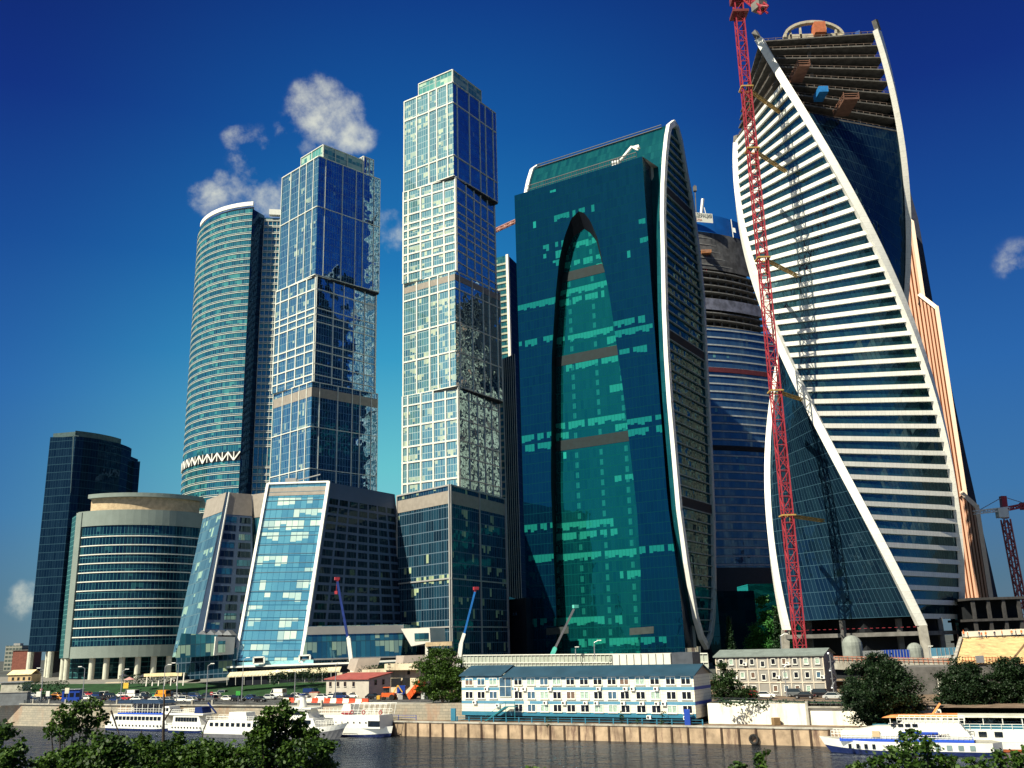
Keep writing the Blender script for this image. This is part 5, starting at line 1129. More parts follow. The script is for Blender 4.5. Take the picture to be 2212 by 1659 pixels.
# --- grey modular office
a,b=at_y(1546,1421,233),at_y(1776,1411,219); ZG=6.4
T=Thing('modular_office','grey three-storey modular office with pale stripes and small white windows','building',(a.x,a.y,ZG))
ax_=V((b.x-a.x,b.y-a.y,0)); Lg=ax_.length; ax_.normalize(); ng=V((ax_.y,-ax_.x,0)); ze=(a.z+b.z)/2; gd=-ng*8
m_=MB(); o_=V((a.x,a.y,0)); gp=lambda u,z,o=0.: o_+ax_*u+ng*o+V((0,0,z))
m_.wall(gp(0,ZG),gp(Lg,ZG),gp(Lg,ze),gp(0,ze)); m_.wall(gp(Lg,ZG),gp(Lg,ZG)+gd,gp(Lg,ze)+gd,gp(Lg,ze)); m_.poly([gp(Lg,ze),gp(Lg,ze)+gd,gp(Lg,ze+1.3)+gd/2]); m_.wall(gp(0,ZG)+gd,gp(0,ZG),gp(0,ze),gp(0,ze)+gd)
T.add('wall',m_,mat('warm_grey_siding',(.26,.25,.235),.7,var=.08,sc=.4))
m_=MB(); A_,B_=gp(-.5,ze,.5),gp(Lg+.5,ze,.5); C_,D_=gp(Lg+.5,ze+1.4)+gd/2,gp(-.5,ze+1.4)+gd/2; m_.wall(A_,B_,C_,D_); m_.wall(gp(Lg+.5,ze,-.5)+gd,gp(-.5,ze,-.5)+gd,D_,C_); m_.poly([A_-V((0,0,.25)),B_-V((0,0,.25)),B_,A_]); T.add('roof',m_,mat('grey_green_roof',(.16,.19,.18),.6,var=.15))
H3=(ze-ZG)/3
m_=MB()
for k in range(11): m_.bar(gp(Lg*k/10,ZG,.06),gp(Lg*k/10,ze,.06),.26,.1,ng)
for k in(1,2): m_.bar(gp(0,ZG+H3*k,.08),gp(Lg,ZG+H3*k,.08),.3,.1,ng)
T.add('pale_trim',m_,mat('trim_cream',(.55,.48,.40),.6))
for r_ in range(3):
    for k in range(10):
        if (k+r_)%5==4 and r_==0: continue
        zc_=ZG+H3*(r_+.55)-(.5 if k==4 and r_ else 0); win(T,gp(Lg*(k+.5)/10,zc_),.95,1.25,ax_,ng,two=False)
        if (k*3+r_)%4==0: acunit(T,gp(Lg*(k+.5)/10+.9,zc_-.5),ax_,ng)
m_=MB(); 
for k in range(5):
    m_.bar(gp(Lg+1,ZG+k*1.8,-1),gp(Lg+1,ZG+k*1.8,-5),.15); m_.bar(gp(Lg+1,ZG+k*1.8,-1 if k%2 else -5),gp(Lg+1,ZG+(k+1)*1.8,-5 if k%2 else -1),.3)
m_.bar(gp(Lg+1.4,ZG,-.6),gp(Lg+1.4,ze,-.6),.15); T.add('fire_stair',m_,STEEL)
# --- small pink-grey building with red roof
a,b=at_y(705,1468,282),at_y(797,1463,273); ZP=6.05; zt=(a.z+b.z)/2
T=Thing('site_cabin','two-storey grey site cabin with a dull red roof beside the parked cars','building',(a.x,a.y,ZP))
ax_=V((b.x-a.x,b.y-a.y,0)); Lg=ax_.length; ax_.normalize(); ng=V((ax_.y,-ax_.x,0)); o_=V((a.x,a.y,0)); gd=-ng*9; gp=lambda u,z,o=0.: o_+ax_*u+ng*o+V((0,0,z))
m_=MB(); m_.wall(gp(0,ZP),gp(Lg,ZP),gp(Lg,zt),gp(0,zt)); m_.wall(gp(Lg,ZP),gp(Lg,ZP)+gd,gp(Lg,zt+1.2)+gd,gp(Lg,zt)); m_.wall(gp(0,ZP)+gd,gp(0,ZP),gp(0,zt),gp(0,zt+1.2)+gd); T.add('wall',m_,mat('beige_grey_siding',(.45,.41,.36),.7,var=.08))
m_=MB(); A_,B_=gp(-.4,zt-.05,.5),gp(Lg+.4,zt-.05,.5); C_,D_=gp(Lg+.4,zt+1.3,-.5)+gd,gp(-.4,zt+1.3,-.5)+gd; m_.wall(A_,B_,C_,D_); t_=V((0,0,.25)); m_.poly([A_-t_,B_-t_,B_,A_]); m_.poly([B_-t_,C_-t_,C_,B_]); T.add('roof',m_,mat('dull_red_roof',(.30,.07,.06),.6,var=.15))
for r_,zc_ in enumerate((zt-1.5,zt-4.2)):
    for k,u in enumerate((1.,3.2,5.2,7.6)):
        win(T,gp(u*Lg/12.+.3,zc_),.8,1.15,ax_,ng,two=False,frame=mat('brown_frame',(.12,.08,.07),.6),curt=0)
for k in range(2): win(T,gp(Lg,zt-1.2)+gd*(.3+.35*k),.8,1.3,-ng*1.,ax_,two=False,frame=mat('brown_frame',(.12,.08,.07),.6),curt=0)
# --- beige concrete substation
a,b=at_y(782,1447,298),at_y(905,1441,288); ZP=6.1
T=Thing('concrete_substation','raw cream concrete building with dark openings behind the site cabin','building',(a.x,a.y,ZP))
CC=mat('cream_concrete',(.58,.49,.36),.8,var=.15,sc=.5,stain=(.34,.28,.2,1))
m_=MB(); m_.prism([(a.x,a.y),(b.x,b.y),(b.x+5,b.y+10),(a.x+5,a.y+10)],ZP,a.z); T.add('wall',m_,CC)
m_=MB(); c0,c1=at_y(832,1446,293),at_y(905,1443,287); m_.prism([(c0.x,c0.y-1.6),(c1.x,c1.y-1.6),(c1.x,c1.y+6),(c0.x,c0.y+6)],c0.z-.2,at_y(835,1434,293).z); T.add('planter_parapet',m_,CC)
for xa,xb,ya,yb in((845,866,1465,1484),(870,894,1464,1483),(835,842,1449,1453),(880,887,1449,1457),(740,750,1452,1456)):
    p0,p1,p2,p3=[at_y(x_,y_,290.) for x_,y_ in((xa,yb),(xb,yb),(xb,ya),(xa,ya))]; m_=MB(); off_=V((0,0,0)); m_.box((p0+p2)/2,((p1-p0).length,1.0,(p3-p0).length),0); T.add('opening',m_,DARK)
a2,b2=at_y(728,1455,304),at_y(800,1449,300); m_=MB(); m_.prism([(a2.x,a2.y),(b2.x,b2.y),(b2.x+3,b2.y+8),(a2.x+3,a2.y+8)],ZP,a2.z+.2); T.add('wing',m_,CC)
# --- terrace podium with white ledge, cafe, wedge blocks, hedges
YL=316
l0,l1,l2=at_y(492,1441,YL+6),at_y(757,1432,YL),at_y(962,1422,YL+4)
T=Thing('podium_terrace','dark podium with a thin white ledge along the foot of the slanted glass blocks','building',(l0.x,l0.y,9))
m_=MB(); 
m_.prism([(l0.x,l0.y+2),(l1.x,l1.y+2),(l2.x,l2.y+2),(l2.x,l2.y+40),(l0.x,l0.y+40)],8.7,min(l0.z,l1.z)-.5); T.add('wall',m_,mat('black_cladding',(.01,.012,.02),.4))
for p,q in((l0,l1),(l1,l2)):
    m_=MB(); m_.bar(p,q,2.2,.5,V((0,0,1))); T.add('ledge',m_,WHT)
m_=MB()
gl0=l0+V((0,.3,.1)); gl1=lerp(l0,l1,.7)+V((0,.3,.1)); m_.wall(gl0,gl1,gl1+V((0,0,1.3)),gl0+V((0,0,1.3))); T.add('glass_balustrade',m_,mat('balustrade_glass',(.25,.5,.55),.1,spec=.6))
for xa,xb in((548,571),(647,670)):
    p=[at_y(x_,y_,YL+3.) for x_,y_ in((xa,1434 if xa<600 else 1430),(xb,1433 if xb<600 else 1430),(xb,1419 if xb<600 else 1415),(xa,1420 if xb<600 else 1416))]
    m_=MB(); 
    for i in range(4): m_.bar(p[i],p[(i+1)%4],.45,.8,V((0,-1,0)))
    g=T.add('portal_frame',m_,WHT); m_=MB(); m_.wall(*[q+V((0,.3,0)) for q in p]); T.add('opening',m_,DARK,parent=g)
for (xa,xb,xt0,xt1,yt,yb_,nm_) in((750,765,757,775,1422,1452,'left'),(853,868,856,873,1416,1449,'middle'),(933,945,938,952,1412,1443,'right')):
    Y_=YL-10; p=[at_y(xa,yb_-8,Y_),at_y(xb,yb_,Y_),at_y(xt1,yt,Y_),at_y(xt0,yt+.5,Y_)]; d=V((6.5,2,0)); m_=MB(); m_.poly(p); m_.poly([p[1],p[1]+d,p[2]+d,p[2]]); m_.poly([p[3],p[2],p[2]+d,p[3]+d]); m_.poly([p[1]+d,p[0]+d,p[3]+d,p[2]+d]); m_.poly([p[0]+d,p[0],p[3],p[3]+d])
    tag(m_.build('concrete_wedge',mat('pinkish_concrete',(.50,.43,.38),.8,var=.08)),nm_+' of the three slanted concrete wedge blocks on the white-ledged podium','vent block','slanted wedge blocks on the podium')
p0,p1=at_y(497,1452,YL-4),at_y(738,1440,YL-8); T=Thing('striped_awning','long cream striped cafe awning under the white ledge','awning',(p0.x,p0.y,9.3))
AW=glass('awning_stripes',(.70,.62,.42,1),(.74,.66,.46,1),(.1,.1,.1,1),r0=.01,pw=1.1,ph=40,line=(.50,.44,.30,1),lw=(.4,.1),cp=0,seed=99)
m_=MB(); q0,q1=p0+V((0,-3,-1.1)),p1+V((0,-3,-1.1)); m_.wall(q0,q1,p1,p0); m_.wall(q0-V((0,0,.4)),q1-V((0,0,.4)),q1,q0); T.add('canvas',m_,AW)
for k in range(14): m_=MB(); q=lerp(q0,q1,k/13); m_.bar(V((q.x,q.y+.3,9.3)),q,.12); T.add('post',m_,FRAME)
def umbrella(x_,y_,Y_,lab,colm):
    c=at_y(x_,y_,Y_); T=Thing('parasol',lab,'parasol',(c.x,c.y,9.3)); m_=MB(); k=8
    for i in range(k): a0,a1=2*math.pi*i/k,2*math.pi*(i+1)/k; m_.poly([c,c+V((1.8*math.cos(a0),1.8*math.sin(a0),-.9)),c+V((1.8*math.cos(a1),1.8*math.sin(a1),-.9))])
    T.add('canopy',m_,colm); m_=MB(); m_.tube(V((c.x,c.y,9.3)),c,.06,k=6); T.add('pole',m_,STEEL)
CR=mat('parasol_cream',(.74,.68,.52),.8)
umbrella(600,1446,YL-10,'left cream parasol above the hedge by the striped awning',CR); umbrella(627,1445,YL-10,'middle cream parasol above the hedge by the striped awning',CR); umbrella(654,1444,YL-10,'right cream parasol above the hedge by the striped awning',CR)
umbrella(280,1462,330,'pink parasol on the terrace before the round columns',mat('parasol_pink',(.6,.3,.28),.8)); umbrella(268,1455,335,'dark parasol on the terrace before the round columns',mat('parasol_dark',(.03,.03,.04),.8)); umbrella(310,1456,335,'black parasol left of the cream terrace roof',mat('parasol_dark',(.03,.03,.04),.8))
# cream terrace roof
p0,p1=at_y(318,1462,322),at_y(398,1453,318); T=Thing('terrace_pavilion','open terrace pavilion with a bright cream roof below the glass entrance hall','pavilion',(p0.x,p0.y,9.3))
m_=MB(); m_.box((p0+p1)/2+V((0,3,0)),(13,8,.9),-.15); T.add('roof',m_,mat('cream_roof',(.75,.62,.36),.7))
for k in range(7): m_=MB(); q=lerp(p0,p1,k/6); m_.bar(V((q.x,q.y-.5,9.3)),q,.3); T.add('post',m_,CREAM)
# stair flight and ramps on the slope
def flight(name,label,bpx,tpx,wd,mt_,steps=22,walls=True):
    b0=at_z(*bpx,ZR+.1); t0=at_z(*tpx,9.5); T=Thing(name,label,'stair',tuple(b0)); m_=MB(); d=t0-b0; side=V((tq.x,tq.y,0))
    for k in range(steps): p=lerp(b0,t0,(k+.5)/steps); L_=V((d.x,d.y,0)).length/steps; m_.poly([p-side*wd/2+d*(-.5/steps)*1.0,p+side*wd/2-d*.5/steps,p+side*wd/2+d*.5/steps,p-side*wd/2+d*.5/steps]); q=V((0,0,.18)); m_.poly([p-side*wd/2-d*.5/steps-q,p+side*wd/2-d*.5/steps-q,p+side*wd/2-d*.5/steps+V((0,0,.02)),p-side*wd/2-d*.5/steps+V((0,0,.02))])
    T.add('steps',m_,mt_)
    if walls:
        for s_ in(-1,1): m_=MB(); o=side*(wd/2+.5)*s_; m_.bar(b0+o+V((0,0,.4)),t0+o+V((0,0,.6)),.9,1.0); T.add('parapet',m_,mat('black_granite',(.015,.016,.02),.3))
flight('staircase','broad pale stone staircase climbing the lawn to the terrace',(322,1499),(407,1472),10,mat('pale_steps',(.42,.37,.30),.8,var=.15))
# pale canopy over the underpass at left
c=at_z(230,1478,9); T=Thing('underpass_canopy','beige slanting underpass canopy on the lawn near the columns','canopy',tuple(c))
q=[at_y(205,1484,c.y-6),at_y(262,1483,c.y-6),at_y(272,1472,c.y+4),at_y(230,1474,c.y+4)]; m_=MB(); m_.poly(q); m_.poly([p-V((0,0,.6)) for p in q][::-1]); 
for i in range(4): j=(i+1)%4; m_.poly([q[i]-V((0,0,.6)),q[j]-V((0,0,.6)),q[j],q[i]])
T.add('roof',m_,mat('beige_roof',(.46,.38,.28),.8)); m_=MB(); m_.box((q[0]+q[1])/2+V((0,2,-2)),(8,3,3),RQ); T.add('dark_entrance',m_,DARK)
c=(q[0]+q[1])/2
# parking entrance
yE=at_z(520,1497,ZR).y
T=Thing('parking_entrance','dark sloping car park entrance with white lettering and a red striped sign','entrance',tuple(at_z(520,1500,ZR)))
m_=MB(); P_=[at_y(498,1497,yE),at_y(572,1492,yE),at_y(572,1466,yE+6),at_y(530,1468,yE+6)]
BG=mat('black_granite',(.015,.016,.02),.3)
m_.wall(at_y(497,1499,yE+2),at_y(572,1495,yE+2),at_y(572,1476,yE+4),at_y(510,1478,yE+4)); m_.wall(at_y(510,1478,yE+4),at_y(572,1476,yE+4),at_y(590,1462,yE+14),at_y(525,1464,yE+14)); T.add('wall',m_,BG)
m_=MB(); m_.bar(at_y(452,1506,yE),at_y(522,1462,yE+14),.5,.5); m_.bar(at_y(533,1490,yE+1),at_y(592,1461,yE+14),.5,.5); m_.bar(at_y(511,1475,yE+4),at_y(560,1473,yE+4),.3,.3); T.add('pale_edge',m_,CREAM)
c=at_y(540,1480,yE+1.6); put_text('ПАРКОВКА',1.5,c,(1,-.1,0),(0,0,1),WHT,T.o,base=T.loc)
m_=MB(); c=at_y(520,1499,yE-3); m_.box(c,(7.6,.3,1.6)); T.add('sign_board',m_,mat('dark_maroon',(.06,.01,.015),.5)); m_=MB(); m_.box(c+V((0,-.2,-.15)),(7.4,.06,.7)); T.add('red_stripe',m_,mat('sign_red',(.55,.02,.03),.5))
m_=MB(); c=at_y(586,1490,yE-1); m_.box(c+V((0,0,.6)),(1.8,.5,7.4)); tag(m_.build('pylon_sign',mat('slate_sign',(.05,.08,.10),.5)),'tall narrow slate pylon sign right of the car park entrance','sign')
def glabel(o,l,c,g=None): return tag(o,l,c,g)
# ================================================================== vegetation
import numpy as np
def leafmat(name,c1,c2,sc=1.2):
    if name in MATS: return MATS[name]
    mm=bpy.data.materials.new(name); mm.use_nodes=True; n=NT(mm.node_tree); n.n.clear()
    uv=n.new('ShaderNodeTexCoord'); u_,v_,_=n.sep(uv.outputs['UV'])
    f=n.m('MULTIPLY_ADD',n.noise(uv.outputs['Object'],sc,3,.5),.8,n.m('MULTIPLY',u_,.4)); c=n.mix(n.smooth(f,.3,.85),c1,c2)
    d=n.new('ShaderNodeBsdfPrincipled'); n.put(d.inputs['Base Color'],c); d.inputs['Roughness'].default_value=.55; d.inputs['Specular IOR Level'].default_value=.3
    tr=n.new('ShaderNodeBsdfTranslucent'); n.put(tr.inputs[0],c); ms=n.new('ShaderNodeMixShader'); ms.inputs[0].default_value=.28
    n.l.new(d.outputs[0],ms.inputs[1]); n.l.new(tr.outputs[0],ms.inputs[2]); o=n.new('ShaderNodeOutputMaterial'); n.l.new(ms.outputs[0],o.inputs[0]); MATS[name]=mm; return mm
LEAF=leafmat('maple_leaves',(.010,.032,.006,1),(.062,.125,.014,1)); LEAF2=leafmat('bank_leaves',(.012,.032,.012,1),(.035,.072,.018,1),.5); LEAFW=leafmat('willow_leaves',(.006,.018,.008,1),(.018,.042,.012,1),.5); LEAFD=leafmat('dark_leaves',(.008,.03,.012,1),(.02,.055,.018,1),.5)
BARK=mat('bark',(.045,.035,.03),.9,var=.3)
def leaves(name,cen,size,mt_,parent,loc,seed=1,droop=.3):
    rng=np.random.default_rng(seed); N=len(cen); c=np.asarray(cen,dtype=float)-np.array(loc)
    nrm=rng.normal(size=(N,3)); nrm[:,2]=np.abs(nrm[:,2])+.35; nrm/=np.linalg.norm(nrm,axis=1)[:,None]
    a=np.cross(nrm,rng.normal(size=(N,3))); a/=np.linalg.norm(a,axis=1)[:,None]; b=np.cross(nrm,a)
    s=size*rng.uniform(.55,1.25,size=(N,1)); asp=rng.uniform(.55,1.,size=(N,1))
    a=a*s; b=b*s*asp
    # pointed five-cornered leaf
    P=np.stack([c-a*.5,c-a*.1+b*.5+nrm*s*.1,c+a*.3+b*.32,c+a*.62,c+a*.25-b*.36,c-a*.12-b*.48+nrm*s*.1],axis=1).reshape(-1,3)
    me=bpy.data.meshes.new(name); me.vertices.add(N*6); me.vertices.foreach_set('co',P.ravel()); me.loops.add(N*6); me.loops.foreach_set('vertex_index',np.arange(N*6,dtype=np.int32))
    me.polygons.add(N); me.polygons.foreach_set('loop_start',np.arange(0,N*6,6,dtype=np.int32)); me.polygons.foreach_set('loop_total',np.full(N,6,dtype=np.int32))
    uvl=me.uv_layers.new(name='UVMap'); uv=np.repeat(rng.random((N,2)),6,axis=0); uvl.data.foreach_set('uv',uv.ravel()); me.materials.append(mt_); me.update(calc_edges=True)
    o=bpy.data.objects.new(name,me); COL.objects.link(o); o.parent=parent; return o
def tree(label,base,blobs,lsize,dens,mt_=None,seed=1,trunk=.3,name='deciduous_tree',cat='tree',group=None,limbs=True,bare=()):
    """blobs: (centre, radius, squash)"""
    rng=np.random.default_rng(seed); T=Thing(name,label,cat,tuple(base),group); pts=[]
    m_=MB(); base=V(base); top=sum((b[0] for b in blobs),V())/len(blobs)
    if limbs:
        fork=lerp(base,top,.45); fork.x=lerp(base.x,top.x,.3); m_.tube(base,fork,trunk,trunk*.7,8)
        hub=lerp(fork,top,.5); m_.tube(fork,hub,trunk*.7,trunk*.45,7)
    for c,r,sq in blobs:
        if limbs: 
            mid=lerp(hub,c,.5)+V((0,0,-r*.15)); m_.tube(hub,mid,trunk*.35,trunk*.22,5); m_.tube(mid,c+V((0,0,r*.2)),trunk*.22,trunk*.08,5)
        k=22
        for i in range(k):  # twig clusters in the blob, mostly near its skin
            d=rng.normal(size=3); d/=np.linalg.norm(d); rr=r*rng.uniform(.45,1.0); q=np.array([c.x+d[0]*rr,c.y+d[1]*rr,c.z+d[2]*rr*sq])
            cr=r*rng.uniform(.20,.42); nl=int(dens*26*(r/lsize)**2/k*rng.uniform(.5,1.5))
            g=rng.normal(size=(nl,3))*cr*.62*np.array([1,1,.6]); pts.append(q+g)
            if limbs and i%3==0: m_.tube(c,V(q),trunk*.07,trunk*.03,4)
    for a,b,r in bare: m_.tube(a,b,r,r*.4,6)
    pts=np.concatenate(pts); leaves('crown',pts,lsize,mt_ or LEAF,T.o,base,seed)
    if m_.f: T.add('trunk',m_,BARK)
    return T
def blob(px,py,rpx,Y,sq=.85): c=at_y(px,py,Y); return (c,rpx*Y/2060,sq)
def fg(label,Y,bl,seed,ls=.105,dens=1.5,bare=()):
    b=[blob(x_,y_,r_,Y+random.uniform(-.8,.8)) for x_,y_,r_ in bl]; cx=sum(q[0].x for q in b)/len(b); return tree(label,(cx,Y+.5,2.),b,ls,dens,LEAF,seed,.17,'maple_tree','tree','foreground trees on the near bank',bare=[(at_y(a[0],a[1],Y),at_y(a[2],a[3],Y),a[4]) for a in bare])
fg('dark leafy tree cut off by the bottom left corner of the picture',24,[(-5,1590,32),(22,1625,34),(-10,1655,45),(40,1668,30),(60,1690,30)],11)
fg('airy young tree with bare lower stems before the stone wall at lower left',31,[(128,1560,26),(160,1535,26),(195,1530,26),(175,1570,30),(140,1590,22),(215,1555,18),(110,1580,16)],12,.10,1.2,bare=[(160,1600,152,1680,.08),(185,1590,168,1680,.07),(240,1535,262,1600,.03),(262,1600,300,1660,.03)])
fg('bushy dark tree below the left white boat',27,[(240,1610,30),(215,1625,40),(250,1650,45),(160,1645,42),(100,1665,40),(205,1640,34),(270,1640,30),(230,1680,40),(165,1660,30),(120,1690,30)],13)
fg('broad leafy tree with dead twigs rising before the left white boats',29,[(330,1630,34),(300,1615,32),(340,1655,50),(290,1650,44),(375,1625,32),(300,1660,36),(350,1670,40),(400,1655,34),(385,1600,18)],14,bare=[(352,1620,355,1500,.05),(352,1560,372,1530,.03),(300,1625,306,1578,.03),(432,1625,440,1575,.03),(440,1575,452,1550,.02)])
fg('low leafy tree filling the gap between the left boats tree and the tall central tree',28,[(440,1620,30),(430,1640,44),(480,1640,44),(520,1650,40),(470,1650,34),(425,1660,34),(505,1630,26),(455,1690,40),(500,1680,36)],15)
fg('tallest foreground tree, dense and dark, hiding the middle white boats',30,[(615,1532,20),(590,1550,26),(640,1560,28),(560,1575,30),(605,1585,36),(655,1590,32),(545,1620,34),(590,1630,42),(640,1630,40),(690,1625,32),(560,1665,40),(620,1675,45),(680,1670,38),(618,1515,9),(705,1650,22)],16,.105,1.6)
fg('tiny leafy treetop peeking up at the bottom centre of the picture',22,[(1142,1668,14),(1118,1676,12),(1165,1672,14)],17,.1)
fg('thin twin-tipped treetop over the water right of centre',25,[(1640,1636,13),(1644,1655,13),(1600,1655,13),(1588,1664,12),(1655,1625,8),(1640,1675,15)],18,.1,1.3)
fg('leafy maple rising in front of the blue and white river boat',27,[(1975,1585,15),(1960,1605,22),(2005,1610,20),(1935,1630,22),(1980,1640,34),(2030,1645,26),(1900,1655,26),(1960,1680,40),(2060,1640,12),(2020,1680,36),(1850,1662,20),(1870,1690,24)],19)
fg('dark leafy treetops in the bottom right corner',25,[(2110,1655,26),(2160,1640,22),(2200,1650,26),(2130,1680,34),(2190,1690,34),(2225,1620,14),(2080,1665,16)],20)
def mid(label,Y,bl,seed,base_z,ls=.5,mt_=LEAF2,dens=1.6,name='deciduous_tree'):
    b=[blob(x_,y_,r_,Y+random.uniform(-2,2)) for x_,y_,r_ in bl]; cx=sum(q[0].x for q in b)/len(b); return tree(label,(cx,Y,base_z),b,ls,dens,mt_,seed,.35,name)
mid('dense round green tree between the concrete substation and the white office',238,[(955,1420,26),(930,1440,28),(975,1440,28),(950,1465,34),(985,1465,22),(920,1475,22),(945,1495,30),(980,1495,26),(938,1408,12),(975,1412,12)],31,6.2,.42,LEAF)
mid('large round willow between the grey office and the arched gateway',178,[(1900,1440,34),(1870,1460,36),(1930,1460,36),(1850,1495,34),(1895,1495,44),(1945,1495,40),(1870,1530,36),(1915,1535,42),(1960,1525,30),(1890,1555,26),(1840,1515,22),(1925,1560,20),(1880,1500,40),(1910,1470,36),(1865,1510,36)],32,3,.36,LEAFW,2.2)
mid('large dark tree right of the arched gateway',187,[(2080,1450,34),(2055,1475,32),(2105,1480,36),(2060,1510,34),(2105,1515,38),(2045,1535,26),(2090,1540,30),(2080,1500,40)],33,3,.36,LEAFW,2.2)
mid('spreading dark tree at the right edge above the river boats',186,[(2190,1450,34),(2150,1475,32),(2205,1485,40),(2160,1515,38),(2210,1525,36),(2225,1460,30),(2150,1545,24),(2195,1550,28),(2180,1500,40)],34,3,.36,LEAFW,2.2)
mid('slim silvery tree against the right end of the white office',215,[(1560,1440,12),(1572,1455,16),(1560,1475,20),(1585,1475,16),(1565,1500,24),(1595,1500,22),(1618,1495,16),(1612,1512,14)],35,6.4,.38,LEAF2)
mid('leafy green tree before the emerald glass block',385,[(1650,1300,16),(1665,1330,24),(1655,1365,30),(1685,1370,24),(1640,1395,26),(1675,1400,28)],36,9,.7,leafmat('bright_leaves',(.03,.12,.03,1),(.07,.24,.05,1),.4))  # tree added in place of a reflection in the emerald glass
# spruce
def spruce(label,px,py0,py1,Y,seed):
    rng=np.random.default_rng(seed); c0=at_y(px,py1,Y); c1=at_y(px,py0,Y); T=Thing('spruce_tree',label,'tree',tuple(c0)); H_=c1.z-c0.z; m_=MB(); m_.tube(c0,c1,.25,.05,6); pts=[]
    for k in range(26):
        f=k/26; r=(1-f)*H_*.17+.2
        for j in range(9): 
            a=rng.uniform(0,6.28); L_=r*rng.uniform(.6,1.1); q=np.linspace(0,1,14)[:,None]*np.array([[math.cos(a)*L_,math.sin(a)*L_,-L_*.35]])+np.array([c0.x,c0.y,c0.z+H_*(.08+.92*f)]); pts.append(q+rng.normal(size=q.shape)*.18)
    leaves('crown',np.concatenate(pts),.6,LEAFD,T.o,c0,seed); T.add('trunk',m_,BARK)
spruce('dark pointed spruce beside the bright green tree and the twisted tower foot',1685,1312,1420,375,41); spruce('dark spruce before the low dark glass block',1580,1330,1420,370,42)  # first spruce is added in place of a tree reflection in the glass
def hedge(label,pa,pb,Y,h,seed,w_=2.,cat='hedge',z0=9.2):
    rng=np.random.default_rng(seed); a,b=at_y(*pa,Y),at_y(*pb,Y); L_=(b-a).length; N=int(L_*h*16); t_=rng.random((N,1)); A=np.array(a);B=np.array(b)
    q=A+(B-A)*t_; hh=h*(.85+.3*np.sin(t_[:,0]*L_*.9)*.5+.1*rng.random(N)); q[:,2]-=rng.random(N)*hh; q[:,1]+=rng.uniform(-w_/2,w_/2,N); T=Thing('hedge',label,cat,tuple(a)); leaves('foliage',q,.45,LEAFD,T.o,a,seed); return T
hedge('clipped dark hedge under the parasols right of the striped awning',(580,1453),(672,1445),YL-12,3.4,51); hedge('tall rounded hedge beside the left concrete wedge block',(665,1443),(708,1440),YL-13,4.5,52); hedge('low hedge between the left and middle concrete wedge blocks',(765,1439),(862,1434),YL-9,3,53); hedge('planter hedge on top of the concrete substation',(838,1434),(905,1431),291,1.2,54)
hedge('dark shrubs at the foot of the round columns',(40,1475),(150,1470),330,4.5,55); hedge('dark shrubs on the terrace before the round columns',(260,1458),(372,1452),345,4,56)
hedge('small bush on the quay before the third window bay of the white office',(1372,1553),(1383,1553),200,1.6,57,1); hedge('conical bush on the quay below the middle of the white office',(1338,1533),(1346,1533),202,3.6,58,1); hedge('ragged bush on the quay near the right end of the white office',(1425,1537),(1437,1537),198,3.2,59,1); hedge('small bush on the quay near the outside stair of the white office',(1180,1547),(1190,1547),209,2.2,60,1)
hedge('dark creeper hanging along the top of the white retaining wall',(1555,1508),(1830,1516),193,1.6,61,1.5)
# wooded near bank behind the viewpoint, seen only in the glass and the water
rng=np.random.default_rng(77); N_=9000; wx=rng.uniform(-420,420,N_); hh=24+9*np.sin(wx*.021)+6*np.sin(wx*.067+1)+4*np.sin(wx*.19); wz=5+rng.random(N_)**.7*hh; wy=-75-rng.random(N_)*30+.1*wx
wo=leaves('near_bank_wood',np.stack([wx,wy,wz],axis=1),6.5,LEAFW,None,(0,0,0),78); wo['kind']='stuff'
# ================================================================== cars
TYRE=mat('tyre',(.02,.02,.02),.9); RIM=mat('wheel_rim',(.35,.35,.36),.4,metal=.6); CG=mat('car_glass',(.012,.018,.025),.06,spec=.8)
def carpaint(n_,c): return mat('car_paint_'+n_,c,.22,var=.03,spec=.6)
PAINT={'white':carpaint('white',(.78,.77,.72)),'black':carpaint('black',(.012,.012,.016)),'grey':carpaint('grey',(.10,.11,.12)),'silver':carpaint('silver',(.42,.43,.43)),'dark blue':carpaint('dark_blue',(.01,.03,.12)),'red':carpaint('red',(.45,.02,.03)),'orange':carpaint('orange',(.80,.30,.03)),'green':carpaint('green',(.10,.35,.16))}
HL=mat('headlight_glass',(.6,.6,.58),.2); TL=mat('tail_light',(.35,.01,.01),.3)
def loft(m_,secs,mi=0):
    for a,b in zip(secs,secs[1:]):
        for i in range(len(a)): j=(i+1)%len(a); m_.poly([a[i],a[j],b[j],b[i]],mi=mi)
    m_.poly(secs[0][::-1],mi=mi); m_.poly(secs[-1],mi=mi)
def car_body(kind,paint):
    m_=MB(); secs=[]
    pr_={'sedan':[(-2.2,.35,.62),(-2.15,.3,.82),(-1.5,.25,.9),(-.9,.25,.92),(1.0,.25,.92),(1.6,.25,.88),(2.15,.3,.75),(2.25,.35,.6)],
         'suv':[(-2.2,.4,.85),(-2.1,.35,1.05),(-1.2,.3,1.08),(1.0,.3,1.05),(1.8,.32,1.0),(2.2,.4,.75)],
         'van':[(-2.7,.4,1.2),(-2.6,.35,1.3),(1.2,.35,1.3),(2.0,.35,1.15),(2.6,.4,.9)]}[kind]
    W={'sedan':.87,'suv':.92,'van':1.0}[kind]
    for x_,z0,z1 in pr_:
        w_=W*(1-.08*(abs(x_)/2.3)**3); secs.append([V((x_,-w_,z0+.05)),V((x_,-w_,z1-.12)),V((x_,-w_*.9,z1)),V((x_,w_*.9,z1)),V((x_,w_,z1-.12)),V((x_,w_,z0+.05)),V((x_,w_*.85,z0)),V((x_,-w_*.85,z0))])
    loft(m_,secs); return m_,W
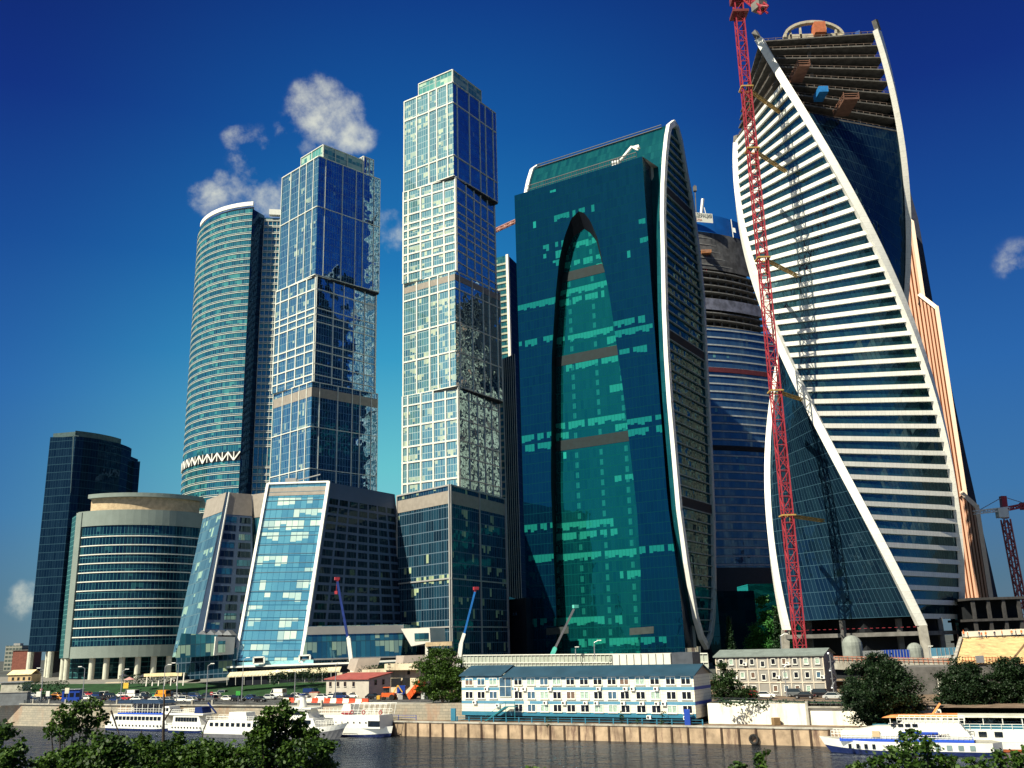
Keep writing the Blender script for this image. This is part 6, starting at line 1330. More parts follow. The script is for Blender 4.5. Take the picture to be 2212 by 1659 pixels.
def car_cabin(kind):
    g=MB(); r=MB(); 
    a={'sedan':[(-1.75,.9,-1.1,1.42),(1.15,.9,.45,1.42)],'suv':[(-2.1,1.06,-1.85,1.72),(1.2,1.04,.6,1.72)],'van':[(-2.65,1.28,-2.55,2.35),(2.1,1.15,1.3,2.35)]}[kind]
    (x0,zb0,x0t,zt),(x1,zb1,x1t,_)=a; w0={'sedan':.80,'suv':.86,'van':.97}[kind]; w1=w0*(.82 if kind!='van' else .93)
    B=[V((x0,-w0,zb0)),V((x1,-w0,zb1)),V((x1,w0,zb1)),V((x0,w0,zb0))]; Tt=[V((x0t,-w1,zt)),V((x1t,-w1,zt)),V((x1t,w1,zt)),V((x0t,w1,zt))]
    for i in range(4): j=(i+1)%4; g.poly([B[i],B[j],Tt[j],Tt[i]])
    o=V((0,0,.03)); r.poly([Tt[i]+o for i in range(4)]); r.box(V(((x0t+x1t)/2,0,zt+.01)),(x1t-x0t+.1,w1*2+.04,.06))
    for i in range(4): r.bar(B[i],Tt[i],.10,.08,V((0,0,1)) if i%2 else V((0,0,1)))
    if kind=='van': 
        for s_ in(-1,1): r.box(V((-.8,s_*.97,1.82)),(3.4,.05,.98))
    return g,r
PROTO={}
def car_proto(kind,colr):
    k=(kind,colr)
    if k in PROTO: 
        return copy_tree(PROTO[k])
    o=bpy.data.objects.new('parked_car' if kind!='van' else 'parked_van',None); COL.objects.link(o)
    m_,W=car_body(kind,colr); b=m_.build('body',PAINT[colr],o); g,r=car_cabin(kind); g.build('windows',CG,o); r.build('roof',PAINT[colr],b)
    wb={'sedan':1.38,'suv':1.4,'van':1.7}[kind]
    for sx in(-1,1):
        for sy in(-1,1):
            m_=MB(); c=V((sx*wb,sy*(W-.12),.34)); m_.tube(c-V((0,.11,0)),c+V((0,.11,0)),.34,k=14); w_=m_.build('wheel',TYRE,o); m_=MB(); m_.tube(c+V((0,sy*.10,0)),c+V((0,sy*.125,0)),.2,k=10); m_.build('rim',RIM,w_)
    for sy in(-1,1):
        L_=2.2 if kind!='van' else 2.58; m_=MB(); m_.box(V((L_-.02,sy*W*.68,.66 if kind=='sedan' else .8)),(.12,.3,.14)); m_.build('headlight',HL,o); m_=MB(); m_.box(V((-L_+.02,sy*W*.7,.72 if kind=='sedan' else .95)),(.1,.26,.16)); m_.build('tail_light',TL,o)
    if colr=='orange' and kind=='sedan': m_=MB(); m_.box(V((-.3,0,1.53)),(.35,.7,.16)); m_.build('taxi_light',WHT,o)
    PROTO[k]=o; return o
cars=[]
def place_car(px,py,kind,colr,face=1,z=ZR,jit=.05):
    p=at_z(px,py,z); o=car_proto(kind,colr); o.location=p; o.rotation_euler=(0,0,RQ+(0 if face>0 else math.pi)+random.uniform(-jit,jit)); cars.append((px,py,kind,colr,o))
rc=random.Random(5)
spec=[(24,1508,'suv','black'),(40,1517,'sedan','black'),(62,1500,'van','white'),(58,1512,'suv','dark blue'),(78,1517,'sedan','grey'),(92,1509,'sedan','black'),(108,1514,'suv','black'),(121,1506,'sedan','orange'),(128,1513,'sedan','orange'),(146,1514,'sedan','black'),
(173,1508,'sedan','white'),(190,1504,'sedan','red'),(187,1512,'sedan','white'),(208,1507,'suv','dark blue'),(215,1515,'sedan','black'),(221,1505,'suv','white'),(238,1509,'suv','black'),(250,1516,'sedan','dark blue'),(262,1506,'sedan','white'),(268,1513,'sedan','red'),(283,1507,'van','white'),(296,1515,'sedan','white'),(311,1505,'sedan','silver'),(318,1512,'suv','black'),(333,1507,'sedan','green'),(334,1516,'sedan','white'),(350,1508,'van','orange'),(362,1517,'sedan','silver'),(368,1505,'suv','black'),(380,1507,'sedan','silver'),(394,1517,'suv','white'),(411,1517,'sedan','white'),(402,1506,'sedan','black'),(420,1509,'suv','dark blue'),(433,1515,'sedan','black'),(446,1507,'sedan','black'),(455,1515,'suv','grey'),(478,1503,'suv','silver'),(492,1514,'sedan','white'),(515,1515,'suv','black'),(540,1512,'sedan','dark blue'),(560,1516,'sedan','black'),(583,1511,'sedan','silver'),(600,1506,'van','white'),
(637,1508,'sedan','white'),(628,1512,'sedan','black'),(655,1509,'sedan','silver'),(673,1505,'van','dark blue'),(697,1511,'sedan','white'),(716,1509,'sedan','white'),(737,1510,'suv','dark blue'),(763,1508,'sedan','white'),(788,1508,'sedan','silver'),(806,1510,'sedan','black'),
(10,1500,'sedan','white'),(74,1505,'sedan','silver'),(100,1502,'sedan','white'),(157,1506,'sedan','grey'),(235,1502,'sedan','silver'),(275,1501,'sedan','black'),(302,1501,'suv','grey'),(345,1502,'sedan','black'),(428,1502,'sedan','silver'),(463,1506,'sedan','white')]
for px,py,k,c in spec: place_car(px,py,k,c,rc.choice((-1,1)))
ORD=['first','second','third','fourth','fifth','sixth','seventh','eighth','ninth','tenth','eleventh','twelfth','thirteenth','fourteenth','fifteenth','sixteenth','seventeenth','eighteenth','nineteenth','twentieth']
KN={'sedan':'saloon car','suv':'tall estate car','van':'van'}
seen={}
for px,py,k,c,o in sorted(cars,key=lambda q:(q[2],q[3],q[0])):
    seen.setdefault((k,c),[]).append(o)
for (k,c),L_ in seen.items():
    for i,o in enumerate(L_):
        lab=f'{c} {KN[k]}, {ORD[i]} of its kind from the left on the embankment road' if len(L_)>1 else f'only {c} {KN[k]} among the traffic on the embankment road'
        tag(o,lab,'van' if k=='van' else 'car','cars along the embankment road')
cars2=[]; cars,old=[],cars
for px,py,k,c,f in((1680,1503,'van','white',1),(1655,1508,'sedan','white',1),(1722,1505,'suv','grey',1),(1738,1509,'sedan','black',-1),(1778,1506,'suv','black',1),(1802,1511,'sedan','silver',1),(1630,1507,'sedan','red',1)): place_car(px,py,k,c,f,ZR+.35)
for (px,py,k,c,o),l in zip(cars,('white minibus parked before the grey modular office','white saloon car parked left of the minibus by the grey office','grey estate car parked right of the minibus by the grey office','black saloon car parked behind the white retaining wall','large black estate car parked behind the railing by the grey office','silver saloon car parked rightmost behind the railing by the grey office','red saloon car half hidden by shrubs above the white wall')): tag(o,l,'car' if k!='van' else 'van','cars by the grey office')
# ================================================================== barriers, lamps, signs
yb_=[at_z(612,1517,ZR),at_z(796,1520,ZR)]; d_=(yb_[1]-yb_[0]); nb=14; L_=d_.length/nb
proto=None
for i in range(nb):
    c=lerp(yb_[0],yb_[1],(i+.5)/nb); m_=MB(); a_=math.atan2(d_.y,d_.x); w_=L_*.96
    pr_=[(-.35,0),(.35,0),(.3,.25),(.14,.5),(.12,1.15),(-.12,1.15),(-.14,.5),(-.3,.25)]; ex=V((math.cos(a_),math.sin(a_),0)); ey=V((-ex.y,ex.x,0)); A_=[c-ex*w_/2+ey*p+V((0,0,q)) for p,q in pr_]; B_=[c+ex*w_/2+ey*p+V((0,0,q)) for p,q in pr_]; loft(m_,[A_,B_])
    r_=i%2; tag(m_.build('traffic_barrier',mat('barrier_red',(.62,.07,.03),.5,var=.1) if r_ else mat('barrier_white',(.75,.72,.62),.5,var=.1)),f"{'red' if r_ else 'white'} plastic barrier, {ORD[i//2]} {'red' if r_ else 'white'} one from the left in the roadside row",'barrier','red and white barriers on the embankment')
def lamp(px,pyb,pyt,Y,label,arm=1.,double=False):
    b_=at_y(px,pyb,Y); t_=at_y(px,pyt,Y); T=Thing('street_lamp',label,'street lamp',(b_.x,b_.y,b_.z)); m_=MB(); tp_=V((b_.x,b_.y,t_.z)); m_.tube(b_,tp_,.14,.08,8); T.add('pole',m_,STEEL)
    for s_ in((-1,1) if double else (1,)):
        m_=MB(); e=tp_+V((arm*s_,-.2,.5)); m_.tube(tp_,e,.06,k=6); T.add('arm',m_,STEEL); m_=MB(); m_.box(e+V((arm*.25*s_,0,0)),(1.0,.35,.2)); T.add('lamp_head',m_,WHT)
lamp(445,1515,1438,262,'grey street lamp left of the car park entrance'); lamp(522,1513,1425,262,'grey street lamp directly before the car park entrance lettering'); lamp(636,1512,1452,262,'street lamp above the leftmost roadside barriers',.6); lamp(724,1515,1436,258,'street lamp in front of the grey site cabin',.6)
lamp(352,1512,1440,262,'street lamp before the broad stone staircase'); lamp(381,1512,1436,262,'street lamp right of the broad stone staircase',-1.); lamp(260,1512,1450,262,'street lamp before the beige underpass canopy'); lamp(88,1508,1447,270,'street lamp before the dark tower columns',-1.); lamp(178,1508,1444,270,'street lamp before the round columns of the curved office',-1.)
lamp(1690,1420,1374,236,'curved street lamp above the grey office roof',1.); lamp(1285,1425,1388,240,'curved street lamp behind the blue roof before the arched tower',1.); lamp(1244,1425,1402,245,'short globe lamp behind the blue roof',.3); lamp(2016,1470,1400,240,'tall dark lamp mast left of the twisted tower leg',.3); lamp(2112,1465,1388,240,'tall dark lamp mast right of the twisted tower leg',.3); lamp(1700,1505,1440,215,'street lamp between the grey office windows',.8)
def rsign(px,py,Y,col,label,r=.4):
    c=at_y(px,py,Y); T=Thing('road_sign',label,'road sign',(c.x,c.y,ZR)); m_=MB(); m_.tube(V((c.x,c.y+.05,ZR)),c,.05,k=6); T.add('post',m_,STEEL); m_=MB(); m_.tube(c-V((0,.05,0)),c+V((0,0,0)),r,k=16); T.add('plate',m_,col); m_=MB(); m_.box(c-V((0,.08,0)),(r*1.2,.03,r*.35)); T.add('bar',m_,WHT)
rsign(89,1490,280,REDP,'round red no-entry sign by the road below the dark tower'); rsign(457,1498,265,REDP,'round red sign left of the car park entrance',.45)
def bsign(x0,y0,x1,y1,Y,mt_,label,post=True,name='sign'):
    a=at_y(x0,y1,Y); b=at_y(x1,y0,Y); c=(a+b)/2; T=Thing(name,label,'sign',(c.x,c.y,ZR)); m_=MB(); m_.box(c,(abs(b.x-a.x),.15,abs(b.z-a.z))); T.add('panel',m_,mt_)
    if post: m_=MB(); m_.tube(V((c.x,c.y+.2,ZR)),c+V((0,.2,0)),.08,k=6); T.add('post',m_,STEEL)
    return T,c
T,c=bsign(510,1502,519,1493,262,mat('sign_green',(.05,.35,.06),.5),'small green pedestrian sign beside the street lamp left of the car park entrance')
T,c=bsign(267,1487,277,1475,300,mat('sign_yellow',(.75,.48,.06),.5),'yellow poster board on the lawn by the beige canopy')
T,c=bsign(79,1505,88,1494,300,WHT,'left of two white roadside panels below the dark tower'); T,c=bsign(100,1504,107,1493,300,WHT,'right of two white roadside panels below the dark tower'); T,c=bsign(141,1498,149,1486,300,mat('cream_board',(.7,.66,.5),.6),'tall cream board beside the blue bus below the round columns')
a=at_y(140,1486,305); b=at_y(178,1478,305)
T=Thing('blue_kiosk','long blue roadside kiosk below the round columns','kiosk',(a.x,a.y,ZR)); m_=MB(); m_.box(V(((a.x+b.x)/2,a.y,ZR+1.7)),(b.x-a.x,3,3.4)); T.add('wall',m_,BLUEP); m_=MB(); m_.box(V(((a.x+b.x)/2,a.y,ZR+3.5)),(b.x-a.x+.5,3.6,.2)); T.add('roof',m_,STEEL); 
for k in range(3): m_=MB(); m_.box(V((a.x+1.2+k*1.8,a.y-1.52,ZR+1.9)),(1.2,.05,1.2)); T.add('window',m_,WP[0])
a=at_y(737,1472,284)
# shop kiosk right of the slope (red trimmed)
a=at_y(757-20,1500,283); T,c=bsign(668,1513,686,1497,284,mat('kiosk_cream',(.6,.52,.42),.7),'small cream kiosk panel with red trim beside the site cabin',False); m_=MB(); m_.box(c+V((0,1.6,0)),(2.6,3,2.4)); T.add('body',m_,mat('brown_red_trim',(.28,.07,.05),.6))
# left grey kerb building and distant buildings
a=at_y(0,1496,300); T=Thing('roadside_wall','plain grey roadside wall at the far left edge below the beige cottage','wall',(a.x,a.y,ZR)); m_=MB(); e=at_y(20,1518,290); m_.box(V((e.x-6,e.y+5,ZR+1.6)),(18,2,3.6)); T.add('panel',m_,mat('dim_grey',(.13,.14,.15),.8)); m_=MB(); m_.box(V((e.x-6,e.y+5,ZR+3.45)),(18.4,2.4,.25)); T.add('coping',m_,CONC)
a,b=at_y(17,1468,400),at_y(69,1451,400); T=Thing('beige_cottage','low beige house with a cream gabled roof at the far left','house',(a.x,a.y,8)); m_=MB(); m_.box(V(((a.x+b.x)/2,a.y+4,(8+b.z)/2-.6)),(b.x-a.x,8,b.z-8-1)); T.add('wall',m_,mat('ochre_wall',(.55,.40,.22),.8,var=.15)); m_=MB(); z_=b.z-1; m_.poly([V((a.x-.5,a.y-.5,z_)),V((b.x,a.y-.5,z_)),V((b.x,a.y+4,z_+1.8)),V((a.x-.5,a.y+4,z_+1.8))]); m_.poly([V((b.x,a.y+8,z_)),V((a.x-.5,a.y+8,z_)),V((a.x-.5,a.y+4,z_+1.8)),V((b.x,a.y+4,z_+1.8))]); m_.poly([V((a.x-.5,a.y-.5,z_)),V((a.x-.5,a.y+4,z_+1.8)),V((a.x-.5,a.y+8,z_))]); T.add('roof',m_,mat('cream_roof',(.75,.62,.36),.7)); 
for k in range(4): m_=MB(); m_.box(V((a.x+2+k*2.2,a.y-.02,z_-1.6)),(.9,.1,1.2)); T.add('window',m_,DARK)
a,b=at_y(0,1500,360),at_y(50,1474,360); T=Thing('low_white_house','low pale shed in front of the beige house at far left','house',(a.x,a.y,8)); m_=MB(); m_.box(V(((a.x+b.x)/2,a.y+3,(6+b.z)/2)),(b.x-a.x,6,b.z-6)); T.add('wall',m_,mat('pale_wall',(.42,.40,.34),.8,var=.2)); m_=MB(); m_.box(V(((a.x+b.x)/2,a.y+3,b.z+.15)),(b.x-a.x+1,7,.3)); T.add('roof',m_,STEEL)
a,b=at_y(10,1418,900),at_y(48,1394,900); T=Thing('distant_block','distant flat-roofed block on the horizon left of the dark tower','building',(a.x,a.y,8.6)); m_=MB(); m_.box(V(((a.x+b.x)/2,a.y+10,(8+b.z)/2)),(b.x-a.x,20,b.z-8)); T.add('wall',m_,glass('glass_distant',(.06,.08,.08,1),(.12,.15,.14,1),(.2,.2,.2,1),r0=.05,pw=3,ph=3.4,line=(.3,.3,.26,1),lw=(.5,1.3),cp=0,seed=120)); m_=MB(); m_.box(V(((a.x+b.x)/2,a.y+8,b.z+1)),(6,6,2)); T.add('roof_house',m_,GREYM)
a=at_y(40,1425,800); b=at_y(78,1405,800); T=Thing('red_brick_block','distant dull red block half hidden behind the dark tower','building',(a.x,a.y,8.6)); m_=MB(); m_.box(V(((a.x+b.x)/2,a.y,(8+b.z)/2)),(b.x-a.x,20,b.z-8)); T.add('wall',m_,mat('dull_brick',(.22,.08,.06),.9)); m_=MB(); m_.box(V(((a.x+b.x)/2,a.y,b.z+.4)),(b.x-a.x+1,21,.8)); T.add('roof',m_,DCONC)
# ================================================================== excavator, orange skip, site clutter
p=at_z(966-20,1510,ZR); 
p=at_y(887,1508,262); T=Thing('tipping_skip','bright orange tipped-up truck body left of the round green tree','truck body',(p.x,p.y,ZR)); m_=MB()
q=[at_y(878,1500,262),at_y(884,1512,262),at_y(907,1482,262),at_y(905,1468,262)]; d=V((1.2,5,0)); m_.poly(q); m_.poly([v_+d for v_ in q][::-1]); 
for i in range(4): j=(i+1)%4; m_.poly([q[i]+d,q[j]+d,q[j],q[i]])
for k in range(4): m_.bar(lerp(q[0],q[3],(k+.5)/4)+V((0,-.1,0)),lerp(q[1],q[2],(k+.5)/4)+V((0,-.1,0)),.2)
T.add('body',m_,mat('hot_orange',(.85,.13,.03),.5)); m_=MB(); m_.box(V((p.x+1,p.y+2,ZR+1)),(6,2.4,.6)); T.add('chassis',m_,DARK); m_=MB(); m_.box(V((p.x-2.6,p.y+2,ZR+2.2)),(2,2.4,2.4)); T.add('cab',m_,BLUEP)
for k in(-1.5,1,3): m_=MB(); m_.tube(V((p.x+k,p.y+.7,ZR+.55)),V((p.x+k,p.y+1.1,ZR+.55)),.55,k=12); T.add('wheel',m_,TYRE)
p=at_y(838,1512,262); T=Thing('backhoe_loader','small orange and yellow loader parked right of the site cabin','excavator',(p.x,p.y,ZR)); m_=MB(); m_.box(V((p.x,p.y,ZR+1.3)),(3.2,1.8,1)); T.add('body',m_,ORANGE)
m_=MB(); m_.box(V((p.x-.3,p.y,ZR+2.4)),(1.6,1.5,1.4)); T.add('cab',m_,CG); m_=MB(); m_.box(V((p.x-.3,p.y,ZR+3.15)),(1.9,1.7,.15)); T.add('cab_roof',m_,ORANGE)
m_=MB(); m_.bar(V((p.x+1.4,p.y,ZR+1.6)),V((p.x+2.6,p.y,ZR+3.6)),.3); m_.bar(V((p.x+2.6,p.y,ZR+3.6)),V((p.x+3.8,p.y,ZR+1.8)),.25); T.add('digger_arm',m_,YELP); m_=MB(); m_.box(V((p.x-2.4,p.y,ZR+.7)),(.8,2.2,.9)); T.add('bucket',m_,YELP)
for sx,r_ in((-1.1,.45),(1.1,.7)):
    for sy in(-1,1): m_=MB(); c=V((p.x+sx,p.y+sy*.95,ZR+r_)); m_.tube(c-V((0,.18,0)),c+V((0,.18,0)),r_,k=14); T.add('wheel',m_,TYRE)
crates=[(856,1510,'red'),(863,1511,'white'),(869,1508,'grey'),(917,1510,'silver'),(928,1508,'orange'),(849,1511,'orange')]
for i,(x_,y_,c_) in enumerate(crates):
    p=at_z(x_,y_,ZR); m_=MB(); m_.box(p+V((0,0,.7)),(1.3,1.2,1.4),rc.random()); m_.box(p+V((0,0,1.45)),(1.4,1.3,.12),rc.random()*.3); tag(m_.build('site_bin',PAINT[c_]),f'{c_} site bin, {ORD[i]} of the bins standing around the orange tipped truck body','bin','bins and boxes on the building yard')
# right hand building site
def slabq(T,name,px,Y0,Y1,th,mt_):
    (a,b,c,d)=[at_y(x_,y_,Y) for (x_,y_),Y in zip(px,(Y0,Y0,Y1,Y1))]; m_=MB(); m_.wall(a,b,c,d); o=V((0,th*.5,-th)); m_.poly([a+o,d+o,c+o,b+o]); m_.poly([a,a+o,b+o,b]); m_.poly([b,b+o,c+o,c]); m_.poly([d,d+o,a+o,a]); m_.poly([c,c+o,d+o,d]); T.add(name,m_,mt_); return a,b,c,d
RUST=mat('rust_orange_rail',(.40,.10,.04),.7)
DC2=mat('shaded_frame_concrete',(.045,.043,.045),.9,var=.3)
FW_=mat('plywood_formwork',(.60,.42,.20),.8,var=.2,sc=.6,stain=(.32,.22,.12,1),ssc=.3)
T=Thing('formwork_ramp','sloping yellow plywood formwork deck of a building site at the right edge','construction',tuple(at_y(2130,1450,222)))
slabq(T,'deck',[(2062,1432),(2260,1436),(2290,1372),(2078,1378)],218,240,.6,FW_)
m_=MB(); a,b=at_y(2080,1377,240),at_y(2250,1369,240); m_.bar(a+V((0,0,.7)),b+V((0,0,.7)),1.3,.3,V((0,-1,0))); T.add('white_parapet',m_,mat('cream_panel',(.68,.66,.58),.6))
m_=MB(); a,b=at_y(2060,1434,217.6),at_y(2076,1379,239); m_.bar(a,b,.7,.8); T.add('edge_beam',m_,CONC)
m_=MB(); m_.box(at_y(2140,1470,224),(50,14,7)); T.add('base_block',m_,DCONC)
m_=MB()
for k in range(22): a=at_y(2080+k*6.5,1432,217.5); m_.bar(a-V((0,0,.2)),a+V((0,0,1.3)),.1)
for hh in(.5,1.2): m_.bar(at_y(2080,1432,217.5)+V((0,0,hh)),at_y(2215,1434,217.5)+V((0,0,hh)),.12)
T.add('orange_fence',m_,RUST)
m_=MB(); a,b,c,d=[at_y(x_,y_,217) for x_,y_ in((2183,1430),(2190,1432),(2215,1390),(2209,1388))]; m_.bar(a,c,.35); T.add('loose_timber',m_,mat('timber',(.22,.14,.08),.8))
a,b=at_y(2108,1430,216.8),at_y(2125,1418,216.8); m_=MB(); m_.box((a+b)/2,(1.6,.6,1.5)); tag(m_.build('steel_box',STEEL),'grey steel box standing at the foot of the plywood formwork deck','box')
# dark concrete frame at far right
a,b=at_y(2110,1385,330),at_y(2240,1290,330); T=Thing('unfinished_building','unfinished dark concrete building frame beneath the right crane','building',(a.x,a.y,8))
for k in range(3): m_=MB(); z_=lerp(9,b.z,(k+1)/3.); m_.box(V(((a.x+b.x)/2,a.y+10,z_)),(b.x-a.x,20,.8)); T.add('floor_slab',m_,DC2)
for k in range(5):
    for yy in(1,18): m_=MB(); m_.box(V((lerp(a.x+1,b.x-1,k/4),a.y+yy,(9+b.z)/2)),(1,1,b.z-9)); T.add('column',m_,DC2)
m_=MB(); m_.box(V(((a.x+b.x)/2,a.y+12,(9+b.z)/2)),(b.x-a.x-3,6,b.z-10)); T.add('core',m_,DARK)
# gateway
a,b=at_y(2034,1463,205),at_y(2077,1521,205); T=Thing('arched_gateway','cream wall with a grey arched gate between the two big dark trees','gateway',(a.x,a.y,ZR)); m_=MB(); m_.box(V(((a.x+b.x)/2,a.y,(ZR+a.z)/2)),(b.x-a.x+1.5,1,a.z-ZR)); T.add('wall',m_,mat('cream_panel',(.68,.66,.58),.6))
m_=MB(); c0=at_y(2052,1490,204.4); w_=2.0; pts=[V((c0.x-w_,c0.y,ZR+.1)),V((c0.x+w_,c0.y,ZR+.1))]+[V((c0.x+w_*math.cos(t_*math.pi/8),c0.y,ZR+2.6+1.2*math.sin(t_*math.pi/8))) for t_ in range(9)]; m_.poly(pts); T.add('gate',m_,mat('gate_grey',(.20,.24,.27),.6)); m_=MB(); m_.bar(pts[2]+V((.2,-.1,-2)),pts[2]+V((.2,-.1,.2)),.4); m_.ring([q+V((0,-.1,.1)) for q in pts[2:]],.2); T.add('arch_trim',m_,CREAM)
# site huts and silos under the twisted tower
for x0,x1,yt,yb2,Y,mt_,lab in((1870,1905,1405,1420,255,STEEL,'grey steel site container left of the blue tarpaulin stack'),(1908,1960,1403,1415,258,BLUEP,'blue tarpaulin covered stack under the twisted tower'),(2018,2090,1398,1412,252,SKY_,'light blue site hut right of the round concrete silo'),(2022,2050,1417,1432,236,CREAM,'cream generator box left of two grey ones by the gateway'),(2052,2078,1414,1432,236,STEEL,'grey generator box beside the cream one by the gateway')):
    a,b=at_y(x0,yb2+8,Y),at_y(x1,yt,Y); T=Thing('site_container',lab,'container',(a.x,a.y,ZR)); m_=MB(); m_.box(V(((a.x+b.x)/2,a.y,(ZR+b.z)/2)),(b.x-a.x,3,b.z-ZR)); T.add('body',m_,mt_); m_=MB(); 
    for k in range(9): xx=lerp(a.x+.2,b.x-.2,k/8); m_.bar(V((xx,a.y-1.55,ZR)),V((xx,a.y-1.55,b.z)),.12)
    T.add('ribs',m_,GREYM)
for x_,yt,lab in((1845,1372,'left rounded concrete silo under the twisted tower'),(1980,1388,'right rounded concrete silo under the twisted tower')):
    a=at_y(x_,1432,262); z_=at_y(x_,yt,262).z; r_=2.6 if x_<1900 else 2.; m_=MB(); m_.tube(V((a.x,a.y,ZR)),V((a.x,a.y,z_-r_)),r_,k=16)
    for k in range(5): f0,f1=math.pi/2*k/5,math.pi/2*(k+1)/5; m_.tube(V((a.x,a.y,z_-r_+r_*math.sin(f0))),V((a.x,a.y,z_-r_+r_*math.sin(f1)-1e-4)),r_*math.cos(f0),r_*math.cos(f1)+1e-3,16,False)
    tag(m_.build('concrete_silo',mat('silo_concrete',(.22,.24,.22),.7)),lab,'silo')
# retaining ledge with concrete deck before the twisted tower
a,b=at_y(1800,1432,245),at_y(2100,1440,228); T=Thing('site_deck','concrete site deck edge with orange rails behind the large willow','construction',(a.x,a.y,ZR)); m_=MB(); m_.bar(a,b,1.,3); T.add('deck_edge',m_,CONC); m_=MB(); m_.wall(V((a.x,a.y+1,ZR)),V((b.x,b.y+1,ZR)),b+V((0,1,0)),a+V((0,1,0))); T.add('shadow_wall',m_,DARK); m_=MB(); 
for hh in(1,1.6): m_.bar(a+V((0,-1,hh)),b+V((0,-1,hh)),.1)
for k in range(30): q=lerp(a,b,k/29); m_.bar(q+V((0,-1,.4)),q+V((0,-1,1.7)),.08)
T.add('rail',m_,RUST)
# ================================================================== boats
HW=mat('boat_white',(.70,.69,.64),.35,var=.04,sc=1,spec=.5); HB=mat('boat_navy',(.008,.02,.10),.4,var=.1); HBL=mat('boat_blue',(.01,.06,.42),.4,var=.08); BW=mat('boat_window',(.008,.012,.02),.08,spec=.7)
class Boat:
    def __init__(s,label,p,L,W,rot,group='moored river boats',name='river_boat'):
        s.T=Thing(name,label,'boat',(p.x,p.y,0),group); s.L=L; s.W=W; s.o=V((p.x,p.y,0)); s.ex=V((math.cos(rot),math.sin(rot),0)); s.ey=V((-s.ex.y,s.ex.x,0)); s.rot=rot
    def P(s,x,y,z): return s.o+s.ex*x+s.ey*y+V((0,0,z))
    def hull(s,h,mt0,mt1,hs=.45,sheer=.7,rake=2.2):
        L,W=s.L,s.W; N=20
        def ring_(z,scale,xo):  # bow at +x
            pts=[]; 
            for i in range(N+1):
                f=i/N; x_=-L/2+f*(L+xo); w_=W/2*scale*(min(1,(f/.06)**.5*1 if f<.06 else 1))*(1-max(0,(f-.68)/.32)**2.0); zz=z+sheer*max(0,(f-.6)/.4)**2*(1 if z>hs*h*.9 else 0); pts.append((x_,w_,zz))
            return pts
        A=ring_(-.4,.8,-rake*.8); B=ring_(hs*h,.96,-rake*.3); Cc=ring_(h,1.,0)
        for lo,hi,mt_,nm in((A,B,mt0,'hull'),(B,Cc,mt1,'upper_hull')):
            m_=MB()
            for i in range(N):
                for sd in(1,-1): 
                    q=[s.P(lo[i][0],sd*lo[i][1],lo[i][2]),s.P(lo[i+1][0],sd*lo[i+1][1],lo[i+1][2]),s.P(hi[i+1][0],sd*hi[i+1][1],hi[i+1][2]),s.P(hi[i][0],sd*hi[i][1],hi[i][2])]; m_.poly(q if sd<0 else q[::-1])
            m_.poly([s.P(lo[0][0],-lo[0][1]-.01,lo[0][2]),s.P(lo[0][0],lo[0][1]+.01,lo[0][2]),s.P(hi[0][0],hi[0][1],hi[0][2]),s.P(hi[0][0],-hi[0][1],hi[0][2])])
            s.T.add(nm,m_,mt_)
        m_=MB(); 
        for i in range(N): m_.poly([s.P(Cc[i][0],-Cc[i][1],Cc[i][2]-.02),s.P(Cc[i+1][0],-Cc[i+1][1],Cc[i+1][2]-.02),s.P(Cc[i+1][0],Cc[i+1][1],Cc[i+1][2]-.02),s.P(Cc[i][0],Cc[i][1],Cc[i][2]-.02)])
        s.T.add('deck',m_,mat('deck_grey',(.35,.34,.30),.7))
    def block(s,x0,x1,w,z0,z1,mt_,nm='superstructure',sl0=0,sl1=0):
        m_=MB(); y=w/2; b=[(x0,-y,z0),(x1,-y,z0),(x1,y,z0),(x0,y,z0)]; t_=[(x0+sl0,-y*.97,z1),(x1-sl1,-y*.97,z1),(x1-sl1,y*.97,z1),(x0+sl0,y*.97,z1)]; B_=[s.P(*q) for q in b]; T_=[s.P(*q) for q in t_]
        for i in range(4): j=(i+1)%4; m_.poly([B_[i],B_[j],T_[j],T_[i]])
        m_.poly(T_); return s.T.add(nm,m_,mt_)
    def wins(s,x0,x1,n,w,z,ww,wh,nm='window',mt_=None):
        for i in range(n):
            for sd in(-1,1):
                m_=MB(); m_.box(s.P(lerp(x0,x1,(i+.5)/n),sd*(w/2+.0),z),(ww,.08,wh),s.rot); s.T.add(nm,m_,mt_ or BW)
    def rail(s,x0,x1,w,z,h=1.,n=12,mt_=None):
        m_=MB()
        for sd in(-1,1):
            for hh in(.5*h,h): m_.bar(s.P(x0,sd*w/2,z+hh),s.P(x1,sd*w/2,z+hh),.07)
            for i in range(n+1): q=lerp(x0,x1,i/n); m_.bar(s.P(q,sd*w/2,z),s.P(q,sd*w/2,z+h),.06)
        s.T.add('railing',m_,mt_ or WHT)
rb_=RQ+math.pi
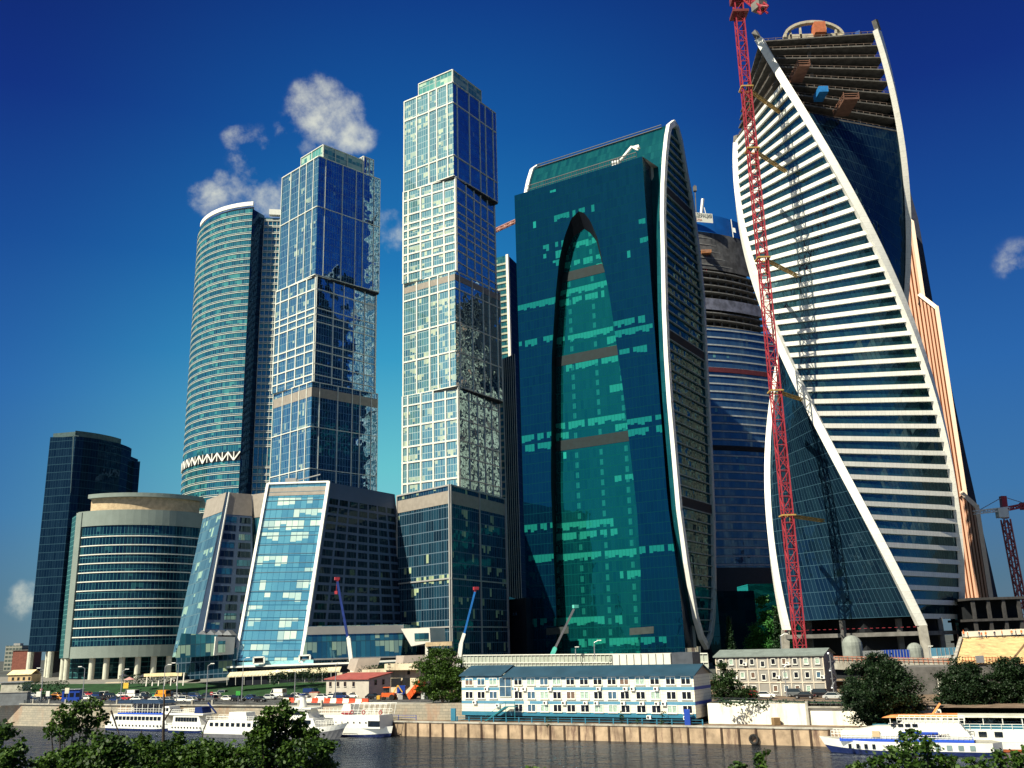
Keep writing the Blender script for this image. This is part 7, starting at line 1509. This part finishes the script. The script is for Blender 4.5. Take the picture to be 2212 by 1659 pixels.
# right blue and white boat: bow at left
A0=at_z(1772,1613,.8); A1=at_z(2168,1627,.3); cR=(A0+A1)/2; rR=math.atan2(A0.y-A1.y,A0.x-A1.x); LR=(A0-A1).length
b=Boat('long white river boat with royal blue stripe and navy keel moored at lower right',cR,LR,6.,rR)
b.hull(2.0,HB,HW,.32,.55,2.6)
b.block(-LR/2+4,LR/2-3.6,5.2,2.0,2.45,HBL,'blue_stripe'); b.block(-LR/2+4.2,LR/2-3.9,5.0,2.45,3.7,HW,'main_cabin',.6,.2); b.block(-LR/2+5,LR/2-12,4.4,3.7,5.0,HW,'upper_cabin',.8,1.6); b.block(LR/2-14.5,LR/2-6,3.6,3.7,4.3,HW,'fore_cabin',0,3.5)
b.wins(LR/2-9.6,LR/2-4.6,4,5.9,1.25,.5,.75); b.wins(-LR/2+3.5,-LR/2+12,5,5.96,1.25,.8,.75,mt_=mat('boat_window_pale',(.16,.22,.22),.2,spec=.6)); b.wins(LR/2-16.2,LR/2-11.8,4,4.46,4.55,.8,.5); b.wins(LR/2-19.5,LR/2-12.5,1,5.08,3.1,6.0,.95,'lounge_window',HBL)
b.rail(-LR/2+5,LR/2-13,4.6,5.0,.8); b.rail(LR/2-4.5,LR/2-2.2,3.2,2.6,1.0,4); b.rail(-LR/2+4,LR/2-4,5.3,2.45,.6,26)
put_text('Вдохновение',.95,b.P(-LR/2+10.5,2.66,3.12),-b.ex,(0,0,1),mat('boat_lettering',(.04,.03,.05),.5),b.T.o,base=b.T.loc)
m_=MB(); m_.box(b.P(LR/2-9.5,2.64,3.2),(1.2,.25,.9),b.rot); b.T.add('life_raft',m_,mat('tan_box',(.45,.33,.2),.7))
# boat behind it
B0=at_z(1905,1585,2.5); c2=b.P(-13,-7.5,0); b2=Boat('larger white river boat with orange roof edge behind the blue-striped boat',c2,48,6.5,rR)
b2.hull(1.5,mat('boat_orange_red',(.5,.12,.04),.5),HW,.3,.5,2.5); b2.block(-22,19,5.6,1.5,3.5,HW,'main_cabin',.6,1.5); b2.wins(-22,-6,3,5.68,2.6,3.9,1.3,'lounge_window'); b2.wins(-2,17,8,5.66,2.7,1.2,.8)
b2.block(-22,17.5,5.4,3.5,4.1,mat('boat_teal',(.03,.18,.26),.5),'upper_bulwark',0,-1.2); b2.block(-23,5,5.6,5.3,5.6,mat('pale_deck_roof',(.5,.5,.42),.6),'canopy'); b2.block(5,17,5.6,5.2,5.6,mat('boat_orange',(.75,.28,.10),.5),'canopy',0,1.5); 
m_=MB()
for k in range(14):
    for sd in(-1,1): q=-22+k*2.9; m_.bar(b2.P(q,sd*2.6,4.1),b2.P(q,sd*2.6,5.3),.1)
b2.T.add('canopy_posts',m_,WHT); m_=MB(); m_.bar(b2.P(9,0,5.5),b2.P(7.5,0,7.4),.3); b2.T.add('mast',m_,mat('boat_orange',(.75,.28,.10),.5)); b2.rail(-22,16,5.7,3.5,.8,24)
m_=MB(); m_.bar(b2.P(-16,2.9,3.7),b2.P(-18.2,2.9,5.6),.45); m_.bar(b2.P(-16,2.9,3.7),b2.P(-14.2,2.9,5.5),.45); b2.T.add('v_strut',m_,WHT)
# left boats
def lb(label,x0,x1,py,off=0,W=5.2,bow=1):
    P0_,P1_=at_z(x0,py,0),at_z(x1,py+ (x1-x0)*.012,0); c=(P0_+P1_)/2; c=c-nq*off; L_=(P1_-P0_).length; r=RQ if bow>0 else RQ+math.pi; return Boat(label,c,L_,W,r)
b=lb('leftmost moored white boat, with a dark blue canopy over its open top deck',225,412,1576,0); L_=b.L
b.hull(1.9,HB,HW,.28,.5); b.block(-L_/2+3,L_/2-5,4.6,1.9,4.1,HW,'main_cabin',.3,1.2); b.wins(-L_/2+5,L_/2-7,12,4.68,3.1,1.1,.9); b.wins(-L_/2+4,L_/2-6,15,5.2,1.3,.45,.4,'porthole'); b.block(-L_/2+6,L_/2-6.5,4.7,4.1,4.4,HBL,'blue_stripe'); b.rail(-L_/2+6,L_/2-7,4.6,4.4,1.1,16); b.block(-L_/2+6,L_/2-7,5.2,6.8,7.5,mat('canopy_navy',(.01,.03,.07),.8),'canopy',.5,1.2)
m_=MB(); 
for k in range(8):
    for sd in(-1,1): q=lerp(-L_/2+7,L_/2-8,k/7); m_.bar(b.P(q,sd*2.3,4.4),b.P(q,sd*2.3,6.9),.1)
b.T.add('canopy_posts',m_,WHT); b.block(L_/2-7.5,L_/2-4.2,3.6,4.1,6.1,HW,'wheelhouse',.2,.8); b.wins(L_/2-7.2,L_/2-5,2,3.62,5.3,.8,.8)
b=lb('white river boat with a row of dark saloon windows, second of the moored boats',378,492,1580,1.5); L_=b.L
b.hull(1.9,HB,HW,.3,.6); b.block(-L_/2+2,L_/2-4.5,4.4,1.9,4.2,HW,'main_cabin',.3,1.3); b.wins(-L_/2+3,L_/2-6,8,4.46,3.2,.8,1.0); b.block(-L_/2+1,L_/2-4,4.8,4.2,4.6,HW,'roof_slab'); b.block(L_/2-8,L_/2-5,3,4.6,6.1,mat('boat_navy',(.008,.02,.10),.4),'wheelhouse',.2,.5); b.rail(-L_/2+1,L_/2-9,4.6,4.6,.9,9); b.wins(-L_/2+2,L_/2-4,10,5.2,1.3,.4,.35,'porthole'); m_=MB(); m_.bar(b.P(L_/2-3,1,4.6),b.P(L_/2-6,1,7),.3); b.T.add('gangway',m_,HB)
b=lb('low white boat mostly hidden behind the tallest foreground tree',448,640,1590,2,4.8); L_=b.L
b.hull(1.7,mat('boat_grey',(.14,.14,.15),.5),HW,.5,.6); b.block(-L_/2+2,L_/2-6,4,1.7,3.8,HW,'main_cabin',.3,1.2); b.wins(-L_/2+3,L_/2-7,9,4.06,2.9,1,.8); b.rail(-L_/2+2,L_/2-7,4,3.8,.9,12); b.block(-4,2,3,3.8,5.6,HW,'wheelhouse',.2,.6)
b=lb('grey-hulled boat with white wheelhouse pointing right, beside the tallest foreground tree',600,771,1592,2,5); L_=b.L
b.hull(2.6,mat('boat_grey',(.14,.14,.15),.5),HW,.55,.9,3.2); b.block(-L_/2+2,L_/2-7.5,4.2,2.6,4.4,HW,'main_cabin',.3,.9); b.wins(-L_/2+3,L_/2-9,8,4.26,3.6,1.3,.8); b.block(-L_/2+4,L_/2-9.5,3.8,4.4,6.3,HW,'upper_cabin',.3,1.); b.wins(-L_/2+5,L_/2-11,6,3.86,5.5,1.3,.8); b.block(-L_/2+3.5,L_/2-9,4.2,6.3,6.6,HW,'roof_slab'); b.rail(L_/2-8,L_/2-2,3.,2.9,1.,8); m_=MB(); m_.tube(b.P(L_/2-13,0,6.6),b.P(L_/2-13.3,0,9.2),.9,.6,12); b.T.add('funnel',m_,HW); m_=MB(); m_.tube(b.P(L_/2-13.3,0,9.2),b.P(L_/2-13.3,0,9.5),.95,.7,12); b.T.add('funnel_cap',m_,HB); put_text('ГАРМОНИЯ',.7,b.P(L_/2-10.5,-1.98,5.0),b.ex,(0,0,1),mat('boat_lettering',(.04,.03,.05),.5),b.T.o,base=b.T.loc) if False else None
b=lb('white boat with round portholes, red lifebuoys and white roof rails, right of the grey-hulled boat',640,856,1588,0,5.4); L_=b.L
b.hull(2.0,HB,HW,.25,.3,1.2); b.block(-L_/2+2,L_/2-1.6,5.2,1.9,4.7,HW,'main_cabin',.3,.3); b.rail(-L_/2+3,L_/2-2,5,4.7,1.1,18)
for i in range(6):
    m_=MB(); q=b.P(L_/2-5.5-i*1.7,-2.60,3.1); m_.tube(q,q-b.ey*.06,.2,k=12); b.T.add('porthole',m_,BW)
m_=MB(); m_.box(b.P(L_/2-3.3,-2.62,2.9),(3.2,.1,1.2),b.rot); b.T.add('stern_window',m_,BW)
for x_ in(-9.5,-6.2,-1.5):
    m_=MB(); c=b.P(L_/2+x_,-2.62,5.3); m_.ring([c+b.ex*.4*math.cos(k*math.pi/5)+V((0,0,.4*math.sin(k*math.pi/5))) for k in range(10)],.1,5,True); b.T.add('lifebuoy',m_,REDP)
m_=MB()
for k in range(7): q0=b.P(L_/2-10+k*1.5,-1.8,4.7); q1=b.P(L_/2-9.4+k*1.5,-1.8,7.1); m_.bar(q0,q1,.1); m_.bar(b.P(L_/2-10+k*1.5,1.8,4.7),b.P(L_/2-9.4+k*1.5,1.8,7.1),.1)
for sd in(-1.8,1.8): m_.bar(b.P(L_/2-10,sd,7.1),b.P(L_/2-.2,sd,7.1),.12)
b.T.add('awning_frame',m_,WHT); b.block(L_/2-13.5,L_/2-10.5,3.4,4.7,7.0,HW,'wheelhouse',.8,.2); m_=MB(); m_.box(b.P(L_/2-11.5,-2.,5.1),(2.4,.7,.6),b.rot); b.T.add('red_locker',m_,REDP)
# ================================================================== people
def person_mesh():
    me=bpy.data.meshes.new('person'); V_=[(0,0,.95),(0,0,1.2),(0,0,1.42),(0,0,1.52),(0,.01,1.66),(-.18,0,1.4),(-.25,.02,1.12),(-.24,-.08,.88),(.18,0,1.4),(.25,-.02,1.12),(.22,-.12,.9),(-.1,0,.88),(-.12,.06,.48),(-.12,.14,.06),(-.12,.02,.03),(.1,0,.88),(.12,-.08,.48),(.12,-.05,.06),(.12,-.17,.03)]
    E_=[(0,1),(1,2),(2,3),(3,4),(2,5),(5,6),(6,7),(2,8),(8,9),(9,10),(0,11),(11,12),(12,13),(13,14),(0,15),(15,16),(16,17),(17,18)]
    R_=[.15,.14,.15,.06,.105,.07,.05,.035,.07,.05,.035,.10,.07,.05,.045,.10,.07,.05,.045]
    me.from_pydata(V_,E_,[]); o=bpy.data.objects.new('person_tmp',me); COL.objects.link(o); md=o.modifiers.new('s','SKIN')
    for v,r in zip(me.skin_vertices[0].data,R_): v.radius=(r,r*.8)
    me.skin_vertices[0].data[0].use_root=True; sb_=o.modifiers.new('b','SUBSURF'); sb_.levels=1
    dg=bpy.context.evaluated_depsgraph_get(); dg.update(); m2=bpy.data.meshes.new_from_object(o.evaluated_get(dg)); bpy.data.objects.remove(o)
    return m2
PM=person_mesh()
SKIN=mat('skin',(.50,.30,.20),.6); 
def person(pos,top,bottom,label,rot=0.,group=None,hat=None):
    me=PM.copy(); me.materials.clear(); [me.materials.append(q) for q in(SKIN,top,bottom)]
    for p in me.polygons:
        z=p.center.z; p.material_index=2 if z<.92 else (1 if z<1.48 and abs(p.center.x)<.3 and z>1.0 else 0)
    o=bpy.data.objects.new('person',me); COL.objects.link(o); o.location=pos; o.rotation_euler=(0,0,rot); tag(o,label,'person',group)
    m_=MB(); m_.tube(V((0,.01,1.69)),V((0,.01,1.80)),.115,.06,8); h_=m_.build('helmet' if hat else 'hair',hat or mat('hair_dark',(.03,.02,.015),.8),o)
    return o
OR=mat('orange_workwear',(.85,.16,.03),.7); NV=mat('navy_clothes',(.02,.03,.07),.8); WH=mat('white_clothes',(.7,.7,.66),.8); DK=mat('dark_clothes',(.025,.022,.02),.8); RD=mat('red_clothes',(.5,.03,.03),.8)
for i,(x_,y_) in enumerate(((2083,1378),(2092,1380),(2117,1379),(2122,1380),(2131,1379),(2150,1378),(2166,1377),(2187,1376),(2196,1376),(2208,1375))):
    p=at_y(x_,y_,238.6); person(p,[OR,OR,NV][i%3] if i else OR,NV,f'worker in {["orange","orange","navy"][i%3] if i else "orange"} clothes, {ORD[i]} from the left on the formwork deck',i*1.3,'workers along the formwork deck',WHT if i%2 else OR)
for i,(x_,f,c_,cn) in enumerate(((352,.30,DK,'dark'),(360,.5,RD,'red'),(372,.35,WH,'white'),(392,.75,WH,'white'),(382,.6,DK,'dark'),(341,.15,DK,'dark'))):
    b0=at_z(322,1499,ZR+.1); t0=at_z(407,1472,9.5); p=lerp(b0,t0,f)+tq*((i%3)-1)*2.5; p.z+=.1; person(p,c_,NV,f'pedestrian in {cn} top, {["lowest but one","middle","third lowest","highest","second highest","lowest"][i]} on the broad stone staircase',i,'people on the staircase')
for i,(x_,c_,cn) in enumerate(((150,WH,'white'),(157,WH,'cream'),(420,RD,'red'),(428,WH,'white'))):
    p=at_z(x_,1498 if i<2 else 1500,ZR+.14); person(p,c_,NV,f'pedestrian in a {cn} top on the pavement, {["before the blue kiosk","just right of the blue kiosk corner","left of the car park entrance","nearest the car park ramp"][i]}',i)
